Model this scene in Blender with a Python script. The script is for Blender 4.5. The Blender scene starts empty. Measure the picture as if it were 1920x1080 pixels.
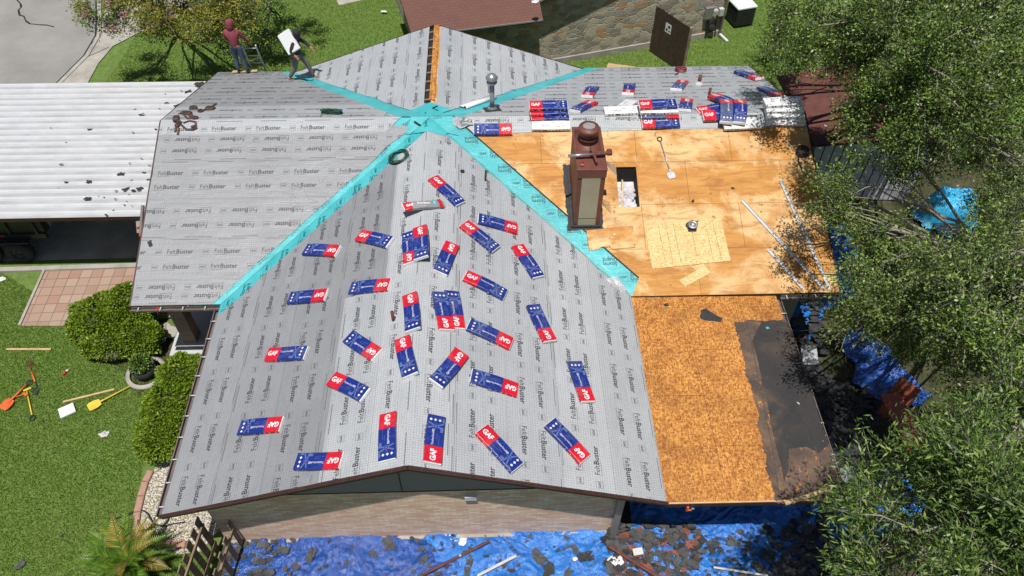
import bpy, math, random
import numpy as np
from mathutils import Vector, Matrix

random.seed(7); RNG = np.random.default_rng(11)
SC = bpy.context.scene
COL = SC.collection
PI = math.pi

# ------------------------------------------------------------------ camera
FP, TH, PS, RO = 1449.58, 0.85621, 0.037496, 0.009305
CAM = Vector((1.557, -6.577, 16.49))
_f = Vector((math.sin(PS)*math.cos(TH), math.cos(PS)*math.cos(TH), -math.sin(TH)))
_r = Vector((math.cos(PS), -math.sin(PS), 0)); _u = _r.cross(_f)
CR = _r*math.cos(RO) + _u*math.sin(RO); CU = -_r*math.sin(RO) + _u*math.cos(RO); CW = _f
cam = bpy.data.cameras.new('camera'); camo = bpy.data.objects.new('camera', cam); COL.objects.link(camo)
cam.sensor_width = 36; cam.lens = FP/1920*36; cam.clip_start = 0.1; cam.clip_end = 600
m = Matrix((CR, CU, -CW)).transposed().to_4x4(); m.translation = CAM; camo.matrix_world = m
SC.camera = camo
SC.render.resolution_x = 1024; SC.render.resolution_y = 576

# ------------------------------------------------------------------ light
LD = Vector((0.05, 0.27, -1.0)).normalized()
W = bpy.data.worlds.new("World"); SC.world = W; W.use_nodes = True
nt = W.node_tree; nt.nodes.clear()
sky = nt.nodes.new('ShaderNodeTexSky'); sky.sky_type = 'NISHITA'; sky.sun_disc = False
sky.sun_elevation = math.radians(74.6); sky.sun_rotation = math.radians(190); sky.altitude = 200
sky.air_density = 1.0; sky.dust_density = 1.5
bg = nt.nodes.new('ShaderNodeBackground'); bg.inputs[1].default_value = 0.06
wo = nt.nodes.new('ShaderNodeOutputWorld')
nt.links.new(sky.outputs[0], bg.inputs[0]); nt.links.new(bg.outputs[0], wo.inputs[0])
sl = bpy.data.lights.new('sun', 'SUN'); sl.energy = 4.9; sl.angle = math.radians(0.53); sl.color = (1, 0.965, 0.9)
so = bpy.data.objects.new('sun', sl); COL.objects.link(so); so.rotation_euler = LD.to_track_quat('-Z', 'Y').to_euler()
SC.view_settings.view_transform = 'Standard'; SC.view_settings.look = 'None'
SC.view_settings.exposure = 0.0; SC.view_settings.gamma = 1
SC.cycles.max_bounces = 6; SC.cycles.transparent_max_bounces = 8; SC.cycles.use_denoising = True

# ------------------------------------------------------------------ materials
def nmat(name):
    m = bpy.data.materials.new(name); m.use_nodes = True
    t = m.node_tree; b = t.nodes['Principled BSDF']
    return m, t, b
def N(t, typ, **kw):
    n = t.nodes.new(typ)
    for k, v in kw.items():
        if k.startswith('i_'):
            key = k[2:]; key = int(key) if key.isdigit() else key.replace('_', ' ')
            n.inputs[key].default_value = v
        else: setattr(n, k, v)
    return n
def ramp(t, fac, stops, interp='LINEAR'):
    r = t.nodes.new('ShaderNodeValToRGB'); r.color_ramp.interpolation = interp
    e = r.color_ramp.elements
    while len(e) < len(stops): e.new(0.5)
    for k, (p, c) in enumerate(stops):
        e[k].position = p; e[k].color = (*c, 1) if len(c) == 3 else c
    t.links.new(fac, r.inputs[0]); return r.outputs[0]
def mix(t, fac, a, b, mode='MIX'):
    n = t.nodes.new('ShaderNodeMix'); n.data_type = 'RGBA'; n.blend_type = mode
    for s, i in ((fac, 0), (a, 6), (b, 7)):
        if hasattr(s, 'links'): t.links.new(s, n.inputs[i])
        elif i == 0: n.inputs[0].default_value = s
        else: n.inputs[i].default_value = (*s, 1)
    return n.outputs[2]
def math_(t, op, a, b=None, c=None):
    n = t.nodes.new('ShaderNodeMath'); n.operation = op
    for i, s in enumerate((a, b, c)):
        if s is None: continue
        if hasattr(s, 'links'): t.links.new(s, n.inputs[i])
        else: n.inputs[i].default_value = s
    return n.outputs[0]
def coords(t, kind='Object', scale=(1, 1, 1), rot=(0, 0, 0)):
    c = t.nodes.new('ShaderNodeTexCoord'); mp = t.nodes.new('ShaderNodeMapping')
    mp.inputs['Scale'].default_value = scale; mp.inputs['Rotation'].default_value = rot
    t.links.new(c.outputs[kind], mp.inputs[0]); return mp.outputs[0]
def noise(t, vec, scale, detail=4, rough=0.6, dist=0.0):
    n = N(t, 'ShaderNodeTexNoise'); n.inputs['Scale'].default_value = scale
    n.inputs['Detail'].default_value = detail; n.inputs['Roughness'].default_value = rough; n.inputs['Distortion'].default_value = dist
    t.links.new(vec, n.inputs['Vector']); return n.outputs[0]
def bump(t, b, h, strength=0.3, dist=0.02):
    n = N(t, 'ShaderNodeBump'); n.inputs['Strength'].default_value = strength; n.inputs['Distance'].default_value = dist
    t.links.new(h, n.inputs['Height']); t.links.new(n.outputs[0], b.inputs['Normal'])
def setc(t, b, c): t.links.new(c, b.inputs['Base Color'])

def simple(name, col, rough=0.7, var=0.25, scale=6, bs=0.15, metal=0.0, detail=5, col2=None, spec=0.5):
    m, t, b = nmat(name)
    v = coords(t)
    c2 = col2 or tuple(x*(1-var) for x in col)
    f = noise(t, v, scale, detail)
    setc(t, b, ramp(t, f, [(0.32, c2), (0.66, col)]))
    b.inputs['Roughness'].default_value = rough; b.inputs['Metallic'].default_value = metal
    b.inputs['Specular IOR Level'].default_value = spec
    if bs: bump(t, b, noise(t, v, scale*4, 3), bs, 0.01)
    return m

M = {}
def felt_mat(name, base, grid=0.62):
    m, t, b = nmat(name)
    v = coords(t, 'UV')
    sx = t.nodes.new('ShaderNodeSeparateXYZ'); t.links.new(v, sx.inputs[0])
    def line(s, period, width):
        fr = math_(t, 'FRACT', math_(t, 'DIVIDE', s, period))
        return math_(t, 'LESS_THAN', fr, width/period)
    g = math_(t, 'MAXIMUM', line(sx.outputs[0], 0.051, 0.0055), line(sx.outputs[1], 0.051, 0.0055))
    big = noise(t, v, 0.9, 4); fine = noise(t, v, 14, 4)
    col = ramp(t, big, [(0.3, tuple(x*0.90 for x in base)), (0.7, tuple(x*1.06 for x in base))])
    col = mix(t, math_(t, 'MULTIPLY', fine, 0.25), col, tuple(x*0.7 for x in base))
    col = mix(t, math_(t, 'MULTIPLY', g, grid), col, (0.13, 0.14, 0.16))
    sc2 = ramp(t, noise(t, coords(t, 'UV', (.5, 1.4, 1)), 2.4, 6, .75, .8), [(.52, (0, 0, 0)), (.72, (.4, .4, .4))]); col = mix(t, sc2, col, tuple(x*.62 for x in base))
    tk = math_(t, 'MULTIPLY', line(sx.outputs[0], .11, .022), math_(t, 'LESS_THAN', math_(t, 'FRACT', math_(t, 'DIVIDE', sx.outputs[1], .265)), .045))
    col = mix(t, math_(t, 'MULTIPLY', tk, .6), col, (.10, .10, .12))
    # cap nails
    vo = N(t, 'ShaderNodeTexVoronoi'); vo.inputs['Scale'].default_value = 3.1; vo.inputs['Randomness'].default_value = 0.55
    t.links.new(v, vo.inputs['Vector'])
    d = math_(t, 'LESS_THAN', vo.outputs['Distance'], 0.036)
    col = mix(t, math_(t, 'MULTIPLY', d, 0.75), col, (0.07, 0.07, 0.09))
    setc(t, b, col); b.inputs['Roughness'].default_value = 0.46
    v2 = coords(t, 'UV', (1, 5, 1))
    wr = math_(t, 'ADD', math_(t, 'MULTIPLY', noise(t, v2, 0.9, 3, 0.5, 0.5), .7), math_(t, 'MULTIPLY', noise(t, v, 2.6, 3, .55, 1.6), 0.35))
    na = noise(t, coords(t, 'UV', (1, 1.7, 1), (0, 0, .5)), 1.15, 2, .5, 1.3)
    cr_ = ramp(t, math_(t, 'ABSOLUTE', math_(t, 'SUBTRACT', na, .5)), [(0, (1, 1, 1)), (.018, (0, 0, 0))])
    gate = ramp(t, noise(t, v, .55, 2), [(.5, (0, 0, 0)), (.62, (1, 1, 1))])
    wr = math_(t, 'ADD', wr, math_(t, 'MULTIPLY', math_(t, 'MULTIPLY', cr_, gate), .22))
    bump(t, b, wr, 0.5, 0.05)
    return m
M['felt'] = felt_mat('felt_light', (0.405, 0.42, 0.44))  # tint per sheet; differing sheen of the strips is put into the colour
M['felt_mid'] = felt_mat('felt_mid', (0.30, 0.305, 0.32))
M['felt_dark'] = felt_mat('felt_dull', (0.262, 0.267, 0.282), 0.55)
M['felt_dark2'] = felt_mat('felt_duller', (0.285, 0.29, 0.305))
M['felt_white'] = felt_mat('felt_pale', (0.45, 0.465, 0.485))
M['ink'] = simple('ink', (0.05, 0.05, 0.055), 0.5, 0.1, 5, 0)
M['ink_soft'] = simple('ink_soft', (0.10, 0.10, 0.11), 0.5, 0.1, 5, 0)

m, t, b = nmat('ice_barrier'); v = coords(t)
f = noise(t, v, 1.5, 4)
setc(t, b, ramp(t, f, [(0.3, (0.045, 0.34, 0.37)), (0.7, (0.085, 0.48, 0.51))]))
b.inputs['Roughness'].default_value = 0.4; bump(t, b, noise(t, v, 5, 3, .6, 1.5), 0.4, 0.03); M['teal'] = m
M['tealink'] = simple('barrier_ink', (0.01, 0.07, 0.09), 0.5, 0.1, 5, 0)

def sheets(t, v, w, h, sc=1.0):
    br = N(t, 'ShaderNodeTexBrick'); br.inputs['Scale'].default_value = 1.0
    br.inputs['Brick Width'].default_value = w; br.inputs['Row Height'].default_value = h
    br.inputs['Mortar Size'].default_value = 0.006; br.inputs['Mortar Smooth'].default_value = 0.3
    br.inputs['Color1'].default_value = (0, 0, 0, 1); br.inputs['Color2'].default_value = (1, 1, 1, 1); br.inputs['Mortar'].default_value = (0.5, 0.5, 0.5, 1)
    t.links.new(v, br.inputs['Vector']); return br.outputs['Color'], br.outputs['Fac']
# plywood
m, t, b = nmat('plywood'); v = coords(t, 'UV'); vs = coords(t, 'UV', (0.55, 5, 1))
bc, seam = sheets(t, v, 2.44, 1.22)
n1 = noise(t, vs, 1.1, 8, 0.65, 1.2); n2 = noise(t, v, 0.8, 5, .65, .4); n3 = noise(t, vs, 7, 4)
col = ramp(t, n1, [(0.28, (0.30, 0.115, 0.02)), (0.46, (0.48, 0.215, 0.045)), (0.70, (0.60, 0.32, 0.09))])
col = mix(t, ramp(t, n2, [(0.46, (0, 0, 0)), (0.58, (.9, .9, .9))]), col, (0.72, 0.50, 0.25))
col = mix(t, math_(t, 'MULTIPLY', bc, 0.35), col, (0.42, 0.18, 0.035))
col = mix(t, ramp(t, n3, [(0.60, (0, 0, 0)), (0.75, (.6, .6, .6))]), col, (0.33, 0.15, 0.04))
sp = noise(t, v, 7.5, 2, .5); sp2 = noise(t, v, 1.1, 2)
blot = math_(t, 'MULTIPLY', ramp(t, sp, [(0.66, (0, 0, 0)), (0.72, (1, 1, 1))]), ramp(t, sp2, [(0.5, (0, 0, 0)), (0.6, (1, 1, 1))]))
col = mix(t, math_(t, 'MULTIPLY', blot, 0.75), col, (0.10, 0.035, 0.01))
vn = N(t, 'ShaderNodeTexVoronoi'); vn.inputs['Scale'].default_value = 6.5; vn.inputs['Randomness'].default_value = 1; t.links.new(v, vn.inputs['Vector'])
col = mix(t, math_(t, 'MULTIPLY', math_(t, 'LESS_THAN', vn.outputs['Distance'], 0.055), 0.55), col, (0.09, 0.04, 0.015))
pxx = t.nodes.new('ShaderNodeSeparateXYZ'); t.links.new(v, pxx.inputs[0])
rw = math_(t, 'LESS_THAN', math_(t, 'ABSOLUTE', math_(t, 'SUBTRACT', math_(t, 'FRACT', math_(t, 'DIVIDE', math_(t, 'ADD', pxx.outputs[0], math_(t, 'MULTIPLY', noise(t, v, 5, 2), .12)), 1.22)), .5)), .035)
sp3 = ramp(t, noise(t, v, 9, 2, .5), [(.55, (0, 0, 0)), (.66, (.8, .8, .8))])
col = mix(t, math_(t, 'MULTIPLY', math_(t, 'MULTIPLY', rw, sp3), ramp(t, noise(t, v, .7, 2), [(.45, (0, 0, 0)), (.6, (1, 1, 1))])), col, (.12, .04, .012))
dk_ = ramp(t, noise(t, coords(t, 'UV', (.7, 2.2, 1)), 1.6, 7, .7, .8), [(.49, (0, 0, 0)), (.64, (.7, .7, .7))]); col = mix(t, dk_, col, (.34, .135, .028))
col = mix(t, math_(t, 'MULTIPLY', seam, 0.85), col, (0.10, 0.045, 0.015))
setc(t, b, col); b.inputs['Roughness'].default_value = 0.72; bump(t, b, n1, 0.15, 0.01); M['ply'] = m
# OSB
def osb(name, c0, c1, c2, seams=True, dirt=0.5):
    m, t, b = nmat(name); v = coords(t, 'UV')
    nv = N(t, 'ShaderNodeTexNoise'); nv.inputs['Scale'].default_value = 3.5; nv.inputs['Detail'].default_value = 2; t.links.new(v, nv.inputs['Vector'])
    mv = N(t, 'ShaderNodeVectorMath', operation='MULTIPLY_ADD'); t.links.new(nv.outputs['Color'], mv.inputs[0]); mv.inputs[1].default_value = (.07, .07, .07); t.links.new(v, mv.inputs[2])
    mp = t.nodes.new('ShaderNodeMapping'); mp.inputs['Scale'].default_value = (1, 2.6, 1); mp.inputs['Rotation'].default_value = (0, 0, .6); t.links.new(mv.outputs[0], mp.inputs[0])
    vo = N(t, 'ShaderNodeTexVoronoi'); vo.inputs['Scale'].default_value = 19; t.links.new(mp.outputs[0], vo.inputs['Vector'])
    mp2 = t.nodes.new('ShaderNodeMapping'); mp2.inputs['Scale'].default_value = (2.4, 1, 1); mp2.inputs['Rotation'].default_value = (0, 0, -.5); t.links.new(mv.outputs[0], mp2.inputs[0])
    vo2 = N(t, 'ShaderNodeTexVoronoi'); vo2.inputs['Scale'].default_value = 17; t.links.new(mp2.outputs[0], vo2.inputs['Vector'])
    a = t.nodes.new('ShaderNodeSeparateColor'); t.links.new(vo.outputs['Color'], a.inputs[0])
    a2 = t.nodes.new('ShaderNodeSeparateColor'); t.links.new(vo2.outputs['Color'], a2.inputs[0])
    s = math_(t, 'ADD', math_(t, 'MULTIPLY', a.outputs[0], 0.6), math_(t, 'MULTIPLY', a2.outputs[1], 0.4))
    col = ramp(t, s, [(0.15, c0), (0.5, c1), (0.85, c2)])
    lg = noise(t, v, 1.2, 5, .65)
    col = mix(t, ramp(t, lg, [(0.46, (0, 0, 0)), (0.7, (dirt*.7, dirt*.7, dirt*.7))]), col, tuple(x*.75 for x in c0))
    sp = noise(t, v, 6.5, 3, .6)
    col = mix(t, ramp(t, sp, [(0.66, (0, 0, 0)), (0.72, (dirt, dirt, dirt))]), col, (0.05, 0.025, 0.015))
    if seams:
        bc, seam = sheets(t, v, 2.44, 1.22)
        col = mix(t, math_(t, 'MULTIPLY', seam, 0.9), col, (0.09, 0.035, 0.012))
    setc(t, b, col); b.inputs['Roughness'].default_value = 0.75; bump(t, b, s, 0.2, 0.01)
    return m
M['osb'] = osb('osb_deck', (0.24, 0.075, 0.012), (0.46, 0.18, 0.032), (0.64, 0.33, 0.085), dirt=.8)
M['osb_new'] = osb('osb_new', (0.50, 0.32, 0.12), (0.66, 0.46, 0.20), (0.76, 0.58, 0.30), False, 0.1)

m, t, b = nmat('tar_paper'); v = coords(t, 'UV')
n1 = noise(t, v, 1.0, 6, .65, .5); n2 = noise(t, v, 9, 5, .7)
col = ramp(t, n1, [(0.40, (0.022, 0.022, 0.025)), (0.56, (0.036, 0.031, 0.03)), (0.66, (0.08, 0.055, 0.04))])
col = mix(t, ramp(t, n2, [(0.64, (0, 0, 0)), (0.72, (.8, .8, .8))]), col, (0.13, 0.08, 0.05))
ns = noise(t, coords(t, 'UV', (1, 2.2, 1)), 2.1, 7, .75, .8)
my = t.nodes.new('ShaderNodeSeparateXYZ'); t.links.new(v, my.inputs[0])
msk = ramp(t, math_(t, 'ADD', ns, math_(t, 'MULTIPLY', my.outputs[0], -0.03)), [(0.56, (0, 0, 0)), (0.60, (1, 1, 1))])
col = mix(t, math_(t, 'MULTIPLY', msk, ramp(t, n2, [(0.46, (0, 0, 0)), (0.54, (.9, .9, .9))])), col, (0.36, 0.15, 0.045))
setc(t, b, col); b.inputs['Roughness'].default_value = 0.8; bump(t, b, n2, 0.3, 0.02); M['tar'] = m

m, t, b = nmat('tar_brown'); v = coords(t, 'UV')
n1 = noise(t, v, 1.7, 6, .7, .5); n2 = noise(t, v, 9, 5, .75, .5)
col = ramp(t, n1, [(0.38, (0.06, 0.045, 0.038)), (0.5, (0.10, 0.065, 0.048)), (0.62, (0.15, 0.095, 0.065))])
fl_ = noise(t, coords(t, 'UV', (1, 2.5, 1)), 3.0, 7, .8, .6)
col = mix(t, ramp(t, math_(t, 'ADD', math_(t, 'MULTIPLY', fl_, .6), math_(t, 'MULTIPLY', n2, .4)), [(.555, (0, 0, 0)), (.60, (.95, .95, .95))]), col, (0.45, 0.19, 0.045))
setc(t, b, col); b.inputs['Roughness'].default_value = 0.85; bump(t, b, n2, 0.4, 0.02); M['tarbrown'] = m
M['black'] = simple('black_felt', (0.035, 0.036, 0.038), 0.75, 0.4, 8, 0.4)
M['scrap'] = simple('scrap_felt', (0.085, 0.085, 0.085), 0.8, 0.6, 5, 0.4)
M['scrap_red'] = simple('scrap_brown', (0.26, 0.085, 0.055), 0.85, 0.5, 6, 0.4)
M['fascia'] = simple('fascia_brown', (0.06, 0.026, 0.022), 0.5, 0.4, 5, 0.1)
M['gutter'] = simple('gutter_metal', (0.17, 0.135, 0.125), 0.5, 0.35, 4, 0.1)
M['siding'] = simple('siding', (0.23, 0.205, 0.22), 0.7, 0.08, 2, 0.05)
M['olive'] = simple('olive_paint', (0.27, 0.27, 0.19), 0.7, 0.1, 2, 0.05)
M['white'] = simple('white_metal', (0.62, 0.63, 0.645), 0.4, 0.08, 4, 0.03)
M['galv'] = simple('galvanised', (0.42, 0.43, 0.44), 0.35, 0.25, 7, 0.1, 0.6)
M['drip'] = simple('drip_edge', (0.55, 0.55, 0.55), 0.45, 0.15, 7, 0.1)
M['rust'] = simple('rust_pipe', (0.16, 0.05, 0.035), 0.7, 0.5, 10, 0.3)
M['chimbrown'] = simple('chimney_brown', (0.17, 0.055, 0.04), 0.55, 0.25, 5, 0.15)
M['chimpanel'] = simple('chimney_panel', (0.38, 0.34, 0.24), 0.7, 0.12, 2, 0.05)
M['concrete'] = simple('concrete', (0.40, 0.375, 0.335), 0.85, 0.35, 1.6, 0.2)
M['wood'] = simple('lumber', (0.60, 0.42, 0.22), 0.7, 0.25, 6, 0.15)
M['woodold'] = simple('old_wood', (0.27, 0.20, 0.13), 0.85, 0.45, 7, 0.4)
M['wooddark'] = simple('gate_wood', (0.075, 0.045, 0.03), 0.8, 0.45, 5, 0.3)
M['leather'] = simple('leather', (0.11, 0.06, 0.045), 0.7, 0.5, 9, 0.3)
M['hose'] = simple('green_hose', (0.02, 0.09, 0.055), 0.4, 0.3, 9, 0)
M['redhose'] = simple('red_hose', (0.22, 0.04, 0.05), 0.4, 0.3, 9, 0)
M['skin'] = simple('skin', (0.30, 0.16, 0.10), 0.55, 0.15, 5, 0)
M['rubber'] = simple('rubber', (0.02, 0.02, 0.021), 0.8, 0.3, 9, 0.2)
M['trailer'] = simple('trailer_paint', (0.03, 0.03, 0.032), 0.4, 0.3, 3, 0.05)
M['tapered'] = simple('red_tape', (0.6, 0.04, 0.03), 0.4, 0.1, 5, 0)
M['orange'] = simple('orange_paint', (0.72, 0.13, 0.03), 0.5, 0.25, 8, 0.1)
M['yellow'] = simple('yellow_paint', (0.72, 0.52, 0.06), 0.5, 0.2, 8, 0.1)
M['rug'] = simple('red_paint', (0.33, 0.085, 0.045), 0.6, 0.3, 6, 0.1)
M['paperw'] = simple('white_paper', (0.74, 0.75, 0.76), 0.6, 0.05, 5, 0.1)
M['tile'] = simple('porch_tile', (0.50, 0.51, 0.52), 0.5, 0.08, 3, 0)
M['foil'] = simple('insulation', (0.72, 0.68, 0.72), 0.5, 0.5, 5, 0.8)
M['bark'] = simple('bark', (0.17, 0.145, 0.12), 0.9, 0.45, 12, 0.5)
M['barkpale'] = simple('bark_pale', (0.33, 0.30, 0.25), 0.85, 0.35, 10, 0.3)
M['dark'] = simple('dark_void', (0.02, 0.018, 0.018), 0.9, 0.2, 5, 0)

# wrapper plastics
def plastic(name, col, rough=0.33):
    m, t, b = nmat(name); v = coords(t)
    oi = t.nodes.new('ShaderNodeObjectInfo'); vv = N(t, 'ShaderNodeVectorMath', operation='ADD'); t.links.new(v, vv.inputs[0]); t.links.new(oi.outputs['Location'], vv.inputs[1]); v = vv.outputs[0]
    c_ = ramp(t, noise(t, v, 5, 3), [(0.3, tuple(x*.8 for x in col)), (0.7, col)])
    setc(t, b, mix(t, ramp(t, noise(t, v, 2.6, 5, .7), [(.5, (0, 0, 0)), (.75, (.22, .22, .22))]), c_, (.32, .31, .30)))
    b.inputs['Roughness'].default_value = rough; bump(t, b, noise(t, v, 9, 3, .6, 2), 0.6, 0.014); return m
M['pblue'] = plastic('wrap_blue', (0.012, 0.03, 0.22)); M['pred'] = plastic('wrap_red', (0.62, 0.012, 0.03))
M['pwhite'] = plastic('wrap_white', (0.78, 0.78, 0.79)); M['plblue'] = plastic('wrap_light_blue', (0.10, 0.16, 0.36))
M['pgrey'] = plastic('wrap_grey', (0.30, 0.29, 0.29)); M['pteal'] = plastic('wrap_teal', (0.08, 0.45, 0.45))
M['pink'] = plastic('wrap_ink', (0.02, 0.02, 0.04))

# grass / ground
m, t, b = nmat('lawn_ground'); v = coords(t)
n1 = noise(t, v, 0.35, 5, .6, .5); n2 = noise(t, v, 5, 5, .7); n3 = noise(t, v, 30, 3, .7)
col = ramp(t, n2, [(0.28, (0.08, 0.135, 0.03)), (0.5, (0.14, 0.225, 0.05)), (0.72, (0.22, 0.29, 0.09))])
col = mix(t, ramp(t, n1, [(0.45, (0, 0, 0)), (0.72, (.55, .55, .55))]), col, (0.17, 0.20, 0.06))
col = mix(t, ramp(t, n3, [(0.35, (.45, .45, .45)), (0.6, (0, 0, 0))]), col, (0.04, 0.08, 0.015))
setc(t, b, col); b.inputs['Roughness'].default_value = 0.9; b.inputs['Specular IOR Level'].default_value = .2; bump(t, b, n3, 0.8, 0.04); M['lawn'] = m
m, t, b = nmat('soil'); v = coords(t)
n2 = noise(t, v, 2.5, 6, .7); 
col = ramp(t, n2, [(0.35, (0.025, 0.04, 0.01)), (0.5, (0.05, 0.05, 0.02)), (0.65, (0.09, 0.075, 0.04))])
setc(t, b, col); b.inputs['Roughness'].default_value = 0.95; bump(t, b, noise(t, v, 18, 4), 0.8, 0.04); M['soil'] = m
m, t, b = nmat('street_concrete'); v = coords(t)
n1 = noise(t, v, 0.5, 6, .65, .3); n2 = noise(t, v, 12, 4); n3 = noise(t, v, 2.2, 3, .5)
col = ramp(t, n1, [(0.3, (0.20, 0.195, 0.185)), (0.7, (0.30, 0.29, 0.275))])
col = mix(t, math_(t, 'MULTIPLY', n2, .25), col, (0.22, 0.21, 0.19))
col = mix(t, ramp(t, n3, [(0.66, (0, 0, 0)), (0.74, (.5, .5, .5))]), col, (0.16, 0.15, 0.13))
setc(t, b, col); b.inputs['Roughness'].default_value = 0.85; bump(t, b, n2, 0.2, 0.01); M['street'] = m
# paving tiles
m, t, b = nmat('pavers'); v = coords(t, 'Object', (1, 1, 1), (0, 0, -0.03))
br = N(t, 'ShaderNodeTexBrick'); br.offset = 0; br.inputs['Scale'].default_value = 1; br.inputs['Brick Width'].default_value = .31; br.inputs['Row Height'].default_value = .31
br.inputs['Mortar Size'].default_value = .012; br.inputs['Color1'].default_value = (.33, .19, .14, 1); br.inputs['Color2'].default_value = (.41, .28, .22, 1); br.inputs['Mortar'].default_value = (.14, .12, .08, 1)
t.links.new(v, br.inputs['Vector'])
col = mix(t, ramp(t, noise(t, v, 1.2, 5), [(.45, (0, 0, 0)), (.75, (.5, .5, .5))]), br.outputs['Color'], (.30, .26, .21))
col = mix(t, math_(t, 'MULTIPLY', noise(t, v, 22, 3), .3), col, (.22, .15, .11))
setc(t, b, col); b.inputs['Roughness'].default_value = .85; M['paver'] = m
# gravel
m, t, b = nmat('white_gravel'); v = coords(t)
vo = N(t, 'ShaderNodeTexVoronoi'); vo.inputs['Scale'].default_value = 32; t.links.new(v, vo.inputs['Vector'])
sc_ = t.nodes.new('ShaderNodeSeparateColor'); t.links.new(vo.outputs['Color'], sc_.inputs[0])
col = ramp(t, sc_.outputs[0], [(0.1, (.35, .29, .20)), (0.45, (.62, .57, .47)), (.9, (.80, .77, .70))])
col = mix(t, ramp(t, vo.outputs['Distance'], [(.4, (0, 0, 0)), (.75, (.9, .9, .9))]), col, (.12, .09, .05))
setc(t, b, col); b.inputs['Roughness'].default_value = .9
inv = math_(t, 'SUBTRACT', 1.0, vo.outputs['Distance']); bump(t, b, inv, 1.0, 0.03); M['gravel'] = m
# brick
def brickmat(name, c1, c2, mo, w, h, ms, vertical_axis='XZ', bias=0.0, distort=0.0):
    m, t, b = nmat(name); v = coords(t, 'UV')
    if distort:
        nv = N(t, 'ShaderNodeTexNoise'); nv.inputs['Scale'].default_value = 2; t.links.new(v, nv.inputs['Vector'])
        mv = N(t, 'ShaderNodeVectorMath', operation='MULTIPLY_ADD'); t.links.new(nv.outputs['Color'], mv.inputs[0]); mv.inputs[1].default_value = (distort,)*3; t.links.new(v, mv.inputs[2]); v = mv.outputs[0]
    br = N(t, 'ShaderNodeTexBrick'); br.inputs['Scale'].default_value = 1; br.inputs['Brick Width'].default_value = w; br.inputs['Row Height'].default_value = h
    br.inputs['Mortar Size'].default_value = ms; br.inputs['Bias'].default_value = bias
    br.inputs['Color1'].default_value = (*c1, 1); br.inputs['Color2'].default_value = (*c2, 1); br.inputs['Mortar'].default_value = (*mo, 1)
    t.links.new(v, br.inputs['Vector'])
    col = mix(t, ramp(t, noise(t, v, 1.6, 5), [(.35, (0, 0, 0)), (.75, (.6, .6, .6))]), br.outputs['Color'], tuple(x*.85 for x in c1))
    col = mix(t, math_(t, 'MULTIPLY', noise(t, v, 20, 3), .2), col, mo)
    setc(t, b, col); b.inputs['Roughness'].default_value = .88
    bump(t, b, br.outputs['Fac'], -0.5, 0.012); return m
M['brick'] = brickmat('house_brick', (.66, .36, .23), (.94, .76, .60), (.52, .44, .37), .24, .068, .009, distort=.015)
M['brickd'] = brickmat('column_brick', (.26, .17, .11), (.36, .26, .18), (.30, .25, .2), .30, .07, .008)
# stone wall of the neighbour
m, t, b = nmat('rubble_stone'); v = coords(t, 'UV', (1, 1.9, 1))
nv = N(t, 'ShaderNodeTexNoise'); nv.inputs['Scale'].default_value = 2.2; nv.inputs['Detail'].default_value = 3; t.links.new(v, nv.inputs['Vector'])
mv = N(t, 'ShaderNodeVectorMath', operation='MULTIPLY_ADD'); t.links.new(nv.outputs['Color'], mv.inputs[0]); mv.inputs[1].default_value = (.35, .35, .35); t.links.new(v, mv.inputs[2]); v = mv.outputs[0]
vo = N(t, 'ShaderNodeTexVoronoi'); vo.inputs['Scale'].default_value = 2.9; vo.inputs['Randomness'].default_value = 1; t.links.new(v, vo.inputs['Vector'])
ve = N(t, 'ShaderNodeTexVoronoi', feature='DISTANCE_TO_EDGE'); ve.inputs['Scale'].default_value = 2.9; t.links.new(v, ve.inputs['Vector'])
s = t.nodes.new('ShaderNodeSeparateColor'); t.links.new(vo.outputs['Color'], s.inputs[0])
col = ramp(t, s.outputs[0], [(0, (.30, .26, .20)), (.3, (.50, .43, .32)), (.5, (.38, .355, .31)), (.7, (.56, .48, .36)), (.88, (.50, .29, .15)), (1, (.58, .57, .52))], 'CONSTANT')
col = mix(t, math_(t, 'MULTIPLY', noise(t, v, 9, 5), .45), col, (.14, .12, .1))
col = mix(t, ramp(t, ve.outputs['Distance'], [(.015, (1, 1, 1)), (.04, (0, 0, 0))]), col, (.42, .38, .31))
setc(t, b, col); b.inputs['Roughness'].default_value = .9
bump(t, b, ramp(t, ve.outputs['Distance'], [(0, (0, 0, 0)), (.07, (1, 1, 1))]), .6, .03); M['stone'] = m
# brown shingle roof
m, t, b = nmat('brown_shingles'); v = coords(t, 'UV')
br = N(t, 'ShaderNodeTexBrick'); br.inputs['Scale'].default_value = 1; br.inputs['Brick Width'].default_value = .22; br.inputs['Row Height'].default_value = .13
br.inputs['Mortar Size'].default_value = .008; br.inputs['Color1'].default_value = (.14, .06, .046, 1); br.inputs['Color2'].default_value = (.12, .052, .04, 1); br.inputs['Mortar'].default_value = (.07, .035, .03, 1)
t.links.new(v, br.inputs['Vector'])
col = mix(t, math_(t, 'MULTIPLY', noise(t, v, 1.5, 5), .5), br.outputs['Color'], (.18, .09, .065))
setc(t, b, col); b.inputs['Roughness'].default_value = .9; M['broof'] = m

def tarpmat(name, c0, c1):
    m, t, b = nmat(name); v = coords(t)
    n = noise(t, v, 3, 5, .65, 1.0); n2 = noise(t, v, 14, 4, .6, 2.5)
    setc(t, b, ramp(t, n, [(.3, c0), (.7, c1)]))
    b.inputs['Roughness'].default_value = .22; b.inputs['Specular IOR Level'].default_value = .75
    bump(t, b, n2, .7, .03); return m
M['tarpA'] = tarpmat('tarp_deep_blue', (.005, .04, .21), (.012, .09, .40))
M['tarpB'] = tarpmat('tarp_bright_blue', (.008, .10, .42), (.03, .22, .66))
M['tarpC'] = tarpmat('cover_sky_blue', (.02, .30, .60), (.05, .48, .78))

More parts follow.
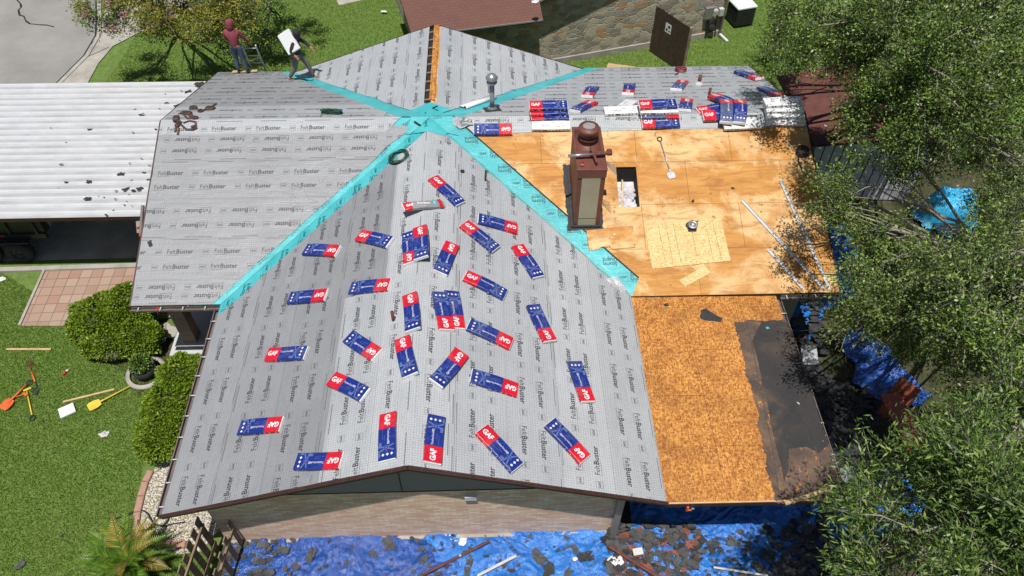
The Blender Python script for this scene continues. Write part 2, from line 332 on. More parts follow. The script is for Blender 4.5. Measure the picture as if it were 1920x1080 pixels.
def leafmat(name, c0, c1, c2, rough=0.45, trans=0.25):
    m, t, b = nmat(name)
    g = t.nodes.new('ShaderNodeNewGeometry')
    col = ramp(t, g.outputs['Random Per Island'], [(0, c0), (.55, c1), (1, c2)])
    setc(t, b, col); b.inputs['Roughness'].default_value = rough; b.inputs['Specular IOR Level'].default_value = .35
    tr = t.nodes.new('ShaderNodeBsdfTranslucent'); t.links.new(col, tr.inputs[0])
    mx = t.nodes.new('ShaderNodeMixShader'); mx.inputs[0].default_value = trans
    out = t.nodes['Material Output']; t.links.new(b.outputs[0], mx.inputs[1]); t.links.new(tr.outputs[0], mx.inputs[2]); t.links.new(mx.outputs[0], out.inputs[0])
    return m
M['leafoak'] = leafmat('oak_leaf', (.022, .045, .010), (.075, .125, .024), (.27, .34, .09), .36, .15)
M['leafoak2'] = leafmat('oak_leaf_bright', (.03, .07, .012), (.105, .185, .03), (.31, .41, .09), .38, .15)
M['leafwillow'] = leafmat('narrow_leaf', (.025, .06, .012), (.085, .15, .028), (.25, .33, .08), .42, .15)
M['leafhedge'] = leafmat('hedge_leaf', (.07, .13, .008), (.17, .27, .018), (.30, .38, .04), .4)
M['leafyellow'] = leafmat('yellow_leaf', (.10, .14, .02), (.27, .28, .04), (.42, .33, .05), .5)
M['flower'] = leafmat('pink_flower', (.35, .10, .17), (.5, .2, .26), (.6, .3, .35), .6)
def patchy(m):
    t = m.node_tree; b = t.nodes['Principled BSDF']; l = b.inputs['Base Color'].links[0].from_socket; v = coords(t)
    c = mix(t, ramp(t, noise(t, v, .55, 5, .65, .4), [(.46, (0, 0, 0)), (.72, (.5, .5, .5))]), l, (.30, .30, .10)); c = mix(t, ramp(t, noise(t, v, 2.2, 4, .7), [(.35, (.25, .25, .25)), (.55, (0, 0, 0))]), c, (.07, .14, .02)); setc(t, b, c); return m
M['blade'] = leafmat('grass_blade', (.11, .21, .022), (.20, .34, .04), (.34, .44, .09), .6, .4)
patchy(M['blade'])
M['frond'] = leafmat('frond_green', (.05, .11, .012), (.11, .21, .02), (.2, .3, .04), .4)
M['frondy'] = leafmat('frond_yellow', (.20, .17, .03), (.38, .27, .06), (.45, .33, .10), .5)

# ------------------------------------------------------------------ mesh builder
class MB:
    def __init__(s): s.v = []; s.f = []; s.m = []; s.uv = []
    def face(s, pts, mi=0, uv=None):
        i = len(s.v); s.v += [tuple(p) for p in pts]; s.f.append(tuple(range(i, i+len(pts)))); s.m.append(mi)
        s.uv.append(uv if uv is not None else [(p[0], p[1]) for p in pts])
    def mesh(s, vs, fs, mi=0):
        i = len(s.v); s.v += [tuple(p) for p in vs]
        for f in fs:
            s.f.append(tuple(i+k for k in f)); s.m.append(mi); s.uv.append([(vs[k][0], vs[k][1]) for k in f])
    def box(s, c, d, R=None, mi=0, bev=0.0):
        hx, hy, hz = d[0]/2, d[1]/2, d[2]/2; c = Vector(c)
        if bev:
            b = min(bev, hx*.9, hy*.9, hz*.9)
            rings = []
            for z, ins in ((-hz, b), (-hz+b, 0), (hz-b, 0), (hz, b)):
                x, y = hx-ins, hy-ins; k = b*.6 if ins == 0 else b*.6
                rings.append([(-x+k, -y, z), (x-k, -y, z), (x, -y+k, z), (x, y-k, z), (x-k, y, z), (-x+k, y, z), (-x, y-k, z), (-x, -y+k, z)])
            vs = [p for r_ in rings for p in r_]; n = 8
            fs = [tuple(range(n-1, -1, -1)), tuple(range(3*n, 4*n))]
            for a in range(3):
                for k in range(n): fs.append((a*n+k, a*n+(k+1) % n, (a+1)*n+(k+1) % n, (a+1)*n+k))
        else:
            vs = [(x*hx, y*hy, z*hz) for z in (-1, 1) for y in (-1, 1) for x in (-1, 1)]
            fs = [(0, 2, 3, 1), (4, 5, 7, 6), (0, 1, 5, 4), (2, 6, 7, 3), (0, 4, 6, 2), (1, 3, 7, 5)]
        vs = [((R @ Vector(p)) if R else Vector(p)) + c for p in vs]
        i = len(s.v); s.v += [tuple(p) for p in vs]
        for f in fs:
            s.f.append(tuple(i+k for k in f)); s.m.append(mi)
            p = [vs[k] for k in f]; n_ = (p[1]-p[0]).cross(p[2]-p[0])
            ax = max(range(3), key=lambda q: abs(n_[q]))
            s.uv.append([((q[1], q[2]) if ax == 0 else (q[0], q[2]) if ax == 1 else (q[0], q[1])) for q in p])
    def bar(s, a, b, w, h, mi=0, up=(0, 0, 1), bev=0.0):
        a, b = Vector(a), Vector(b); x = (b-a).normalized(); up = Vector(up)
        y = up.cross(x)
        if y.length < 1e-4: y = Vector((0, 1, 0)).cross(x)
        y.normalize(); z = x.cross(y)
        s.box((a+b)/2, ((b-a).length, w, h), Matrix((x, y, z)).transposed(), mi, bev)
    def tube(s, pts, r, n=8, mi=0, cap=True):
        pts = [Vector(p) for p in pts]; rs = r if hasattr(r, '__len__') else [r]*len(pts)
        i0 = len(s.v); ref = None
        for k, p in enumerate(pts):
            d = (pts[min(k+1, len(pts)-1)]-pts[max(k-1, 0)])
            if d.length < 1e-9: d = Vector((0, 0, 1))
            d.normalize()
            if ref is None: ref = Vector((0, 0, 1)) if abs(d.z) < .9 else Vector((1, 0, 0))
            a = d.cross(ref)
            if a.length < 1e-5: a = d.orthogonal()
            a.normalize(); ref = a.cross(d); b_ = ref
            for j in range(n):
                t_ = 2*PI*j/n; s.v.append(tuple(p + a*math.cos(t_)*rs[k] + b_*math.sin(t_)*rs[k]))
        for k in range(len(pts)-1):
            for j in range(n):
                s.f.append((i0+k*n+j, i0+k*n+(j+1) % n, i0+(k+1)*n+(j+1) % n, i0+(k+1)*n+j)); s.m.append(mi)
                s.uv.append([(j/n, k), ((j+1)/n, k), ((j+1)/n, k+1), (j/n, k+1)])
        if cap:
            for k in (0, len(pts)-1):
                f = tuple(i0+k*n+j for j in range(n)); s.f.append(f if k else f[::-1]); s.m.append(mi); s.uv.append([(0, 0)]*n)
    def lathe(s, prof, c, n=20, mi=0, R=None):
        c = Vector(c); vs = []
        for (r, z) in prof:
            for j in range(n):
                p = Vector((r*math.cos(2*PI*j/n), r*math.sin(2*PI*j/n), z)); vs.append(((R @ p) if R else p)+c)
        fs = []
        for k in range(len(prof)-1):
            for j in range(n): fs.append((k*n+j, k*n+(j+1) % n, (k+1)*n+(j+1) % n, (k+1)*n+j))
        s.mesh(vs, fs, mi)
    def prism(s, poly, z0, z1, mi=0):
        n = len(poly); vs = [(x, y, z0) for x, y in poly]+[(x, y, z1) for x, y in poly]
        fs = [tuple(range(n-1, -1, -1)), tuple(range(n, 2*n))]+[(k, (k+1) % n, n+(k+1) % n, n+k) for k in range(n)]
        s.mesh(vs, fs, mi)
    def build(s, name, mats, parent=None, smooth=False):
        me = bpy.data.meshes.new(name); me.from_pydata(s.v, [], s.f)
        for m_ in (mats if isinstance(mats, (list, tuple)) else [mats]): me.materials.append(M[m_] if isinstance(m_, str) else m_)
        me.polygons.foreach_set('material_index', s.m)
        ul = me.uv_layers.new(name='UVMap'); flat = [c for f in s.uv for p in f for c in p]
        ul.data.foreach_set('uv', flat)
        if smooth: me.polygons.foreach_set('use_smooth', [True]*len(me.polygons))
        me.update()
        return link(name, me, parent)
def link(name, me, parent=None):
    o = bpy.data.objects.new(name, me); COL.objects.link(o)
    if parent is not None:
        o.parent = parent; o.matrix_parent_inverse = parent.matrix_basis.inverted() if not parent.parent else Matrix()
    return o
def tag(o, label=None, cat=None, group=None, kind=None):
    for k, v_ in (('label', label), ('category', cat), ('group', group), ('kind', kind)):
        if v_: o[k] = v_
    return o
def empty(name, loc, label, cat, group=None):
    o = bpy.data.objects.new(name, None); COL.objects.link(o); o.location = loc; o.empty_display_size = .1
    return tag(o, label, cat, group)
def under(o, p):
    "parent a world-space mesh object to a part (identity transforms kept)"
    o.parent = p; o.matrix_parent_inverse = Matrix(); return o

def ray(px, py): return (CR*((px-960)/FP) - CU*((py-540)/FP) + CW)
def at(px, py, z=0.0):
    d = ray(px, py); return CAM + d*((z-CAM.z)/d.z)
P_ = 0.35; NN = math.sqrt(1+P_*P_)
A_, YE, YM, YR, LL, RR, ZR = 4.83, 5.2, 10.0, 14.65, 6.91, 9.83, 4.2
PL = {'GL': (Vector((-P_, 0, 1)), ZR), 'GR': (Vector((P_, 0, 1)), ZR), 'MF': (Vector((0, -P_, 1)), ZR-P_*YM), 'MR': (Vector((0, P_, 1)), ZR+P_*YM), 'SH': (Vector((.014, 0, 1)), 2.53)}
def on(pl, px, py, h=0.0):
    n, d = PL[pl]; D = ray(px, py); return CAM + D*((d+h*n.length-CAM.dot(n))/D.dot(n))
FR = {'MF': (Vector((-LL, YE, ZR-P_*(YM-YE))), Vector((1, 0, 0)), Vector((0, 1, P_))/NN),
      'MR': (Vector((RR, YR, ZR-P_*(YR-YM))), Vector((-1, 0, 0)), Vector((0, -1, P_))/NN),
      'GL': (Vector((-A_, YM, ZR-P_*A_)), Vector((0, -1, 0)), Vector((1, 0, P_))/NN),
      'GR': (Vector((A_, 0, ZR-P_*A_)), Vector((0, 1, 0)), Vector((-1, 0, P_))/NN),
      'SH': (Vector((A_, 0, 2.53-.014*A_)), Vector((0, 1, 0)), Vector((-1, 0, .014)).normalized())}
def nrm(fr): O, U, V = FR[fr]; return U.cross(V).normalized()
def uvof(fr, x, y):
    O, U, V = FR[fr]; d = (Vector((x, y))-O.xy)
    V2 = V.xy; return (d.dot(U.xy), d.dot(V2)/V2.length_squared)
def P3(fr, u, v, h=0): O, U, V = FR[fr]; return O+U*u+V*v+nrm(fr)*h

# ------------------------------------------------------------------ text
_tc = {}
def text2(s, size=1.0, bold=0.0, res=2):
    k = (s, size, bold)
    if k in _tc: return _tc[k]
    c = bpy.data.curves.new('t', 'FONT'); c.body = s; c.size = size; c.offset = bold; c.resolution_u = res
    o = bpy.data.objects.new('t', c); COL.objects.link(o)
    dg = bpy.context.evaluated_depsgraph_get(); me = o.evaluated_get(dg).to_mesh(); me.calc_loop_triangles()
    vs = np.array([tuple(q.co)[:2] for q in me.vertices]); tr = np.array([tuple(q.vertices) for q in me.loop_triangles])
    w = vs[:, 0].max() if len(vs) else 0
    bpy.data.objects.remove(o); bpy.data.curves.remove(c)
    _tc[k] = (vs, tr, w); return _tc[k]
def compose(parts):
    "parts: (kind, data, x, y) -> verts, tris"
    V_, T_ = [], []; n = 0
    for vs, tr in parts:
        V_.append(vs); T_.append(tr+n); n += len(vs)
    return np.vstack(V_), np.vstack(T_)
def rectT(x0, y0, x1, y1): return (np.array([(x0, y0), (x1, y0), (x1, y1), (x0, y1)], float), np.array([(0, 1, 2), (0, 2, 3)]))
def strip(L, w, n=.12):
    k = max(1, int(L/n)); return compose([rectT(L*i/k, 0, L*(i+1)/k, w) for i in range(k)])
def boxoutline(x0, y0, x1, y1, w): return compose([rectT(x0, y0, x1, y0+w), rectT(x0, y1-w, x1, y1), rectT(x0, y0, x0+w, y1), rectT(x1-w, y0, x1, y1)])
def tx(s, size, x, y, bold=0, center=False, sx=1.0):
    vs, tr, w = text2(s, size, bold); vs = vs.copy(); vs[:, 0] *= sx; w *= sx
    vs = vs + np.array([x-(w/2 if center else 0), y]); return (vs, tr)
_w1 = text2('Felt', .165, 0.0)[2]*.86
D_FELT = compose([tx('Felt', .165, 0, 0, 0, sx=.86), tx('Buster', .165, _w1+.008, 0, .0035, sx=.93), tx('Synthetic Roofing Felt', .033, .0, -.042)])
D_GAF = compose([boxoutline(0, -.03, .145, .115, .005), tx('GAF', .062, .0725, .022, .0028, True)])
D_STORM = compose([tx('Storm', .15, 0, .11, .0035), tx('Guard', .15, 0, -.01, .0035), tx('Leak Barrier', .052, 0, -.062, .0005)])
D_BAR1 = strip(.66, .014, .05); D_BAR2 = strip(.66, .011, .05)
D_GAF2 = compose([boxoutline(0, -.03, .235, .205, .006), tx('GAF', .098, .1175, .055, .004, True)])
def inpoly(px, py, poly):
    c = np.zeros(len(px), bool); n = len(poly)
    for i in range(n):
        x1, y1 = poly[i]; x2, y2 = poly[(i+1) % n]
        if y1 == y2: continue
        c ^= ((y1 > py) != (y2 > py)) & (px < (x2-x1)*(py-y1)/(y2-y1)+x1)
    return c
def clip(poly, a, b, c):
    "keep a*x+b*y<=c"
    out = []
    for i in range(len(poly)):
        p, q = poly[i], poly[(i+1) % len(poly)]; dp, dq = a*p[0]+b*p[1]-c, a*q[0]+b*q[1]-c
        if dp <= 0: out.append(p)
        if (dp < 0 < dq) or (dq < 0 < dp):
            t_ = dp/(dp-dq); out.append((p[0]+t_*(q[0]-p[0]), p[1]+t_*(q[1]-p[1])))
    return out
def decal(mb, fr, D, x, y, ang, poly, h, mi, sc=1.0):
    vs, tr = D; ca, sa = math.cos(ang), math.sin(ang)
    X = x+(vs[:, 0]*ca-vs[:, 1]*sa)*sc; Y = y+(vs[:, 0]*sa+vs[:, 1]*ca)*sc
    cx, cy = X[tr].mean(1), Y[tr].mean(1); keep = inpoly(cx, cy, poly)
    if not keep.any(): return
    O, U, V = FR[fr]; Nn = nrm(fr)
    P = np.array(O+Nn*h)[None]+X[:, None]*np.array(U)[None]+Y[:, None]*np.array(V)[None]
    i = len(mb.v); mb.v += [tuple(q) for q in P]
    for t_ in tr[keep]: mb.f.append(tuple(int(i+k) for k in t_)); mb.m.append(mi); mb.uv.append([(0, 0)]*3)
def jag(poly, amp, step=.35, seed=0):
    rg = random.Random(seed); out = []
    for i in range(len(poly)):
        p, q = poly[i], poly[(i+1) % len(poly)]; L = math.hypot(q[0]-p[0], q[1]-p[1]); n = max(1, int(L/step))
        for k in range(n):
            t_ = k/n; o = 0 if k == 0 else rg.uniform(-amp, amp); nx, ny = -(q[1]-p[1])/L, (q[0]-p[0])/L
            out.append((p[0]+t_*(q[0]-p[0])+nx*o, p[1]+t_*(q[1]-p[1])+ny*o))
    return out
def jag2(poly, seed=0):
    rg = random.Random(seed); out = []
    for i in range(len(poly)):
        p, q = poly[i], poly[(i+1) % len(poly)]; du, dv = abs(q[0]-p[0]), abs(q[1]-p[1]); L = math.hypot(du, dv); diag = du > .25 and dv > .25
        n = max(1, int(L/(.42 if diag else .3))); amp = .05 if diag else .010
        for k in range(n):
            t_ = k/n; o = 0 if k == 0 else rg.uniform(-amp, amp*.4); nx, ny = -(q[1]-p[1])/max(L, 1e-6), (q[0]-p[0])/max(L, 1e-6)
            out.append((p[0]+t_*(q[0]-p[0])-nx*o*(1 if diag else 1), p[1]+t_*(q[1]-p[1])-ny*o))
    return out
def feltpiece(mb, fr, poly, h, mi, flip, v0, v1, phase, ink=1, rows=(.33, .68), bars=True, soft=2):
    if len(poly) < 3: return
    tp_ = max(q[1] for q in poly); pj = [(u, v if v < tp_-.02 else (max(v, tp_-.002) if tp_ < TOPV[fr]-.01 else TOPV[fr]+h*.38)) for u, v in jag2(poly, int(phase*999))]
    mb.face([P3(fr, u, v, h) for u, v in pj], mi, [(u, v) for u, v in pj])
    us = [p[0] for p in poly]; ulo, uhi = min(us)-1.3, max(us)+1.3
    per = 1.13; k0 = math.floor((ulo-phase)/per); w = v1-v0
    for k in range(k0, int((uhi-phase)/per)+1):
        for j, r_ in enumerate(rows):
            u = phase+k*per+(.04*j if not flip else -.04*j)
            if flip:
                decal(mb, fr, D_FELT, u+.66, v0+w*(1-r_)+.06+.0, PI, poly, h+.0014, ink); decal(mb, fr, D_GAF, u+1.03, v0+w*(1-r_)+.055, PI, poly, h+.0014, soft)
            else:
                decal(mb, fr, D_FELT, u, v0+w*r_-.06, 0, poly, h+.0014, ink); decal(mb, fr, D_GAF, u+.86, v0+w*r_-.06, 0, poly, h+.0014, soft)
        if bars:
            vb = (v0+.06) if flip else (v1-.06)
            s_ = 1 if flip else -1
            decal(mb, fr, D_BAR1, phase+k*per+.1, vb, 0, poly, h+.0014, soft)
    decal(mb, fr, strip(uhi-ulo, .004, .1), ulo, v0+.03, 0, poly, h+.0014, soft)

# ================================================================== THE SETTING
def sheetpoly(name, pts, z, mat, kind='structure'):
    mb = MB(); mb.face([(p[0], p[1], z) for p in pts], 0); o = mb.build(name, mat); tag(o, kind=kind); return o
def gp(*pp): return [tuple(at(*q).xy) for q in pp]
g = 150
sheetpoly('ground', [(-g, -g), (g, -g), (g, g), (-g, g)], 0, 'lawn')
sheetpoly('soil_patch', [(-4.5, .4), (-4.4, -2.5), (26, -2.5), (26, 14), (10.5, 14.2), (9.2, 12), (9.2, 5.5), (4, 5.5)], .004, 'soil')
# street, kerb strip and pavement
curb = [(-16.5, 13.5), (-14.85, 16.0), (-14.13, 18.04), (-13.74, 19.78), (-13.75, 21.2), (-14.13, 22.5), (-14.7, 24.2), (-16.5, 28)]
sheetpoly('street', curb+[(-60, 28), (-60, 13.5)], .008, 'street')
mb = MB()
inn = [(x+.16, y-.02) for x, y in curb]
for k in range(len(curb)-1):
    a, b_, c, d = curb[k], curb[k+1], inn[k+1], inn[k]
    mb.face([(*a, .012), (*a, .04), (*b_, .04), (*b_, .012)], 0); mb.face([(*a, .04), (*d, .045), (*c, .045), (*b_, .04)], 0)
tag(mb.build('kerb', 'concrete'), kind='structure')
pav = gp((112, 157), (165, 157), (185, 120), (212, 88), (262, 62), (330, 40), (345, 10), (375, -20), (300, -60), (190, -60))
sheetpoly('pavement', [(x, y) for x, y in pav][:8]+[(-14.3, 25.5)]+[(x+.18, y) for x, y in reversed(curb[2:6])], .035, 'concrete')
mb = MB()
crack = [(30, -8), (32, 0), (39, 8), (40, 14), (35, 19), (37, 29), (45, 31), (49, 40), (56, 45), (75, 47), (88, 47.5), (102, 51)]
cp = [at(px, py, .0) for px, py in crack]
for a, b_ in zip(cp, cp[1:]): mb.bar((a.x, a.y, .013), (b_.x, b_.y, .013), random.uniform(.05, .10), .004)
jn = [((165, 108), (205, 90)), ((172, 85), (190, 60)), ((188, 58), (194, 30))]
for a, b_ in jn:
    a, b_ = at(*a), at(*b_); mb.bar((a.x, a.y, .039), (b_.x, b_.y, .039), .025, .004)
for a, b_ in zip(curb[1:6], curb[2:7]): mb.bar((a[0]-.05, a[1], .013), (b_[0]-.05, b_[1], .013), .07, .003)
tag(mb.build('street_crack', 'dark'), kind='structure')
sheetpoly('garden_path', gp((636, 10), (690, -2), (680, -20), (620, -20)), .006, 'concrete')
# driveway under the carport
sheetpoly('driveway', [(-30, 8.98), (-6.4, 9.16), (-6.4, 15.6), (-14.9, 15.4), (-17, 13), (-30, 13)], .010, 'concrete')
mb = MB(); a, b_ = at(-60, 510), at(262, 499); mb.bar((a.x, a.y, .03), (b_.x+.6, b_.y, .03), .16, .09)
tag(mb.build('driveway_kerb', 'concrete'), kind='structure')
pv = gp((38, 612), (84, 509), (262, 503), (262, 612))
mb = MB(); mb.prism(pv, .0, .03); tag(mb.build('paved_path', 'paver'), kind='structure')
mb = MB(); mb.bar((pv[0][0], pv[0][1], .03), (pv[1][0], pv[1][1], .03), .07, .08); tag(mb.build('path_edging', 'concrete'), kind='structure')
# gravel bed and edging bricks (things one can count)
bed = [(-6.42, 2.5), (-6.5, 1.7), (-6.42, .75), (-6.2, .40), (-5.45, .25), (-4.9, .3), (-4.55, .9), (-4.5, 5.3), (-6.05, 5.5)]
sheetpoly('gravel_bed', bed, .012, 'gravel')
ep = gp((284, 884), (274, 905), (266, 932), (259, 962), (255, 990), (262, 1016), (292, 1022), (322, 1022), (350, 1022))
edging0 = None
ORD = ['farthest', 'second farthest', 'third farthest', 'fourth farthest', 'fifth farthest', 'corner', 'middle near', 'nearest']
for k in range(len(ep)-1):
    a, b_ = Vector(ep[k]), Vector(ep[k+1]); L = (b_-a).length
    if edging0 is None:
        mb = MB(); mb.box((0, 0, .04), (.28, .155, .09), None, 0, .015); edging0 = o = mb.build('edging_brick', simple('edging_clay', (.42, .24, .18), .85, .25, 9, .3))
    else: o = edging0.copy(); COL.objects.link(o)
    o.location = ((a.x+b_.x)/2, (a.y+b_.y)/2, 0); o.rotation_euler = (0, 0, math.atan2(b_.y-a.y, b_.x-a.x)); o.scale = (L/.29, 1, 1)
    tag(o, ORD[k]+' clay edging brick between the lawn and the white gravel bed', 'edging brick', 'edging bricks round the gravel bed')

# ================================================================== THE HOUSE
house = empty('house', (0, 7, 0), 'brick ranch house, its roof half covered in printed grey underlayment and half bare plywood', 'house')
EZ = ZR-P_*A_
def wallbox(mb, x0, y0, x1, y1, z0, z1, mi=0):
    mb.box(((x0+x1)/2, (y0+y1)/2, (z0+z1)/2), (abs(x1-x0), abs(y1-y0), z1-z0), None, mi)
# front gable wall
mb = MB(); wallbox(mb, -4.35, .5, 4.12, .68, 0, 2.22); mb.build('gable_wall', 'brick', house)
mb = MB(); zt = lambda x: ZR-P_*abs(x)-.07
pts = [(-4.35, 2.22), (4.12, 2.22), (4.12, zt(4.12)), (0, zt(0)), (-4.35, zt(-4.35))]
mb.face([(x, .495, z) for x, z in pts]); mb.face([(x, .66, z) for x, z in reversed(pts)])
mb.face([(-4.35, .495, 2.22), (-4.35, .66, 2.22), (4.12, .66, 2.22), (4.12, .495, 2.22)]); gs = mb.build('gable_siding', 'siding', house)
mb = MB()
for a, b_ in (((-.35, 3.95), (-.35, 3.45)), ((-.35, 3.45), (.9, 3.45)), ((.9, 3.45), (.9, 3.75)), ((-.32, 3.45), (-.32, 2.24)), ((-4.3, 2.225), (4.1, 2.225))):
    mb.bar((a[0], .488, a[1]), (b_[0], .488, b_[1]), .014, .012, 0, (0, 1, 0))
under(mb.build('siding_joint', 'dark'), gs)
mb = MB(); mb.box((1.03, .46, 1.98), (.24, .10, .16), None, 0, .01); mb.face([(.92, .405, 1.92), (1.14, .405, 1.92), (1.14, .40, 2.05), (.92, .40, 2.05)]); mb.build('wall_vent', 'white', house)
mb = MB(); wallbox(mb, -4.45, .42, 4.2, .497, 0, .10); mb.build('foundation', 'concrete', house)
# other walls
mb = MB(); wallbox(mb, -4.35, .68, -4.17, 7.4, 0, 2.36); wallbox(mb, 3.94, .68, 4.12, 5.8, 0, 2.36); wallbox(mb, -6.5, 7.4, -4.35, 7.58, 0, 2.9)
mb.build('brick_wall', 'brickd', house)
mb = MB(); wallbox(mb, 4.12, 5.8, 9.3, 5.98, 0, 2.50); wallbox(mb, 9.12, 5.98, 9.3, 14.1, 0, 2.5); wallbox(mb, -6.55, 7.58, -6.37, 14.1, 0, 2.5); wallbox(mb, -6.4, 13.98, 9.1, 14.12, 0, 2.45)
mb.build('painted_wall', 'olive', house)
mb = MB()
for x, s_ in ((-6.46, 1), (9.21, 1)):
    pp = [(5.9, 2.5), (14.05, 2.5), (14.05, ZR-P_*4.05-.09), (10, ZR-.09), (5.9, ZR-P_*4.1-.09)]
    if x > 0: mb.face([(x, y, z) for y, z in pp])
    else: mb.face([(x, y, z) for y, z in pp[::-1]])
mb.build('end_gable', 'olive', house)
# porch
mb = MB(); mb.prism([(-6.9, 5.55), (-4.36, 5.4), (-4.36, 7.39), (-6.9, 7.39)], .0, .08); mb.build('porch_floor', 'tile', house)
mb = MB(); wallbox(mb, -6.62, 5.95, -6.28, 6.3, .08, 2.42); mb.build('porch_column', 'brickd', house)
mb = MB(); wallbox(mb, 4.02, .36, 4.16, .46, .0, 2.40)
o = mb.build('corner_post', 'galv', house)

# roof decks
def deckprism(fr, polys, th=.05, mi_edge=1, mi_top=0):
    mb = MB()
    for poly in polys:
        mb.face([P3(fr, u, v, 0) for u, v in poly], mi_top, list(poly))
        mb.face([P3(fr, u, v, -th) for u, v in reversed(poly)], mi_edge)
        for k in range(len(poly)):
            a, b_ = poly[k], poly[(k+1) % len(poly)]
            mb.face([P3(fr, *a, -th), P3(fr, *b_, -th), P3(fr, *b_, 0), P3(fr, *a, 0)], mi_edge)
    return mb
def uvp(fr, pts): return [uvof(fr, x, y) for x, y in pts]
def ccw(p):
    s_ = sum(p[i][0]*p[(i+1) % len(p)][1]-p[(i+1) % len(p)][0]*p[i][1] for i in range(len(p))); return p if s_ > 0 else p[::-1]
LS = A_*NN
TOPV = {'MF': 4.8*NN, 'MR': 4.65*NN, 'GL': A_*NN, 'GR': A_*NN, 'SH': 99}
REG = {'MFL': ('MF', [(-LL, YE), (-A_, YE), (0, YM), (-LL, YM)]), 'GLf': ('GL', [(-A_, 0), (0, 0), (0, YM), (-A_, YE)]),
       'GRf': ('GR', [(A_, 0), (0, 0), (0, YM), (A_, YE)]),
       'MRL': ('MR', [(-LL, YM), (0, YM), (-4.5, 14.5), (-4.62, YR), (-LL, YR)]), 'MRR': ('MR', [(RR, YM), (0, YM), (4.5, 14.5), (4.62, YR), (RR, YR)]),
       'RL': ('GL', [(0, YM), (0, 14.5), (-4.5, 14.5)]), 'RR': ('GR', [(0, YM), (0, 14.5), (4.5, 14.5)])}
REG = {k: (f, ccw(uvp(f, p))) for k, (f, p) in REG.items()}
for k, (f, p) in REG.items():
    if k != 'RL': deckprism(f, [p]).build('roof_deck', ['ply', 'fascia'], house)
deckprism('GL', [clip(REG['RL'][1], 0, 1, uvof('GL', -.19, 12)[1])]).build('roof_deck', ['ply', 'fascia'], house)
# bare plywood slope with the skylight hole
hx = [on('MF', px, py) for px, py in ((1156, 313), (1193, 313), (1199, 388), (1160, 388))]
X0, X1 = (hx[0].x+hx[3].x)/2, (hx[1].x+hx[2].x)/2; Y0, Y1 = (hx[2].y+hx[3].y)/2, (hx[0].y+hx[1].y)/2
quads = [[(A_, YE), (X0, YE), (X0, YM), (0, YM)], [(X0, YE), (X1, YE), (X1, Y0), (X0, Y0)], [(X0, Y1), (X1, Y1), (X1, YM), (X0, YM)], [(X1, YE), (RR, YE), (RR, YM), (X1, YM)]]
if X0 < A_: quads = [[(A_, YE), (X0, YM), (0, YM)] if False else [(A_, YE), (X0, YE+(A_-X0)), (X0, YM), (0, YM)],
                     [(A_, YE), (X0, Y0), (X0, YE+(A_-X0))] if False else [(A_, YE), (A_, Y0), (X0, Y0), (X0, YE+(A_-X0))],
                     [(A_, YE), (X1, YE), (X1, Y0), (A_, Y0)], [(X0, Y1), (X1, Y1), (X1, YM), (X0, YM)], [(X1, YE), (RR, YE), (RR, YM), (X1, YM)]]
plydeck = deckprism('MF', [ccw(uvp('MF', q)) for q in quads]).build('plywood_deck', ['ply', 'fascia'], house)
plydeck['label'] = 'bare orange plywood sheathing with stains and nail holes'
sk = MB(); d_ = .50
za = lambda y: ZR-P_*(YM-y)
for (a, b_) in (((X0, Y0), (X1, Y0)), ((X1, Y0), (X1, Y1)), ((X1, Y1), (X0, Y1)), ((X0, Y1), (X0, Y0))):
    sk.face([(*a, za(a[1])-.05), (*b_, za(b_[1])-.05), (*b_, za(b_[1])-d_), (*a, za(a[1])-d_)], 1)
sk.face([(X0, Y0, za(Y0)-d_), (X1, Y0, za(Y0)-d_), (X1, Y1, za(Y1)-d_), (X0, Y1, za(Y1)-d_)], 0)
for k in range(60):
    x, y = random.uniform(X0+.06, X1-.06), random.uniform(Y0+.03, Y0+(Y1-Y0)*.68)
    sk.box((x, y, za(y)-d_+.10), (random.uniform(.08, .2), random.uniform(.06, .16), .09), Matrix.Rotation(random.uniform(0, 3), 3, 'Z') @ Matrix.Rotation(.3, 3, 'X'), 0, .02)
sk.bar((X0+.12, Y0+.02, za(Y0)-.35), (X0+.2, Y1-.05, za(Y1)-.4), .04, .06, 2)
sk.build('skylight_opening', ['foil', 'dark', 'wood'], house)

# flat shed roof
SX = 8.33
p = ccw(uvp('SH', [(A_, 0), (SX, 0), (SX, YE+.02), (A_, YE+.02)]))
for q in (0,):
    mb = deckprism('SH', [p], .06); mb.build('flat_roof_deck', ['osb', 'fascia'], house)
tarp_px = [(1377, 604), (1410, 600), (1440, 602), (1470, 600), (1478, 606), (1500, 672), (1545, 812), (1578, 918), (1574, 938), (1520, 942), (1452, 942), (1436, 880), (1428, 818), (1412, 745), (1398, 705), (1386, 640)]
pts = [on('SH', *q) for q in tarp_px]; poly = jag(jag(ccw([uvof('SH', q.x, q.y) for q in pts]), .05, .2, 5), .022, .035, 6)
mb = MB(); mb.face([P3('SH', u, v, .006) for u, v in poly], 0, poly)
bpx = [(1452, 600), (1478, 606), (1500, 672), (1530, 760), (1552, 836), (1535, 850), (1512, 838), (1480, 842), (1478, 880), (1470, 905), (1456, 842), (1440, 760), (1424, 690), (1410, 640), (1428, 604)]
bp_ = [on('SH', *q) for q in bpx]; bp_ = jag(jag(ccw([uvof('SH', q.x, q.y) for q in bp_]), .02, .3, 8), .008, .04, 9); mb.face([P3('SH', u, v, .010) for u, v in bp_], 2, bp_)
for (q, r_) in (((1400, 600), (1450, 850)), ((1450, 850), (1462, 940)), ((1395, 600), (1455, 606))):
    a, b_ = on('SH', *q), on('SH', *r_); mb.bar(a+Vector((0, 0, .012)), b_+Vector((0, 0, .012)), .012, .008, 1)
mb.build('tar_paper_sheet', ['tarbrown', 'scrap', 'tar'], house)
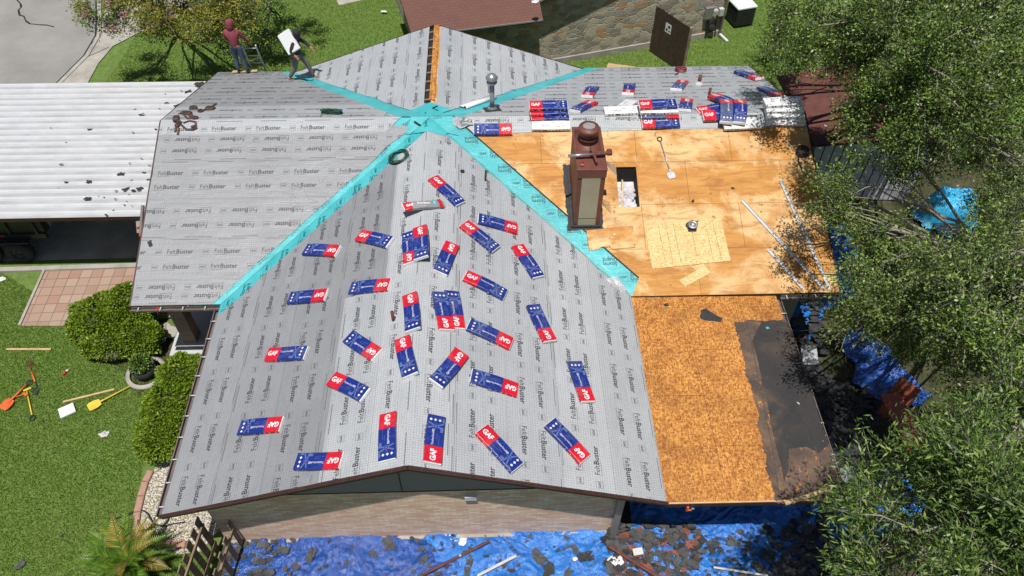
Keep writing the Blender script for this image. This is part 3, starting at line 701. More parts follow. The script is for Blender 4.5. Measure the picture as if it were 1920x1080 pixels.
def patch(fr, pxs, h, mat, name, seed=1, amp=.03, par=house):
    pts = [on(fr, *q) for q in pxs]; poly = jag(ccw([uvof(fr, q.x, q.y) for q in pts]), amp, .08, seed)
    mb = MB(); mb.face([P3(fr, u, v, h) for u, v in poly], 0, poly); return mb.build(name, mat, par)
patch('SH', [(1314, 582), (1322, 578), (1335, 586), (1344, 592), (1355, 596), (1352, 604), (1332, 602), (1314, 598)], .005, 'black', 'tar_stain', 3)
patch('SH', [(1244, 570), (1252, 568), (1254, 574), (1246, 575)], .005, 'black', 'tar_stain', 4, .01)
# bare wood triangle at the lower corner of the felt is the deck itself
# fascias and gutters
mb = MB()
for (a, b_) in (((-A_-.03, -.02, EZ-.06), (0, -.02, ZR-.05)), ((0, -.02, ZR-.05), (A_+.02, -.02, EZ-.06))):
    mb.bar(a, b_, .035, .13, 0, (0, 0, 1))
    mb.bar((a[0], -.055, a[2]+.045), (b_[0], -.055, b_[2]+.045), .03, .035, 0)
mb.bar((A_, -.02, 2.40), (SX+.02, -.02, 2.36), .035, .12)
mb.build('rake_board', 'fascia', house)
mb = MB(); mb.bar((A_+.02, -.01, 2.445), (SX, -.01, 2.41), .03, .035); mb.build('edge_batten', 'wood', house)
for (x, sg) in ((-LL, -1), (RR, 1)):
    mb = MB(); mb.bar((x+sg*.02, YE, EZ-.05), (x+sg*.02, YM, ZR-.05), .035, .12); mb.bar((x+sg*.02, YM, ZR-.05), (x+sg*.02, YR, 2.57-.05), .035, .12); mb.build('rake_board', 'fascia', house)
mb = MB(); mb.bar((-4.5, 14.53, 2.57), (0, 14.53, ZR-.05), .035, .12); mb.bar((0, 14.53, ZR-.05), (4.5, 14.53, 2.57), .035, .12)
mb.build('rake_board', 'fascia', house)
def gutter(a, b_, out, mat='gutter', n=6):
    a, b_, out = Vector(a), Vector(b_), Vector(out).normalized(); mb = MB(); L = (b_-a).length; d = (b_-a)/L
    w, h = .115, .09; prof = [(0, 0), (0, -h), (w*.8, -h), (w, -h*.5), (w, 0), (w-.02, 0), (w-.02, -.012), (w-.012, -h*.5), (w*.8-.008, -h+.008), (.008, -h+.008), (.008, 0)]
    i = len(mb.v)
    vs = [a+out*x+Vector((0, 0, z)) for x, z in prof]+[b_+out*x+Vector((0, 0, z)) for x, z in prof]; m_ = len(prof)
    fs = [(k, (k+1) % m_, m_+(k+1) % m_, m_+k) for k in range(m_)]+[tuple(range(m_)), tuple(range(2*m_-1, m_-1, -1))]
    mb.mesh(vs, fs); o = mb.build('gutter', mat, house)
    s_ = MB()
    for k in range(n):
        c = a+d*L*(k+.35)/n; s_.bar(c+Vector((0, 0, -.006)), c+out*(w+.012)+Vector((0, 0, -.006)), .022, .012)
    sp = s_.build('gutter_spikes', 'drip'); under(sp, o); return o
gutter((-LL, YE-.01, EZ-.02), (-A_-.02, YE-.01, EZ-.02), (0, -1, 0), n=4)
gutter((-A_-.01, 0, EZ-.03), (-A_-.01, YE-.14, EZ-.03), (-1, 0, 0), n=10)
gutter((SX+.01, 0, 2.37), (SX+.01, YE, 2.37), (1, 0, 0), n=7)
gutter((SX+.1, YE-.01, EZ-.03), (RR, YE-.01, EZ-.03), (0, -1, 0), n=4)

# valley membranes (ice barrier) with their printing
def membrane(fr, poly, h, line_a, line_b, off, flip=False, nm='valley_membrane', rows=(0,)):
    "poly in uv; printing runs from line_a to line_b (xy points)"
    mb = MB(); poly = ccw(poly); mb.face([P3(fr, u, v+(h*.38 if v > TOPV[fr]-.01 else 0), h) for u, v in poly], 0, poly)
    a, b_ = Vector(uvof(fr, *line_a)), Vector(uvof(fr, *line_b)); d = (b_-a); L = d.length; d /= L; n = Vector((-d.y, d.x)); ang = math.atan2(d.y, d.x)
    if flip == 'x':
        for k in range(int(L/.60)+1):
            q = a+d*(k*.60+.15)+n*off; f_ = PI if k % 2 else 0
            for D, du in ((D_GAF2, -.34), (D_STORM, -.07)):
                decal(mb, fr, D, q.x-du if f_ else q.x+du, q.y+(.14 if f_ else 0), f_, poly, h+.0014, 1, .92)
    elif flip is not None:
        for k in range(int(L/1.02)+1):
            q = a+d*(k*1.02+.05)+n*off
            for D, du in ((D_GAF2, 0), (D_STORM, .30)):
                r_ = q+d*du
                decal(mb, fr, D, r_.x, r_.y, ang, poly, h+.0014, 1)
            q2 = a+d*(k*1.02+.52+.40)+n*(off-.33)
            for D, du in ((D_GAF2, 0), (D_STORM, -.30)):
                r_ = q2+d*du; decal(mb, fr, D, r_.x, r_.y+0, ang+PI, poly, h+.0014, 1)
    return mb.build(nm, ['teal', 'tealink'], house)
W_ = .70
# left front valley: both slopes
membrane('GL', uvp('GL', [(-A_, YE), (0, YM), (0, YM-W_), (-A_, YE-W_)]), .0035, (-A_, YE-.33), (0, YM-.33), -.02, 'x')
membrane('MF', uvp('MF', [(-A_, YE), (-A_-W_, YE), (-W_-.3, YM), (0, YM)]), .0035, (-A_-.15, YE), (-.15, YM), .05)
# right front valley: wide exposed band on the plywood side
membrane('MF', uvp('MF', [(A_+.02, YE-.0), (A_+.22, YE+.42), (.62, YM), (0, YM)]), .0045, (A_, YE+.12), (.05, YM+.05), -.26, 'x')
membrane('GR', uvp('GR', [(A_, YE), (A_, YE-.35), (0, YM-.5), (0, YM)]), .0035, (A_, YE), (0, YM), 0, None)
mb = MB(); q0, q1 = P3('MF', *uvof('MF', .64, YM-.02), .012), P3('MF', *uvof('MF', A_+.22, YE+.44), .012); mb.bar(q0, q1, .035, .014)
a = on('MF', 1098, 440)
mb.build('membrane_edge', 'black', house)
# rear valleys
membrane('MR', uvp('MR', [(0, YM), (-1.05, YM), (-4.62-.6, YR), (-4.62, YR)]), .0035, (-.05, YM+.0), (-4.62, YR-.05), -.25)
membrane('GL', uvp('GL', [(0, YM), (0, YM+.55), (-4.2, 14.5), (-4.5, 14.5)]), .0035, (0, YM+.1), (-4.4, 14.5), -.1, None)
membrane('MR', uvp('MR', [(0, YM), (1.1, YM), (4.62+.7, YR), (4.62, YR)]), .0035, (4.55, YR-.2), (.05, YM), -.25)
membrane('GR', uvp('GR', [(0, YM), (0, YM+.5), (4.3, 14.5), (4.5, 14.5)]), .0035, (0, YM+.1), (4.4, 14.5), -.1, None)
# patches over the crossing
for ip_, (fr, pts) in enumerate((('GL', [(0, YM), (-.42, YM-.42), (-.55, 9.35), (0, 9.2)]), ('GR', [(0, YM), (.6, YM-.6), (.5, 9.2), (0, 9.2)]),
                ('MF', [(0, YM), (-.62, YM-.0), (-.8, YM-.62), (-.62, YM-.62)]), ('MR', [(-.95, YM), (.8, YM), (.8, YM+.35), (.2, YM+.35), (-.75, YM+.75)]),
                ('GL', [(0, YM), (-.7, YM+.7), (0, YM+.8)]), ('GR', [(0, YM), (.7, YM+.7), (0, YM+.8)]), ('MF', [(0, YM), (.75, YM), (.95, YM-.7), (.6, YM-.6)]))):
    pts = [(x*.78, YM+(y-YM)*.78) for x, y in pts]; membrane(fr, uvp(fr, pts), .030, pts[0], pts[1], .0, 'x' if ip_ in (0, 3, 6) else None, nm='membrane_patch')
mb = MB(); mb.tube([on('MR', 797, 213, .05), on('MR', 806, 205, .09), on('GL', 820, 199, .06)], .02, 6); mb.tube([on('MF', 777, 228, .05), on('MF', 789, 236, .05)], .03, 6)
mb.build('membrane_edge', 'black', house)

# underlayment sheets
EXP = 1.06
def run_sheets(reg, clips, flips, v_start, exps, mats, phase0, name='underlayment_sheet', h0=.008, labels=None):
    fr, poly = REG[reg]
    for c_ in clips: poly = clip(poly, *c_)
    v = v_start
    for k, e in enumerate(exps):
        p = clip(clip(poly, 0, -1, -v), 0, 1, v+e+.07)
        if len(p) > 2 and e > 0:
            mb = MB(); h = h0+.003*k
            feltpiece(mb, fr, p, h, 0, flips[k], v, v+e+.05, (phase0*(k+1)*.37) % 1.13)
            o = mb.build(name, [mats[k % len(mats)], 'ink', 'ink_soft'], house)
            if labels and labels[k]: o['label'] = labels[k]
        v += e
def vclip(fr, x1, y1, x2, y2, inside):
    a, b_ = uvof(fr, x1, y1), uvof(fr, x2, y2); c_ = uvof(fr, *inside); A2, B2 = (b_[1]-a[1]), -(b_[0]-a[0]); C2 = A2*a[0]+B2*a[1]
    if A2*c_[0]+B2*c_[1] > C2: A2, B2, C2 = -A2, -B2, -C2
    return (A2, B2, C2)
# main front, left half  (from the eave upward)
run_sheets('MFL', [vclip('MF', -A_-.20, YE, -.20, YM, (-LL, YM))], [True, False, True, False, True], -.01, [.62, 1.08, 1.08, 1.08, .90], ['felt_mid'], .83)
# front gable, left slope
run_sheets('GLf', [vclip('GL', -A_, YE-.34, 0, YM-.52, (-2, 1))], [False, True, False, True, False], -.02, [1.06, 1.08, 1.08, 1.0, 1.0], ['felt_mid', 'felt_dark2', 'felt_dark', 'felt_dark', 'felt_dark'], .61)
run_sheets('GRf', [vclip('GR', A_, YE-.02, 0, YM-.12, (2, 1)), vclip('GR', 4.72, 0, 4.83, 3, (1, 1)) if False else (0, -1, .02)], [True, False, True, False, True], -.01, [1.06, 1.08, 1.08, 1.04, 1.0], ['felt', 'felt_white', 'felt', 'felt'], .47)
def ridge_sheet(frA, regA, frB, regB, dA, dB, mat, clipsA=(), clipsB=(), h=.024, phase=.2, flipA=False, flipB=True):
    mb = MB()
    for fr, reg, dd, cl, fl in ((frA, regA, dA, clipsA, flipA), (frB, regB, dB, clipsB, flipB)):
        p = REG[reg][1]; top = max(q[1] for q in p)
        for c_ in cl: p = clip(p, *c_)
        p = clip(p, 0, -1, -(top-dd))
        feltpiece(mb, fr, p, h, 0, fl, top-dd, top, phase, rows=(.42,) if dd < .9 else (.35, .72), bars=True)
    return mb.build('ridge_sheet', [mat, 'ink', 'ink_soft'], house)
o = ridge_sheet('GL', 'GLf', 'GR', 'GRf', .80, .78, 'felt_white', [vclip('GL', -A_, YE-.34, 0, YM-.50, (-2, 1))], [vclip('GR', A_, YE-.02, 0, YM-.50, (2, 1))])
o['label'] = 'pale underlayment sheet folded over the front ridge'
# lighter sheet on the lower half of the left slope
fr, p = REG['GLf']; top = LS
p = clip(clip(clip(p, 0, -1, -(top-1.75)), 0, 1, top-.70), -1, 0, -(YM-4.35))
mb = MB(); feltpiece(mb, fr, p, .022, 0, True, top-1.75, top-.68, .35); o = mb.build('underlayment_sheet', ['felt', 'ink', 'ink_soft'], house); o['label'] = 'lighter underlayment sheet low on the left slope by the ridge'
ridge_sheet('MF', 'MFL', 'MR', 'MRL', .45, .45, 'felt', [vclip('MF', -A_-.20, YE, -.75, YM, (-LL, YM))], [vclip('MR', -.95, YM, -A_-.6, YR, (-LL, YM))], flipB=True)
# rear slopes
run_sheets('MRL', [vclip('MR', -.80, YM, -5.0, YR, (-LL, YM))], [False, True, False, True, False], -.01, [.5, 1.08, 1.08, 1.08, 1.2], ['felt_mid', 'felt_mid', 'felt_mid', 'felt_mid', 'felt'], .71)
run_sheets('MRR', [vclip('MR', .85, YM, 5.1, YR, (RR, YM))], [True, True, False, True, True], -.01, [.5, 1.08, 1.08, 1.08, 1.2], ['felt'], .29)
# strip of felt turned over the right-hand ridge on to the plywood
mb = MB(); p = ccw(uvp('MF', [(.72, YM), (RR, YM), (RR, YM-.42), (1.15, YM-.50)])); tp = TOPV['MF']
feltpiece(mb, 'MF', p, .012, 0, True, tp-.46, tp+.15, .4, rows=(.48,), bars=False); o = mb.build('ridge_sheet', ['felt_white', 'ink', 'ink_soft'], house)
run_sheets('RL', [vclip('GL', -.35, YM+.1, -4.7, 14.45, (-.5, 14)), (0, 1, uvof('GL', -.18, 12)[1])], [False, True, False, False, True], -.01, [.9, 1.08, 1.08, 1.2, 1.2], ['felt', 'felt', 'felt', 'felt'], .53)
run_sheets('RR', [vclip('GR', .35, YM+.1, 4.6, 14.35, (.5, 14)), (0, 1, uvof('GR', .14, 12)[1])], [True, False, True, True, True], -.01, [.9, 1.08, 1.08, 1.2, 1.2], ['felt', 'felt', 'felt_white', 'felt_white'], .31)
mb = MB(); mb.bar((.03, 10.75, ZR+.0), (.03, 14.5, ZR+.0), .15, .03)
mb.build('ridge_board', 'osb', house)
mb = MB()
for k in range(9): mb.bar((-.22, 10.9+k*.42, ZR-.11), (.0, 10.9+k*.42, ZR-.07), .05, .04, 1)
mb.box((-.10, 12.6, ZR-.16), (.24, 3.9, .05)); mb.build('ridge_gap', ['dark', 'woodold'], house)

# chimney with sub-parts
cx0, cx1, cy0, cy1, ct = 3.55, 4.20, 6.96, 8.50, 4.92
ch = MB(); wallbox(ch, cx0, cy0, cx1, cy1, 2.9, ct); chim = ch.build('chimney', ['chimbrown'], house)
mb = MB(); mb.box(((cx0+cx1)/2, cy0-.008, 3.93), (.43, .016, 1.86)); under(mb.build('chimney_panel', 'chimpanel'), chim)
mb = MB()
for yy in (3.17, ): mb.box(((cx0+cx1)/2, cy0-.018, 3.42), (.43, .004, .008))
under(mb.build('panel_joint', 'dark'), chim)
mb = MB(); mb.box(((cx0+cx1)/2, (cy0+cy1)/2, ct+.02), (cx1-cx0+.05, cy1-cy0+.05, .05), None, 0, .008)
mb.box(((cx0+cx1)/2, cy0-.014, ct-.10), (cx1-cx0+.03, .02, .20)); under(mb.build('chimney_cap', 'chimbrown'), chim)
fc = Vector((3.86, 7.95, ct+.04))
mb = MB(); mb.lathe([(.20, 0), (.20, .14), (.23, .15), (.23, .17), (.17, .18), (.17, .27), (.25, .28), (.25, .40), (.24, .43), (0, .44)], fc, 24)
mb.box(fc+Vector((-.0, .05, .005)), (.58, .8, .02)); under(mb.build('flue_cap', 'chimbrown', None, True), chim)
mb = MB(); pp = jag([(fc.x+.15*math.cos(k*.7), fc.y+.02+.13*math.sin(k*.7)) for k in range(9)], .02, .05, 3); mb.face([(x, y, fc.z+.446) for x, y in pp]); under(mb.build('faded_paint', 'pgrey'), chim)
mb = MB(); a = on('MF', 1056, 300, 0); 
fl = jag(jag([(cx0-.15, cy0-.12), (cx1+.08, cy0-.12), (cx1+.09, cy1+.10), (cx0-.16, cy1+.12)], .03, .25, 2), .02, .06, 3)
mb.face([(x, y, za(y)+.008) for x, y in fl])
for (a, b_) in (((cx0-.03, cy0-.03), (cx1+.03, cy0-.03)), ((cx0-.03, cy0-.03), (cx0-.03, cy1))):
    mb.bar((a[0], a[1], za(a[1])+.03), (b_[0], b_[1], za(b_[1])+.03), .05, .07)
under(mb.build('chimney_flashing', 'black'), chim)

# roof pipes
def pipe(px, py, h, r, mat, cap=False):
    b_ = on('MR', px, py); mb = MB(); mb.tube([b_-Vector((0, 0, .1)), b_+Vector((0, 0, h))], r, 14); o = mb.build('vent_pipe', mat, house, True)
    f = MB(); f.lathe([(r*2.0, 0.0), (r*1.3, .05), (r*1.02, .09)], b_+Vector((0, 0, .03)), 14)
    under(f.build('pipe_collar', 'white' if not cap else 'galv', None, True), o); return b_, o
b_, o = pipe(923, 206, .85, .065, 'galv', True)
mb = MB(); mb.lathe([(.05, .80), (.13, .84), (.14, .87), (.07, .89), (.07, .93), (.15, .96), (.16, 1.0), (.10, 1.08), (.03, 1.11), (0, 1.12)], b_, 20); under(mb.build('pipe_cap', 'galv', None, True), o)
mb = MB(); mb.box(b_+Vector((.0, -.02, .035)), (.44, .40, .012), Matrix.Rotation(-math.atan(P_), 3, 'X') @ Matrix.Rotation(.2, 3, 'Z')); under(mb.build('pipe_flashing', 'black'), o)
pipe(1310, 158, .30, .055, 'rust'); pipe(1328, 184, .32, .04, 'rust')
p0 = on('GL', 738, 602, 0); mb = MB(); mb.tube([p0-Vector((0, 0, .1)), p0+Vector((0, 0, .30))], .035, 12); mb.build('vent_pipe', 'rust', house, True)
mb = MB(); hp = on('GR', 867, 323, 0); mb.lathe([(.055, .02), (.055, .045), (0, .03)], hp, 14); mb.build('pipe_hole', 'dark', house)
mb = MB(); a, b_ = on('GR', 911, 320, .05), on('GR', 910, 338, .05); mb.bar(a, b_, .045, .05); tag(mb.build('pipe_stub', 'rubber'), 'short black rod lying on the felt near the top of the right slope', 'rod')

# ================================================================== SHINGLE BUNDLES
def bundle_mesh(name, sag=0.0, twist=0.0, style='std', seed=0, L=1.0, w=.337, h=.085):
    mb = MB(); rg = random.Random(seed); c_ = .014
    prof = [(-w/2+.004, 0), (-w/2, .012), (-w/2, h-c_), (-w/2+c_*.5, h-.004), (-w/2+c_, h), (w/2-c_, h), (w/2-c_*.5, h-.004), (w/2, h-c_), (w/2, .012), (w/2-.004, 0)]
    ph = rg.uniform(0, 6); 
    def D(x, y, z):
        zz = z+sag*((2*x/L)**2)*(-1)+ .004*math.sin(9*x+ph)*(z/h) 
        return (x, y+.006*math.sin(5*x+ph)*(1)+twist*x*x, zz)
    xs = [-.5*L, -.5*L+.012] + [(-.5+.024+i*(1-.048)/18)*L for i in range(1, 18)] + [.5*L-.012, .5*L]
    nP = len(prof)
    def zone(xm):
        if style == 'white': return 0
        if style == 'grey': return 5 if xm > -.30 else (1 if xm > -.47 else 0)
        if xm < -.475: return 0
        if xm < -.165: return 1
        if xm < .478: return 2 if style == 'std' else 7
        return 0
    rings = []
    for k, x in enumerate(xs):
        e = .010 if k in (0, len(xs)-1) else 0
        rings.append([D(x, y*(1-e*3), max(0, z-e if z > h/2 else z+e)) for y, z in prof])
    vs = [p for r_ in rings for p in r_]; base = len(mb.v); mb.v += vs
    for k in range(len(xs)-1):
        xm = (xs[k]+xs[k+1])/2/L
        for j in range(nP-1):
            mi = zone(xm)
            a, b_, c, d = k*nP+j, k*nP+j+1, (k+1)*nP+j+1, (k+1)*nP+j
            mb.f.append((base+a, base+d, base+c, base+b_)[::-1]); mb.m.append(mi); mb.uv.append([(0, 0)]*4)
    for k, flip in ((0, 0), (len(xs)-1, 1)):
        f = tuple(base+k*nP+j for j in range(nP)); mb.f.append(f[::-1] if not flip else f); mb.m.append(0); mb.uv.append([(0, 0)]*nP)
    def dec(D2, x, y, mi, sx=1, hh=.0018, ang=0):
        v2, tr = D2; ca, sa = math.cos(ang), math.sin(ang); i = len(mb.v)
        for q in v2:
            X, Y = x+(q[0]*ca-q[1]*sa)*sx, y+q[0]*sa+q[1]*ca
            mb.v.append(D(X, Y, h+hh))
        for t_ in tr: mb.f.append(tuple(int(i+kk) for kk in t_)); mb.m.append(mi); mb.uv.append([(0, 0)]*3)
    if style in ('std', 'dull'):
        dec(tx('GAF', .150, 0, 0, .006, sx=.84), -.452, -.04, 0)
        dec(tx('Timberline', .062, 0, 0, 0), -.145, .02, 0, .90); dec(tx('HD', .062, 0, 0, .0012), .105, .02, 0, .90); dec(tx('Shingles', .036, 0, 0, 0), -.02, -.045, 3)
        dec(tx('Lifetime Roofing', .03, 0, 0, 0), -.14, -.085, 3)
        dec(rectT(0, 0, .11, .05), .13, -.14, 3); dec(rectT(0, 0, .08, .03), .34, -.15, 3)
        for s_ in (-1, 1):
            dec((np.array([(.235, 0), (.265, 0), (.335, s_*.15), (.305, s_*.15)]), np.array([(0, 1, 2), (0, 2, 3)]) if s_ > 0 else np.array([(0, 2, 1), (0, 3, 2)])), 0, 0, 3)
            dec((np.array([(.235, 0), (.265, 0), (.215, s_*.15), (.185, s_*.15)]), np.array([(0, 1, 2), (0, 2, 3)]) if s_ > 0 else np.array([(0, 2, 1), (0, 3, 2)])), 0, 0, 3, 1, .0015)
        dia = lambda r: (np.array([(r, 0), (0, r), (-r, 0), (0, -r)]), np.array([(0, 1, 2), (0, 2, 3)]))
        dec(dia(.062), .25, 0, 3, 1, .002); dec(dia(.050), .25, 0, 2, 1, .0026); dec(dia(.030), .25, 0, 3, 1, .0032)
        for k in range(3): dec(dia(.029), .385, .085-.085*k+.02, 0, 1, .002)
        dec((np.array([(.012*math.cos(a), .012*math.sin(a)) for a in np.linspace(0, 5.2, 6)]), np.array([(0, i, i+1) for i in range(1, 5)])), .28, .05, 1, 1, .003)
        # printed sides
        for s_ in (-1, 1):
            for k in range(26):
                x = -.46+k*.036+rg.uniform(-.006, .006); ww = rg.uniform(.008, .024); z0 = rg.uniform(.014, .03); z1 = z0+rg.uniform(.015, .035)
                pts = [(x, s_*(w/2+.0015), z0), (x+ww, s_*(w/2+.0015), z0), (x+ww, s_*(w/2+.0015), z1), (x, s_*(w/2+.0015), z1)]
                mb.face([D(*p) for p in (pts if s_ < 0 else pts[::-1])], 4 if rg.random() < .7 else 0)
    if style == 'grey':
        dec(tx('GAF', .085, 0, 0, .005), -.46, -.02, 0); dec(tx('Pro-Start', .085, 0, 0, .004), -.20, .0, 0); dec(tx('Starter Strip', .035, 0, 0, 0), -.18, -.07, 0)
        dec((np.array([(.10, 0), (0, .11), (-.10, 0), (0, -.11)]), np.array([(0, 1, 2), (0, 2, 3)])), .24, .03, 6, 1, .002); dec(tx('S', .09, 0, 0, .004), .215, .0, 0, 1, .003)
        dec((np.array([(.32, -.12), (.46, -.15), (.46, .15), (.32, .12), (.36, 0)]), np.array([(0, 1, 4), (1, 2, 4), (2, 3, 4)])), 0, 0, 1, 1, .002)
    if style == 'white':
        for k in range(7):
            x = rg.uniform(-.4, .4); dec(rectT(0, 0, rg.uniform(.03, .12), rg.uniform(.01, .03)), x, rg.uniform(-.12, .1), 5, 1, .001, rg.uniform(-.3, .3))
        for s_ in (-1, 1):
            for k in range(9):
                x = -.42+k*.09+rg.uniform(-.02, .02); ww = rg.uniform(.03, .07)
                pts = [(x, s_*(w/2+.0015), .02), (x+ww, s_*(w/2+.0015), .02), (x+ww, s_*(w/2+.0015), .06), (x, s_*(w/2+.0015), .06)]
                mb.face([D(*p) for p in (pts if s_ < 0 else pts[::-1])], 4 if rg.random() < .5 else 5)
    me = bpy.data.meshes.new(name); me.from_pydata(mb.v, [], mb.f)
    for k in ('pwhite', 'pred', 'pblue', 'plblue', 'pink', 'pgrey', 'pteal', 'pdull'): me.materials.append(M[k])
    me.polygons.foreach_set('material_index', mb.m); me.update(); return me
M['pdull'] = plastic('wrap_dull_blue', (.07, .09, .20))
BM = {'a': bundle_mesh('shingle_bundle', .004, 0, 'std', 1), 'b': bundle_mesh('shingle_bundle', .012, .01, 'std', 2), 'c': bundle_mesh('shingle_bundle', -.006, -.012, 'std', 3),
      'd': bundle_mesh('shingle_bundle', .02, .015, 'std', 4), 'g': bundle_mesh('starter_bundle', .10, .16, 'grey', 5, 1.05, .22), 'w': bundle_mesh('shingle_bundle', .006, 0, 'white', 6),
      'u': bundle_mesh('shingle_bundle', .01, .01, 'dull', 7), 's': bundle_mesh('shingle_bundle', .14, .0, 'std', 8), 't': bundle_mesh('shingle_bundle', .13, .01, 'dull', 9)}
def place_bundle(key, pl, red, other, label, lift=0.0, group='bundles of shingles laid out over the roof', tiltx=0.0):
    h = .085+lift+.02
    a, b_ = on(pl, *red, h), on(pl, *other, h); n = PL[pl][0].normalized()
    x = (b_-a).normalized(); y = n.cross(x).normalized(); x = y.cross(n)
    c = (a+b_)/2 - n*.085
    R = Matrix((x, y, n)).transposed()
    if tiltx: R = R @ Matrix.Rotation(tiltx, 3, 'Y')
    o = bpy.data.objects.new('shingle_bundle' if key != 'g' else 'starter_bundle', BM[key]); COL.objects.link(o)
    mm = R.to_4x4(); mm.translation = c; o.matrix_world = mm
    return tag(o, label, 'shingle bundle', group)
B = [
 ('a', 'GR', (815, 333), (862, 378), 'highest blue bundle right of the front ridge, touching the grey starter bundle'),
 ('b', 'GR', (970, 427), (899, 407), 'blue bundle with red right end and upside-down lettering, highest beside the right teal strip'),
 ('c', 'GR', (873, 419), (929, 464), 'slanting blue bundle just below left of the highest one beside the right teal strip'),
 ('a', 'GR', (973, 461), (1009, 515), 'steeply slanted blue bundle with red top end, half way along the right teal strip'),
 ('b', 'GR', (849, 456), (826, 508), 'blue bundle with red top end leaning right, beside the overlapping pair on the ridge'),
 ('d', 'GR', (875, 514), (947, 550), 'blue bundle with red left end, above right of the side-by-side pair'),
 ('a', 'GR', (838, 615), (826, 548), 'left bundle of the side-by-side pair, its red end towards the front gable'),
 ('c', 'GR', (1031, 636), (1001, 573), 'blue bundle with red lower end, farthest right in the middle row of the front slope'),
 ('b', 'GR', (958, 642), (882, 606), 'blue bundle with red right end lying right of the side-by-side pair'),
 ('c', 'GR', (866, 661), (820, 716), 'blue bundle with red upper end, leaning right, below the side-by-side pair'),
 ('d', 'GR', (970, 729), (887, 702), 'blue bundle with red right end, right of the leaning one below the pair'),
 ('a', 'GR', (1103, 750), (1079, 678), 'blue bundle with red lower end nearest the bare strand board roof'),
 ('a', 'GR', (811, 866), (820, 779), 'blue bundle by the gable peak with its red end at the bottom edge'),
 ('c', 'GR', (907, 806), (968, 873), 'blue bundle slanting down right near the front edge, red end up left'),
 ('b', 'GR', (1096, 857), (1035, 792), 'slanting blue bundle with red lower right end, nearest the front right corner'),
 ('b', 'GL', (634, 469), (569, 465), 'blue bundle with red right end, highest of those on the left slope'),
 ('c', 'GL', (671, 439), (732, 453), 'blue bundle with red left end near the ridge at the top of the left slope'),
 ('a', 'GL', (611, 551), (540, 557), 'blue bundle with upside-down lettering nearest the left teal strip, red end right'),
 ('d', 'GL', (729, 531), (655, 538), 'blue bundle close left of the ridge with its red end touching the pale ridge sheet'),
 ('b', 'GL', (498, 663), (573, 660), 'blue bundle with upright lettering and red left end, farthest left in the middle'),
 ('a', 'GL', (705, 664), (652, 629), 'blue bundle slanting down right to its red end, left of the ridge in the middle'),
 ('c', 'GL', (621, 708), (684, 739), 'slanting blue bundle with red left end on the edge of the lighter sheet'),
 ('d', 'GL', (526, 793), (446, 800), 'blue bundle nearest the left eave gutter, red end right'),
 ('b', 'GL', (726, 775), (723, 860), 'blue bundle with red upper end just left of the gable peak'),
 ('a', 'GL', (641, 862), (551, 864), 'blue bundle nearest the front rake on the left slope, red end right with upside-down lettering'),
 ('c', 'GL', (768, 553), (773, 614), 'upright blue bundle with red upper end just left of the side-by-side pair'),
 ('b', 'GL', (753, 634), (766, 700), 'blue bundle with red upper end, on the ridge sheet below left of the pair'),
 ('a', 'GL', (768, 490), (766, 435), 'lower bundle of the overlapping pair at the ridge, red end pointing down'),
]
for key, pl, a, b_, lab in B: place_bundle(key, pl, a, b_, lab)
place_bundle('c', 'GL', (787, 425), (789, 481), 'upper bundle of the overlapping pair at the ridge, red end pointing up', .05)
place_bundle('b', 'GR', (858, 611), (849, 547), 'right bundle of the side-by-side pair, partly beneath the other', -.02)
place_bundle('g', 'GR', (762, 384), (834, 379), 'long grey starter bundle bent over the ridge, with teal diamond and red end', .03, 'bundles of shingles laid out over the roof')
R_ = [
 ('a', 'MR', (1100, 178), (1113, 161), 'small-looking blue bundle on the rear slope, left of the upright blue one, red end near'),
 ('b', 'MR', (1177, 174), (1182, 155), 'blue bundle pointing straight up the rear slope above the white one, red end near'),
 ('u', 'MR', (1281, 149), (1268, 165), 'greyish faded bundle on the rear slope beside the brown vent pipe, red end far'),
 ('b', 'MR', (1110, 189), (1079, 204), 'slanting blue bundle on the rear slope just above the left ridge stack, red end right'),
 ('w', 'MR', (1186, 186), (1160, 205), 'white-faced bundle lying face down on the rear slope between the ridge stacks'),
 ('a', 'MR', (1289, 184), (1284, 204), 'blue bundle on the rear slope beside the thin brown vent pipe, red end far'),
 ('c', 'MR', (1420, 144), (1388, 133), 'blue bundle at the far edge of the rear slope, red end right'),
 ('d', 'MR', (1462, 177), (1430, 162), 'blue bundle in tree shade near the right end of the rear slope, red end right'),
]
for key, pl, a, b_, lab in R_: place_bundle(key, pl, a, b_, lab, .004)
place_bundle('a', 'MF', (958, 241), (891, 241), 'single blue bundle lying along the ridge beside the capped flue, lettering upside down', .0)
def ridge_bundle(key, px, y, z, rotz, label, roll=0.0, w2=None, bend=None, pitch=0.0):
    "bundle at world position above the ridge; px gives its x on the ridge line"
    p = on('MF', px, 226); o = bpy.data.objects.new('shingle_bundle', BM[key]); COL.objects.link(o)
    o.matrix_world = Matrix.Translation((p.x, y, z)) @ Matrix.Rotation(rotz, 4, 'Z') @ Matrix.Rotation(roll, 4, 'X') @ Matrix.Rotation(pitch, 4, 'Y')
    return tag(o, label, 'shingle bundle', 'bundles stacked on the rear ridge')
S1 = 1028
ridge_bundle('w', S1+4, 9.68, ZR-.07, 0, 'bottom white bundle of the left ridge stack', .32)
ridge_bundle('a', S1+3, 9.90, ZR+.045, 0, 'second bundle of the left ridge stack, mostly dark printed side showing', .14)
ridge_bundle('b', S1+1, 9.98, ZR+.14, .01, 'third bundle of the left ridge stack, red and dark side showing', .08)
ridge_bundle('c', S1, 10.06, ZR+.235, 0, 'top bundle of the left ridge stack, bright red left end', .06)
S2 = 1236
ridge_bundle('b', S2+1, 9.70, ZR-.07, .02, 'bottom bundle of the stack behind the skylight hole, pinkish red end', .30)
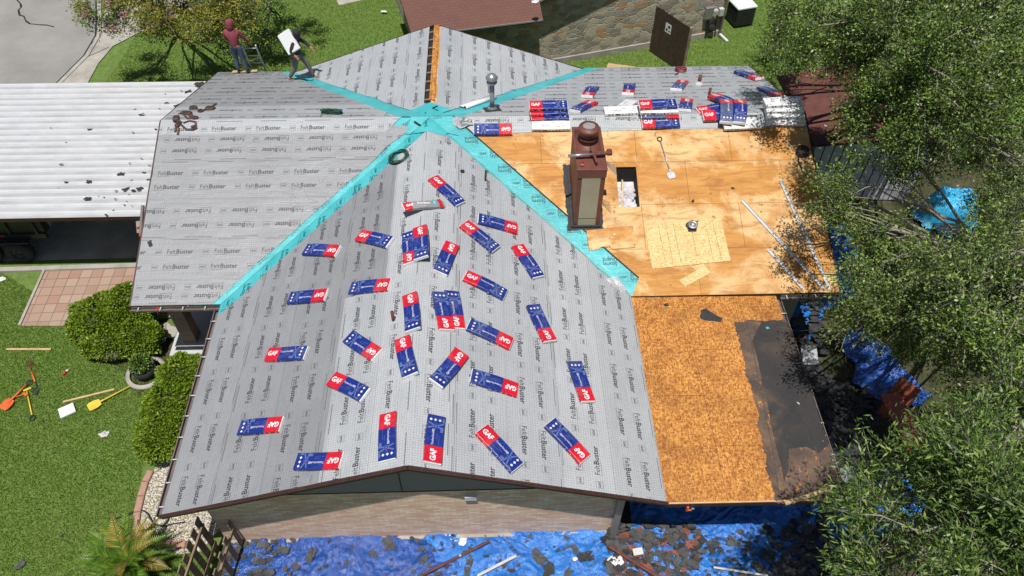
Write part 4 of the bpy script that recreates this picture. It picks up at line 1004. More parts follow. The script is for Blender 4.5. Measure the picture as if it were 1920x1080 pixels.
ridge_bundle('u', S2, 9.90, ZR+.045, PI, 'second bundle of the stack behind the skylight hole, grey side showing', -.12)
ridge_bundle('w', S2-2, 9.97, ZR+.14, 0, 'third bundle of the stack behind the skylight hole, white and dark side', .06)
ridge_bundle('a', S2-4, 10.05, ZR+.235, .03, 'top bundle of the stack behind the skylight hole, bright red left end', .04)
ridge_bundle('w', 1170, 10.12, ZR+.0, .05, 'white bundle lying level on the ridge against the stack behind the skylight hole', -.05)
Q = 1376
ridge_bundle('b', 1352, 9.88, ZR-.0, .04, 'red-ended bundle at the bottom of the tangled heap on the ridge', .20)
ridge_bundle('a', 1345, 10.2, ZR-.03, .2, 'small showing bundle at the back left of the tangled heap on the ridge', -.1)
ridge_bundle('t', 1361, 9.98, ZR+.16, -PI/2-.18, 'faded bundle draped over the ridge across the tangled heap, grey-blue')
ridge_bundle('s', 1387, 9.98, ZR+.15, -PI/2-.22, 'bright blue bundle draped over the ridge at the right of the tangled heap')
ridge_bundle('d', 1371, 10.75, ZR-.14, -PI/2+.38, 'blue bundle behind the tangled heap on the rear slope, red end far', 0, pitch=-.33)
ridge_bundle('w', 1388, 9.62, ZR-.08, .05, 'white bundle end poking out beneath the draped blue bundle', .32)
for k, (dy, z, lab) in enumerate(((9.72, -.06, 'bottom'), (9.84, .045, 'second'), (9.96, .14, 'third'), (10.08, .235, 'top'))):
    ridge_bundle('w', 1470-k, dy, ZR+z, .03*(k-1)+PI*(k % 2), lab+' white-faced bundle of the shaded stack at the right end of the ridge', (.3, .12, .08, .05)[k]*(-1 if k % 2 else 1))
for k, (dx, lab) in enumerate(((-.35, 'left'), (.38, 'right'))):
    p = on('MF', 1470, 226); 

# ================================================================== LOOSE THINGS ON THE ROOF
def coil(name, pl, px, py, r, th, mat, label, cat, n=6, seed=0, h=.03, extra=None):
    rg = random.Random(seed); c = on(pl, px, py, h); nn = PL[pl][0].normalized(); x = Vector((1, 0, 0)); x = (x-nn*x.dot(nn)).normalized(); y = nn.cross(x)
    mb = MB()
    for k in range(n):
        rr = r*(1+rg.uniform(-.13, .10)); dx, dy = rg.uniform(-.03, .03), rg.uniform(-.03, .03); e = rg.uniform(.82, 1.0); a0 = rg.uniform(0, 6)
        pts = [c+x*(dx+rr*math.cos(a))+y*(dy+rr*e*math.sin(a))+nn*(th*.6+k*th*.7+.012*math.sin(3*a+a0)) for a in np.linspace(0, 2*PI, 30)]
        mb.tube(pts, th, 6)
    if extra:
        pts = [on(pl, *q, h+.02) for q in extra]; mb.tube(pts, th, 6)
    return tag(mb.build(name, mat, None, True), label, cat)
coil('hose_coil', 'GL', 748, 296, .24, .012, 'hose', 'round coil of dark green air hose lying on the teal valley strip', 'hose', 9, 1)
h2 = MB(); rg = random.Random(5)
for k in range(10):
    c = on('MR', 622, 212, .04); s_ = Vector((.26, 0, 0)); nn = PL['MR'][0].normalized()
    off = Vector((rg.uniform(-.03, .03), rg.uniform(-.09, .09), 0))
    pts = []
    for a in np.linspace(0, 2*PI, 24):
        q = c+off+Vector(((.27+rg.uniform(-.01, .01))*math.cos(a)*1.0, .06*math.sin(a)-.05*math.cos(a*1), 0)); q.z = ZR-P_*(q.y-YM)+.03+.05*rg.random()*.5+.012*k; pts.append(q)
    h2.tube(pts, .011, 5)
h2.tube([on('MR', 600, 218, .05), on('MR', 609, 208, .1), on('MR', 622, 205, .08)], .012, 5)
tag(h2.build('hose_coil', 'hose', None, True), 'flattened bundle of dark green hose lying on the rear left felt', 'hose')
coil('cord_coil', 'MR', 1277, 133, .15, .022, 'redhose', 'small coil of dark red cord at the rear edge of the roof', 'cord coil', 6, 3, extra=[(1272, 137), (1266, 139)])
coil('hose_coil', 'MF', 1504, 285, .14, .016, 'black', 'tangled black hose coil at the shaded right end of the plywood', 'hose', 8, 8, extra=[(1498, 292), (1497, 300), (1502, 312), (1510, 324)])

def onr(px, py, h=0.0): return on('MR' if py < 226 else 'MF', px, py, h)
def toolbelt(name, pts_list, pouches, label, pl='MR'):
    r0 = on(pl, *pts_list[0][0]); root = empty(name, r0, label, 'tool belt', 'leather tool belts on the rear left felt')
    mb = MB()
    for pl_ in pts_list:
        pp = [onr(*q, .03+.02*(k % 2)) for k, q in enumerate(pl_)]
        for a, b_ in zip(pp, pp[1:]): mb.bar(a, b_, .055, .018, 0, PL[pl][0].normalized(), .004)
    mb.build('strap', 'leather', root)
    for k, (px, py, sx, sy, a) in enumerate(pouches):
        mb = MB(); c = onr(px, py, .05); R = Matrix.Rotation(a, 3, 'Z') @ Matrix.Rotation(-.3 if py < 226 else .3, 3, 'X')
        mb.box(c, (sx, sy, .10), R, 0, .03); mb.box(c+Vector((0, -.02, .05)), (sx*.6, sy*.5, .03), R, 1, .01)
        mb.build('pouch', ['leather', 'black'], root)
    return root
toolbelt('tool_belt', [[(357, 203), (364, 199), (370, 205), (380, 206), (392, 204), (398, 198), (406, 194)]], [(362, 202, .2, .17, .2), (376, 208, .13, .12, 1), (394, 203, .24, .18, -.2)],
         'smaller brown leather tool belt, farther from the camera at the left rear edge')
toolbelt('tool_belt', [[(335, 214), (345, 208), (355, 210), (363, 219), (368, 222)], [(332, 222), (340, 234), (350, 243), (362, 243), (368, 236), (366, 228), (355, 226), (343, 230)], [(336, 240), (333, 252)], [(330, 238), (328, 247)], [(342, 212), (352, 222), (362, 222)], [(346, 209), (358, 219), (366, 224)]],
         [(330, 222, .16, .30, .3), (350, 212, .26, .16, -.2), (366, 221, .14, .14, .1), (364, 239, .14, .13, .5), (334, 232, .12, .2, -.4)], 'larger tangled brown tool belt with pouches on the left end of the ridge')

# shovel on plywood
def shovel(name, p0, p1, n, mats, label, cat='shovel', blade=(.20, .22), handle_r=.016, grip=True, taper=.7):
    p0, p1 = Vector(p0), Vector(p1); n = Vector(n).normalized(); d = (p1-p0).normalized(); s_ = n.cross(d).normalized()
    root = empty(name, p0, label, cat); L = (p1-p0).length; q = p1-d*blade[1]
    mb = MB(); mb.tube([p0+n*.02, q+n*.025], handle_r, 8); mb.build('handle', mats[0], root, True)
    mb = MB(); w = blade[0]/2; t_ = .012
    ring = [(-w*taper, 0), (-w, blade[1]*.35), (-w, blade[1]*.8), (-w*.75, blade[1]), (w*.75, blade[1]), (w, blade[1]*.8), (w, blade[1]*.35), (w*taper, 0)]
    vs = [q+s_*x+d*y+n*(.012+abs(x)*.15) for x, y in ring]+[q+s_*x+d*y+n*(.0+abs(x)*.15) for x, y in ring]
    m_ = len(ring); mb.mesh(vs, [tuple(range(m_)), tuple(range(2*m_-1, m_-1, -1))]+[((k+1) % m_, k, m_+k, m_+(k+1) % m_) for k in range(m_)])
    mb.tube([q-d*.08+n*.025, q+d*blade[1]*.35+n*.03], handle_r*1.3, 8); mb.build('blade', mats[1], root)
    if grip:
        mb = MB(); g0 = p0+n*.02; mb.tube([g0, g0-d*.05+s_*.055, g0-d*.12+s_*.055, g0-d*.14, g0-d*.12-s_*.055, g0-d*.05-s_*.055, g0], .014, 6); mb.build('grip', mats[2], root, True)
    return root
a, b_ = on('MF', 1238, 266), on('MF', 1260, 335); shovel('shovel', a, b_, PL['MF'][0], ['galv', 'drip', 'black'], 'long-handled tear-off shovel with a grey blade lying on the bare plywood', blade=(.2, .18))
# boards
def board(pl, pxs, h, th, mat, name, label, cat, grp=None, seed=0, amp=0, lines=None):
    pts = [on(pl, *q, h) for q in pxs]; nn = PL[pl][0].normalized(); O = pts[0]; X = (pts[1]-pts[0]).normalized(); Y = nn.cross(X)
    poly = ccw([((p-O).dot(X), (p-O).dot(Y)) for p in pts])
    if amp: poly = jag(poly, amp, .1, seed)
    mb = MB(); top = [O+X*x+Y*y+nn*th for x, y in poly]; bot = [O+X*x+Y*y for x, y in poly]
    mb.face(top, 0, poly); m_ = len(poly)
    for k in range(m_): mb.face([bot[k], bot[(k+1) % m_], top[(k+1) % m_], top[k]], 0)
    if lines:
        for q, r_ in lines:
            a, b_ = on(pl, *q, h+th+.002), on(pl, *r_, h+th+.002); mb.bar(a, b_, .006, .002, 1, nn)
    return tag(mb.build(name, [mat, 'dark']), label, cat, grp)
board('MF', [(1208, 424), (1351, 410), (1370, 489), (1223, 504)], .004, .012, 'osb_new', 'strand_board', 'large pale strand board panel with pencilled lines lying on the plywood', 'board',
      lines=[((1234, 421), (1248, 496)), ((1248, 419), (1262, 494)), ((1262, 417), (1277, 492)), ((1294, 415), (1308, 488)), ((1321, 413), (1338, 487)), ((1335, 412), (1353, 486))])
board('MF', [(1296, 500), (1319, 495), (1332, 512), (1285, 538), (1273, 526), (1305, 508)], .004, .012, 'osb_new', 'strand_board', 'small L-shaped offcut of pale strand board below the large panel', 'board offcut')
board('MF', [(1099, 432), (1187, 424), (1191, 464), (1148, 467), (1143, 463), (1128, 463), (1122, 468), (1104, 470)], .012, .016, 'woodold' if False else 'ply', 'plywood_offcut', 'darker plywood offcut with a white spot, at the foot of the chimney', 'board offcut', seed=4, amp=.006)
mb = MB(); c = on('MF', 1152, 440, .035); mb.lathe([(.028, 0), (.028, .004), (0, .006)], c, 12); tag(mb.build('white_disc', 'white'), 'round white cap lying on the darker plywood offcut', 'cap')
c = on('MF', 1297, 426, .02)
root = empty('nail_coil_reel', c, 'grey reel on a dark base standing on the large strand board', 'reel')
mb = MB(); mb.lathe([(.0, 0), (.13, 0), (.13, .02), (.05, .03), (.05, .10), (.12, .11), (.12, .14), (.07, .145), (.065, .10), (0, .10)], c, 20, 0, Matrix.Rotation(.25, 3, 'X')); mb.build('drum', 'galv', root, True)
mb = MB(); mb.tube([c+Vector((-.13, 0, .02)), c+Vector((-.14, .05, .06)), c+Vector((-.05, .09, .12)), c+Vector((.1, .05, .14)), c+Vector((.16, .08, .13))], .014, 6); mb.box(c+Vector((0, -.03, .01)), (.2, .2, .03), None, 0, .01); mb.build('bracket', 'black', root)
for (a, b_, lab) in (((1463, 338), (1555, 542), 'longest white metal drip edge strip, nearest the right eave'), ((1391, 376), (1544, 541), 'middle white metal drip edge strip, slanting across the shaded plywood'), ((1439, 467), (1507, 543), 'shortest white metal drip edge strip, on the left')):
    p, q = on('MF', *a, .012), on('MF', *b_, .012); nn = PL['MF'][0].normalized(); d = (q-p).normalized(); s_ = nn.cross(d)
    mb = MB(); mb.bar(p, q, .075, .006, 0, nn); mb.bar(p+s_*.036+nn*.018, q+s_*.036+nn*.018, .006, .03, 0, nn); mb.bar(p-s_*.036+nn*.010, q-s_*.036+nn*.010, .006, .02, 0, nn)
    tag(mb.build('drip_edge_strip', 'drip'), lab, 'metal strip', 'drip edge strips lying on the plywood')
# rolled felt and crumpled wrapper at the crossing
a, b_ = on('MR', 872, 201, .06), on('MR', 929, 182, .06); mb = MB(); mb.tube([a, b_], .055, 16); mb.tube([a-(b_-a).normalized()*.004, a+(b_-a).normalized()*.01], .035, 12, 1)
mb.bar(a+Vector((-.1, .08, -.03)), b_+Vector((-.05, .12, -.03)), .2, .006, 0, PL['MR'][0].normalized()); tag(mb.build('felt_roll', ['paperw', 'dark'], None, True), 'white roll of leftover felt lying along the right rear valley beside the capped flue', 'felt roll')
def crumple(name, c, R, s, mat, label, cat, seed=0, flat=.35, n=14, group=None):
    rg = random.Random(seed); vs = [(0, 0, flat*.6)]; nr = 4
    for i in range(1, nr+1):
        for j in range(n):
            a = 2*PI*j/n; r_ = i/nr*(1+rg.uniform(-.25, .25)); vs.append((r_*math.cos(a), r_*math.sin(a)*.7, rg.uniform(.0, flat)*(1.2-i/nr*.9)))
    fs = [(0, 1+j, 1+(j+1) % n) for j in range(n)]
    for i in range(nr-1):
        for j in range(n): fs.append((1+i*n+j, 1+(i+1)*n+j, 1+(i+1)*n+(j+1) % n, 1+i*n+(j+1) % n))
    mb = MB(); mb.mesh([Vector(c)+R @ (Vector(v_)*s) for v_ in vs], fs); return tag(mb.build(name, mat), label, cat, group)
RMF = Matrix.Rotation(math.atan(P_), 3, 'X')
crumple('crumpled_felt', on('MF', 868, 229, .02), RMF, .26, 'felt_white', 'crumpled scrap of pale felt by the teal patch at the roof crossing', 'felt scrap', 3, .6)
crumple('lifted_felt_flap', on('MF', 1150, 541, .01), RMF @ Matrix.Rotation(-.45, 3, 'Z'), .36, 'felt_white', 'pale felt flap curled up at the foot of the right valley', 'felt scrap', 7, .35)

# scraps: thin torn pieces
_sc = {}
def scrap_mesh(seed, aspect=.7, curl=.15):
    if seed in _sc: return _sc[seed]
    rg = random.Random(seed*7+3); n = rg.randint(11, 17); ring = []; asp = rg.uniform(.4, .95); sk_ = rg.uniform(-.4, .4)
    for k in range(n):
        a = 2*PI*k/n+rg.uniform(-.12, .12); c_, s_ = math.cos(a), math.sin(a); q = 1/max(abs(c_), abs(s_))
        r_ = (q*.78)*(rg.uniform(.8, 1.05) if rg.random() < .7 else rg.uniform(.45, .75)); ring.append((r_*c_+sk_*r_*s_*asp, r_*s_*asp))
    vs = [(0, 0, .06)]; 
    for s_ in (.5, 1.0):
        for x, y in ring: vs.append((x*s_, y*s_, .03+curl*((x*s_)**2)*rg.uniform(.2, 1.6)+rg.uniform(0, .09)))
    fs = [(0, 1+k, 1+(k+1) % n) for k in range(n)]+[(1+k, 1+n+k, 1+n+(k+1) % n, 1+(k+1) % n) for k in range(n)]
    mb = MB(); mb.mesh(vs, fs); me = bpy.data.meshes.new('scrap'); me.from_pydata(mb.v, [], mb.f); _sc[seed] = me; return me
_scm = {}
def scrap(px, py, pl, size, label, group, mat='scrap', seed=None, rot=None, z=0.0, cat='felt scrap', name='torn_felt_scrap'):
    seed = seed if seed is not None else random.randint(0, 9); key = (seed, mat)
    if key not in _scm:
        me = scrap_mesh(seed).copy(); me.materials.append(M[mat]); _scm[key] = me
    o = bpy.data.objects.new(name, _scm[key]); COL.objects.link(o)
    c = on(pl, px, py, .012) if pl else at(px, py, z)
    n = PL[pl][0].normalized() if pl else Vector((0, 0, 1)); X = Vector((1, 0, 0)); X = (X-n*X.dot(n)).normalized(); Y = n.cross(X)
    mm = Matrix((X, Y, n)).transposed().to_4x4() @ Matrix.Rotation(rot if rot is not None else random.uniform(0, 6.28), 4, 'Z') @ Matrix.Scale(size, 4)
    mm.translation = c; o.matrix_world = mm; return tag(o, label, cat, group)
scrap(282, 456, 'MF', .12, 'black torn scrap on the grey felt at the left edge of the roof', None, 'black', 2)
scrap(1299, 377, 'MF', .08, 'small black T-shaped scrap on the plywood above the large strand board', None, 'black', 4)
scrap(1374, 353, 'MF', .06, 'tiny black scrap on the plywood near the middle drip edge strip', None, 'black', 5)
scrap(1439, 615, 'SH', .07, 'scrap of white and teal paper on the flat black roof', None, 'pteal', 6, cat='paper scrap', name='paper_scrap')
scrap(1497, 756, 'SH', .05, 'small pale leaf-like scrap on the flat black roof', None, 'drip', 7, cat='paper scrap', name='paper_scrap')
a, b_ = on('SH', 1472, 944, .05), on('SH', 1571, 912, .09); mb = MB(); mb.bar(a, b_, .08, .06, 0, (0, 0, 1), .012); tag(mb.build('wooden_stick', 'wood'), 'weathered wooden stick lying across the front right corner of the flat roof', 'stick')
crumple('plastic_bag', on('SH', 1583, 888, .02)+Vector((.1, 0, -.1)), Matrix.Rotation(1, 3, 'Z'), .22, 'paperw', 'crumpled white plastic bag at the right corner gutter of the flat roof', 'bag', 9, .6)
root = empty('orange_clamp', at(1289, 955, 2.3), 'small orange clamp hanging from the front edge of the bare strand board roof', 'clamp')
mb = MB(); c = Vector((at(1289, 955, 2.3).x, -.06, 2.3)); mb.box(c, (.045, .04, .16), None, 0, .008); mb.box(c+Vector((.05, 0, -.06)), (.1, .03, .03), None, 0, .006); mb.build('jaw', 'orange', root)
mb = MB(); mb.box(c+Vector((.10, -.01, .02)), (.06, .03, .03), None, 0, .006); mb.build('trigger', 'galv', root)
c = Vector((cx0+.10, cy0+.10, ct+.055)); mb = MB(); mb.lathe([(0, 0), (.028, 0), (.03, .11), (.012, .14), (.012, .16), (0, .16)], c, 12, 0); mb.lathe([(.031, .035), (.032, .08)], c, 12, 1)
o = mb.build('drink_bottle', ['pred', 'pwhite'], None, True); tag(o, 'small red and white drink bottle on the near corner of the chimney top', 'bottle')
root = empty('roofing_rake', Vector((3.5, 7.5, ct+.05)), 'grey and rusty rake lying across the chimney top, tines to the right', 'rake')
mb = MB(); mb.tube([Vector((3.34, 7.30, ct+.16)), Vector((3.86, 7.33, ct+.16))], .035, 12); mb.build('metal_tube', 'galv', root, True)
mb = MB(); mb.tube([Vector((3.86, 7.33, ct+.16)), Vector((4.28, 7.38, ct+.16))], .045, 10); mb.box((4.30, 7.40, ct+.16), (.12, .16, .10), None, 0, .02); mb.bar((3.88, 7.55, ct+.2), (3.98, 7.05, ct+.14), .05, .05)
mb.build('bracket', 'rust', root)
mb = MB()
for k in range(5): mb.tube([Vector((4.22, 7.25-.03*k, ct+.02)), Vector((4.36, 7.18-.06*k, ct-.02)), Vector((4.44, 7.14-.07*k, ct-.08))], .008, 5)
mb.build('tines', 'galv', root)

# ================================================================== PEOPLE
def skin_figure(name, joints, edges, mat, parent, sub=2, root=0):
    me = bpy.data.meshes.new(name); me.from_pydata([j[0] for j in joints], edges, [])
    o = bpy.data.objects.new(name, me); COL.objects.link(o)
    md = o.modifiers.new('s', 'SKIN'); md.use_smooth_shade = True
    for k, j in enumerate(joints):
        sv = me.skin_vertices[0].data[k]; r_ = j[1]; sv.radius = r_ if hasattr(r_, '__len__') else (r_, r_); sv.use_root = (k == root)
    ms = o.modifiers.new('u', 'SUBSURF'); ms.levels = sub; ms.render_levels = sub
    dg = bpy.context.evaluated_depsgraph_get(); nm = bpy.data.meshes.new_from_object(o.evaluated_get(dg))
    bpy.data.objects.remove(o); nm.name = name; nm.materials.clear(); nm.materials.append(M[mat] if isinstance(mat, str) else mat)
    nm.polygons.foreach_set('use_smooth', [True]*len(nm.polygons)); return link(name, nm, parent)
def person(base, label, J, shirt, pants, shoes, rotz=0.0, hood='hood'):
    """J: joint positions, local metres, z up, facing +y"""
    root = empty('person', (0, 0, 0), label, 'person')
    V_ = lambda k: Vector(J[k])
    def lr(a, b_, t_): return V_(a).lerp(V_(b_), t_)
    js = [(V_('pelvis'), .09), (lr('pelvis', 'chest', .5), .08), (V_('chest'), (.10, .08)), (V_('neck'), .05), (lr('neck', 'head', .55), .07), (V_('head'), .088), (V_('head')+Vector((0, 0, .07)), .07)]
    ed = [(0, 1), (1, 2), (2, 3), (3, 4), (4, 5), (5, 6)]
    for s_ in 'lr':
        i = len(js); js += [(V_('sh'+s_), .045), (V_('el'+s_), .036), (V_('ha'+s_), .028)]; ed += [(2, i), (i, i+1), (i+1, i+2)]
        hd = (V_('ha'+s_)-V_('el'+s_)).normalized(); h0 = V_('ha'+s_); sd = hd.orthogonal().normalized()
        j = len(js); js += [(h0+hd*.05, (.036, .02))]; ed += [(i+2, j)]
        for q, (o_, l_) in enumerate(((-.028, .055), (-.010, .07), (.010, .068), (.027, .052))):
            n_ = len(js); js += [(h0+hd*.09+sd*o_, .009), (h0+hd*(.09+l_)+sd*o_*1.15, .008)]; ed += [(j, n_), (n_, n_+1)]
        n_ = len(js); js += [(h0+hd*.04+sd*.05, .011), (h0+hd*.08+sd*.062, .009)]; ed += [(j, n_), (n_, n_+1)]
        i = len(js); js += [(V_('hip'+s_), .095), (V_('kn'+s_), .06), (V_('an'+s_), .042)]; ed += [(0, i), (i, i+1), (i+1, i+2)]
    skin_figure('body', js, ed, 'skin', root, 1)
    hd_ = V_('head'); fwd = Vector(J.get('face', (0, 1, 0))).normalized(); sdv = fwd.cross(Vector((0, 0, 1))).normalized()
    mb = MB(); mb.lathe([(0, -.03), (.012, -.02), (.016, 0), (.006, .03), (0, .035)], hd_+fwd*.095, 8)
    for s_ in (-1, 1): mb.lathe([(0, -.012), (.014, 0), (0, .012)], hd_+fwd*.082+sdv*s_*.034+Vector((0, 0, .028)), 8, 1)
    mb.build('face_features', ['skin', 'dark'], root, True)
    # clothing
    sj = [(lr('pelvis', 'chest', -.18), (.158, .135)), (lr('pelvis', 'chest', .5), (.148, .125)), (V_('chest'), (.178, .135)), (lr('chest', 'neck', .85), .075)]
    se = [(0, 1), (1, 2), (2, 3)]
    for s_ in 'lr':
        i = len(sj); sj += [(V_('sh'+s_), .078), (V_('el'+s_), .060), (lr('el'+s_, 'ha'+s_, .93), .042)]; se += [(2, i), (i, i+1), (i+1, i+2)]
    skin_figure('shirt', sj, se, shirt, root, 2)
    pj_ = [(lr('pelvis', 'chest', .12), (.150, .122)), (V_('pelvis'), (.148, .125))]; pe = [(0, 1)]
    for s_ in 'lr':
        i = len(pj_); pj_ += [(V_('hip'+s_), .108), (V_('kn'+s_), .080), (lr('kn'+s_, 'an'+s_, .95), .062)]; pe += [(1, i), (i, i+1), (i+1, i+2)]
    skin_figure('trousers', pj_, pe, pants, root, 2, 1)
    if hood:
            mb = MB(); mb.lathe([(0, -.17), (.10, -.15), (.105, -.09), (.116, -.02), (.120, .04), (.105, .09), (.06, .125), (0, .14)], hd_-fwd*.028+Vector((0, 0, .01)), 18, 0, Vector((0, 0, 1)).rotation_difference(Vector((0, 0, 1))+fwd*.25).to_matrix()); mb.build(hood, shirt, root, True)
    for s_ in 'lr':
        a = V_('an'+s_); f_ = Vector(J.get('ft'+s_, (0, 1, 0))).normalized()
        skin_figure('shoe', [(a-f_*.045+Vector((0, 0, -.045)), .046), (a+f_*.05+Vector((0, 0, -.05)), .044), (a+f_*.15+Vector((0, 0, -.058)), .038)], [(0, 1), (1, 2)], shoes, root, 2, 1)
    root.location = base
    return root
M['maroon'] = simple('maroon_cloth', (.24, .045, .06), .85, .25, 9, .3)
M['denim'] = simple('blue_denim', (.07, .10, .16), .85, .45, 9, .3)
M['blackcloth'] = simple('black_cloth', (.022, .022, .028), .85, .3, 9, .3)
M['greycloth'] = simple('grey_cloth', (.14, .14, .13), .85, .3, 9, .3)
M['boot'] = simple('brown_boot', (.22, .12, .07), .7, .3, 9, .2)
b1 = on('MR', 457, 137, 0); b1.y = min(b1.y, 14.5); b1.z = ZR-P_*(b1.y-YM)+.03
H1 = b1.z
person((b1.x, b1.y, H1), 'person in a maroon hooded shirt and blue jeans standing by the ladder',
       dict(pelvis=(0, .0, .92), chest=(-.02, .04, 1.28), neck=(-.02, .07, 1.45), head=(-.02, .13, 1.60), shl=(-.20, .05, 1.37), shr=(.17, .05, 1.37), ell=(-.26, .12, 1.10), elr=(.27, .14, 1.12),
            hal=(-.12, .30, 1.02), har=(.36, .22, .92), hipl=(-.09, 0, .90), hipr=(.09, 0, .90), knl=(-.10, .04, .50), knr=(.10, .03, .50), anl=(-.12, -.02, .095), anr=(.15, -.04, .095), ftl=(-.2, 1, 0), ftr=(.5, .9, 0)),
       'maroon', 'denim', 'black')
b2 = on('MR', 567, 149, 0)
zr_ = lambda dy: -P_*dy
root2 = person((b2.x, b2.y, b2.z), 'person in a black hooded top and grey trousers carrying a white package',
       dict(pelvis=(0, 0, .86), chest=(.06, 0, 1.22), neck=(.09, 0, 1.39), head=(.16, -.02, 1.54), face=(1, -.15, -.1), shl=(.06, .18, 1.31), shr=(.02, -.18, 1.31), ell=(.26, .25, 1.10), elr=(-.08, -.26, 1.10),
            hal=(.42, .14, 1.00), har=(.04, -.34, 1.02), hipl=(.02, .09, .84), hipr=(-.02, -.09, .84), knl=(.22, .10, .50), knr=(-.12, -.08, .46), anl=(.34, .10, .09-.035), anr=(-.34, -.08, .12), ftl=(1, .0, 0), ftr=(1, -.1, -.1)),
       'blackcloth', 'greycloth', 'boot')
mb = MB(); c = Vector((b2.x-.10, b2.y-.12, b2.z+1.34)); R = Matrix.Rotation(-.35, 3, 'Y') @ Matrix.Rotation(.5, 3, 'X') @ Matrix.Rotation(.1, 3, 'Z')
mb.box(c, (.42, .10, .62), Matrix.Rotation(-.55, 3, 'Y') @ Matrix.Rotation(-.5, 3, 'X'), 0, .02)
tag(mb.build('white_package', 'paperw'), 'flat white package carried on the shoulder of the person in black', 'package')
membrane('MR', [(uvof('MR', b2.x-.28, b2.y+.06)), (uvof('MR', b2.x+.34, b2.y-.22)), (uvof('MR', b2.x+.30, b2.y+.55)), (uvof('MR', b2.x-.1, b2.y+.62))], .030, (b2.x-.3, b2.y), (b2.x+.3, b2.y), 0, None, 'membrane_patch')

# ladder leaning on the rear eave
root = empty('ladder', (b1.x+.35, 15.6, 0), 'aluminium ladder standing against the rear eave beside the person in maroon', 'ladder')
la, lb = Vector((b1.x+.32, 15.75, 0)), Vector((b1.x+.32, 14.75, 3.45)); sd = Vector((.21, 0, 0))
for s_ in (-1, 1):
    mb = MB(); mb.bar(la+sd*s_, lb+sd*s_, .035, .07, 0, (0, 1, 0), .006); mb.build('rail', 'drip', root)
mb = MB()
for k in range(11):
    c = la.lerp(lb, (k+.6)/11); mb.tube([c-sd, c+sd], .016, 8)
mb.build('rungs', 'drip', root, True)
mb = MB(); p = on('MR', 458, 131, .02); mb.box((b1.x+.03, 14.60, 2.64), (.75, .22, .02), Matrix.Rotation(-.33, 3, 'X') @ Matrix.Rotation(.12, 3, 'Z')); tag(mb.build('foot_board', 'wood'), 'short orange board under the feet of the person in maroon at the rear eave', 'board')
mb = MB(); a = at(1160, 124, 2.2); mb.box(a+Vector((.1, .1, -.1)), (.9, .5, .015), Matrix.Rotation(-.25, 3, 'Z') @ Matrix.Rotation(-.3, 3, 'X'), 0); tag(mb.build('plywood_sheet', 'wood'), 'piece of new plywood sticking up behind the rear eave', 'board')

# ================================================================== CARPORT AND TRAILER
cpt = empty('carport', (-12, 11.4, 0), 'white corrugated metal carport joined to the left side of the house', 'carport')
mb = MB(); y0, y1, x0, x1 = 8.36, 14.44, -24.0, -6.75
prof = []; y = y0; k = 0
while y < y1-.02:
    prof += [(y, .0), (y+.05, .004), (y+.10, .0), (y+.13, .042), (y+.20, .046), (y+.23, .0)]; y += .29
prof = [(min(a, y1), b) for a, b in prof]+[(y1, 0)]
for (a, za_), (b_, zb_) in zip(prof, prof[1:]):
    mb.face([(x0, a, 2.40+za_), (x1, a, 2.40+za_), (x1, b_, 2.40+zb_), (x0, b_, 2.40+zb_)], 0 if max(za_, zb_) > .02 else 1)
M['cpmetal'] = simple('carport_metal', (.56, .57, .59), .4, .14, 2, .03); M['cppan'] = simple('pan_sheen_grey', (.43, .435, .45), .45, .22, 1.2, .03); mb.build('metal_roof', ['cpmetal', 'cppan'], cpt)  # pans greyer than ribs: the metal's sheen contrast put into the colour
mb = MB(); mb.box(((x0+x1)/2, y0+.03, 2.33), (x1-x0, .06, .12)); mb.box(((x0+x1)/2, y1-.03, 2.33), (x1-x0, .06, .12))
for x in (-23, -19, -15, -11, -7.4): mb.box((x, (y0+y1)/2, 2.34), (.06, y1-y0-.14, .08))
mb.build('roof_beam', 'fascia', cpt)
for x in (-15.4, -7.2):
    for y in (14.2,):
        mb = MB(); mb.box((x, y, 1.14), (.09, .09, 2.26)); mb.build('post', 'fascia', cpt)
def nth(k): return ['leftmost', 'second', 'third', 'fourth', 'fifth', 'sixth', 'seventh', 'eighth', 'ninth', 'tenth', 'eleventh', 'twelfth'][k] if k < 12 else str(k+1)+({1: 'st', 2: 'nd', 3: 'rd'}.get((k+1) % 10, 'th') if (k+1) % 100 not in (11, 12, 13) else 'th')
def nl(k): return 'leftmost' if k == 0 else nth(k)+' from left'
cps = [(265, 215, .13), (253, 205, .06), (352, 172, .13), (340, 170, .05), (312, 193, .09), (299, 204, .05), (330, 200, .04), (228, 326, .14), (222, 328, .07), (270, 324, .08), (247, 338, .06), (167, 341, .13), (124, 342, .08), (164, 372, .13), (236, 355, .17), (250, 357, .10), (262, 354, .14), (217, 358, .05), (114, 308, .07), (95, 240, .04), (124, 267, .04),
       (243, 306, .04), (265, 297, .05), (242, 365, .04), (213, 394, .05), (199, 403, .06), (249, 248, .05), (168, 243, .11), (310, 176, .04), (247, 386, .03), (233, 384, .04), (278, 337, .07), (280, 310, .06), (185, 368, .03), (195, 370, .03), (216, 373, .05), (238, 378, .04), (110, 353, .04), (376, 159, .26), (332, 198, .16), (296, 242, .06)]
cps.sort(key=lambda q: q[0])
for k, (px, py, s_) in enumerate(cps):
    px = px if px < 290 or py < 215 else px-4
    scrap(px, py, None, s_, ('large' if s_ > .1 else 'small')+' black felt scrap on the white carport roof, '+nl(k), 'torn felt scraps on the white carport roof', 'black', k % 10, 0.15+random.uniform(-.5, .5), 2.455)
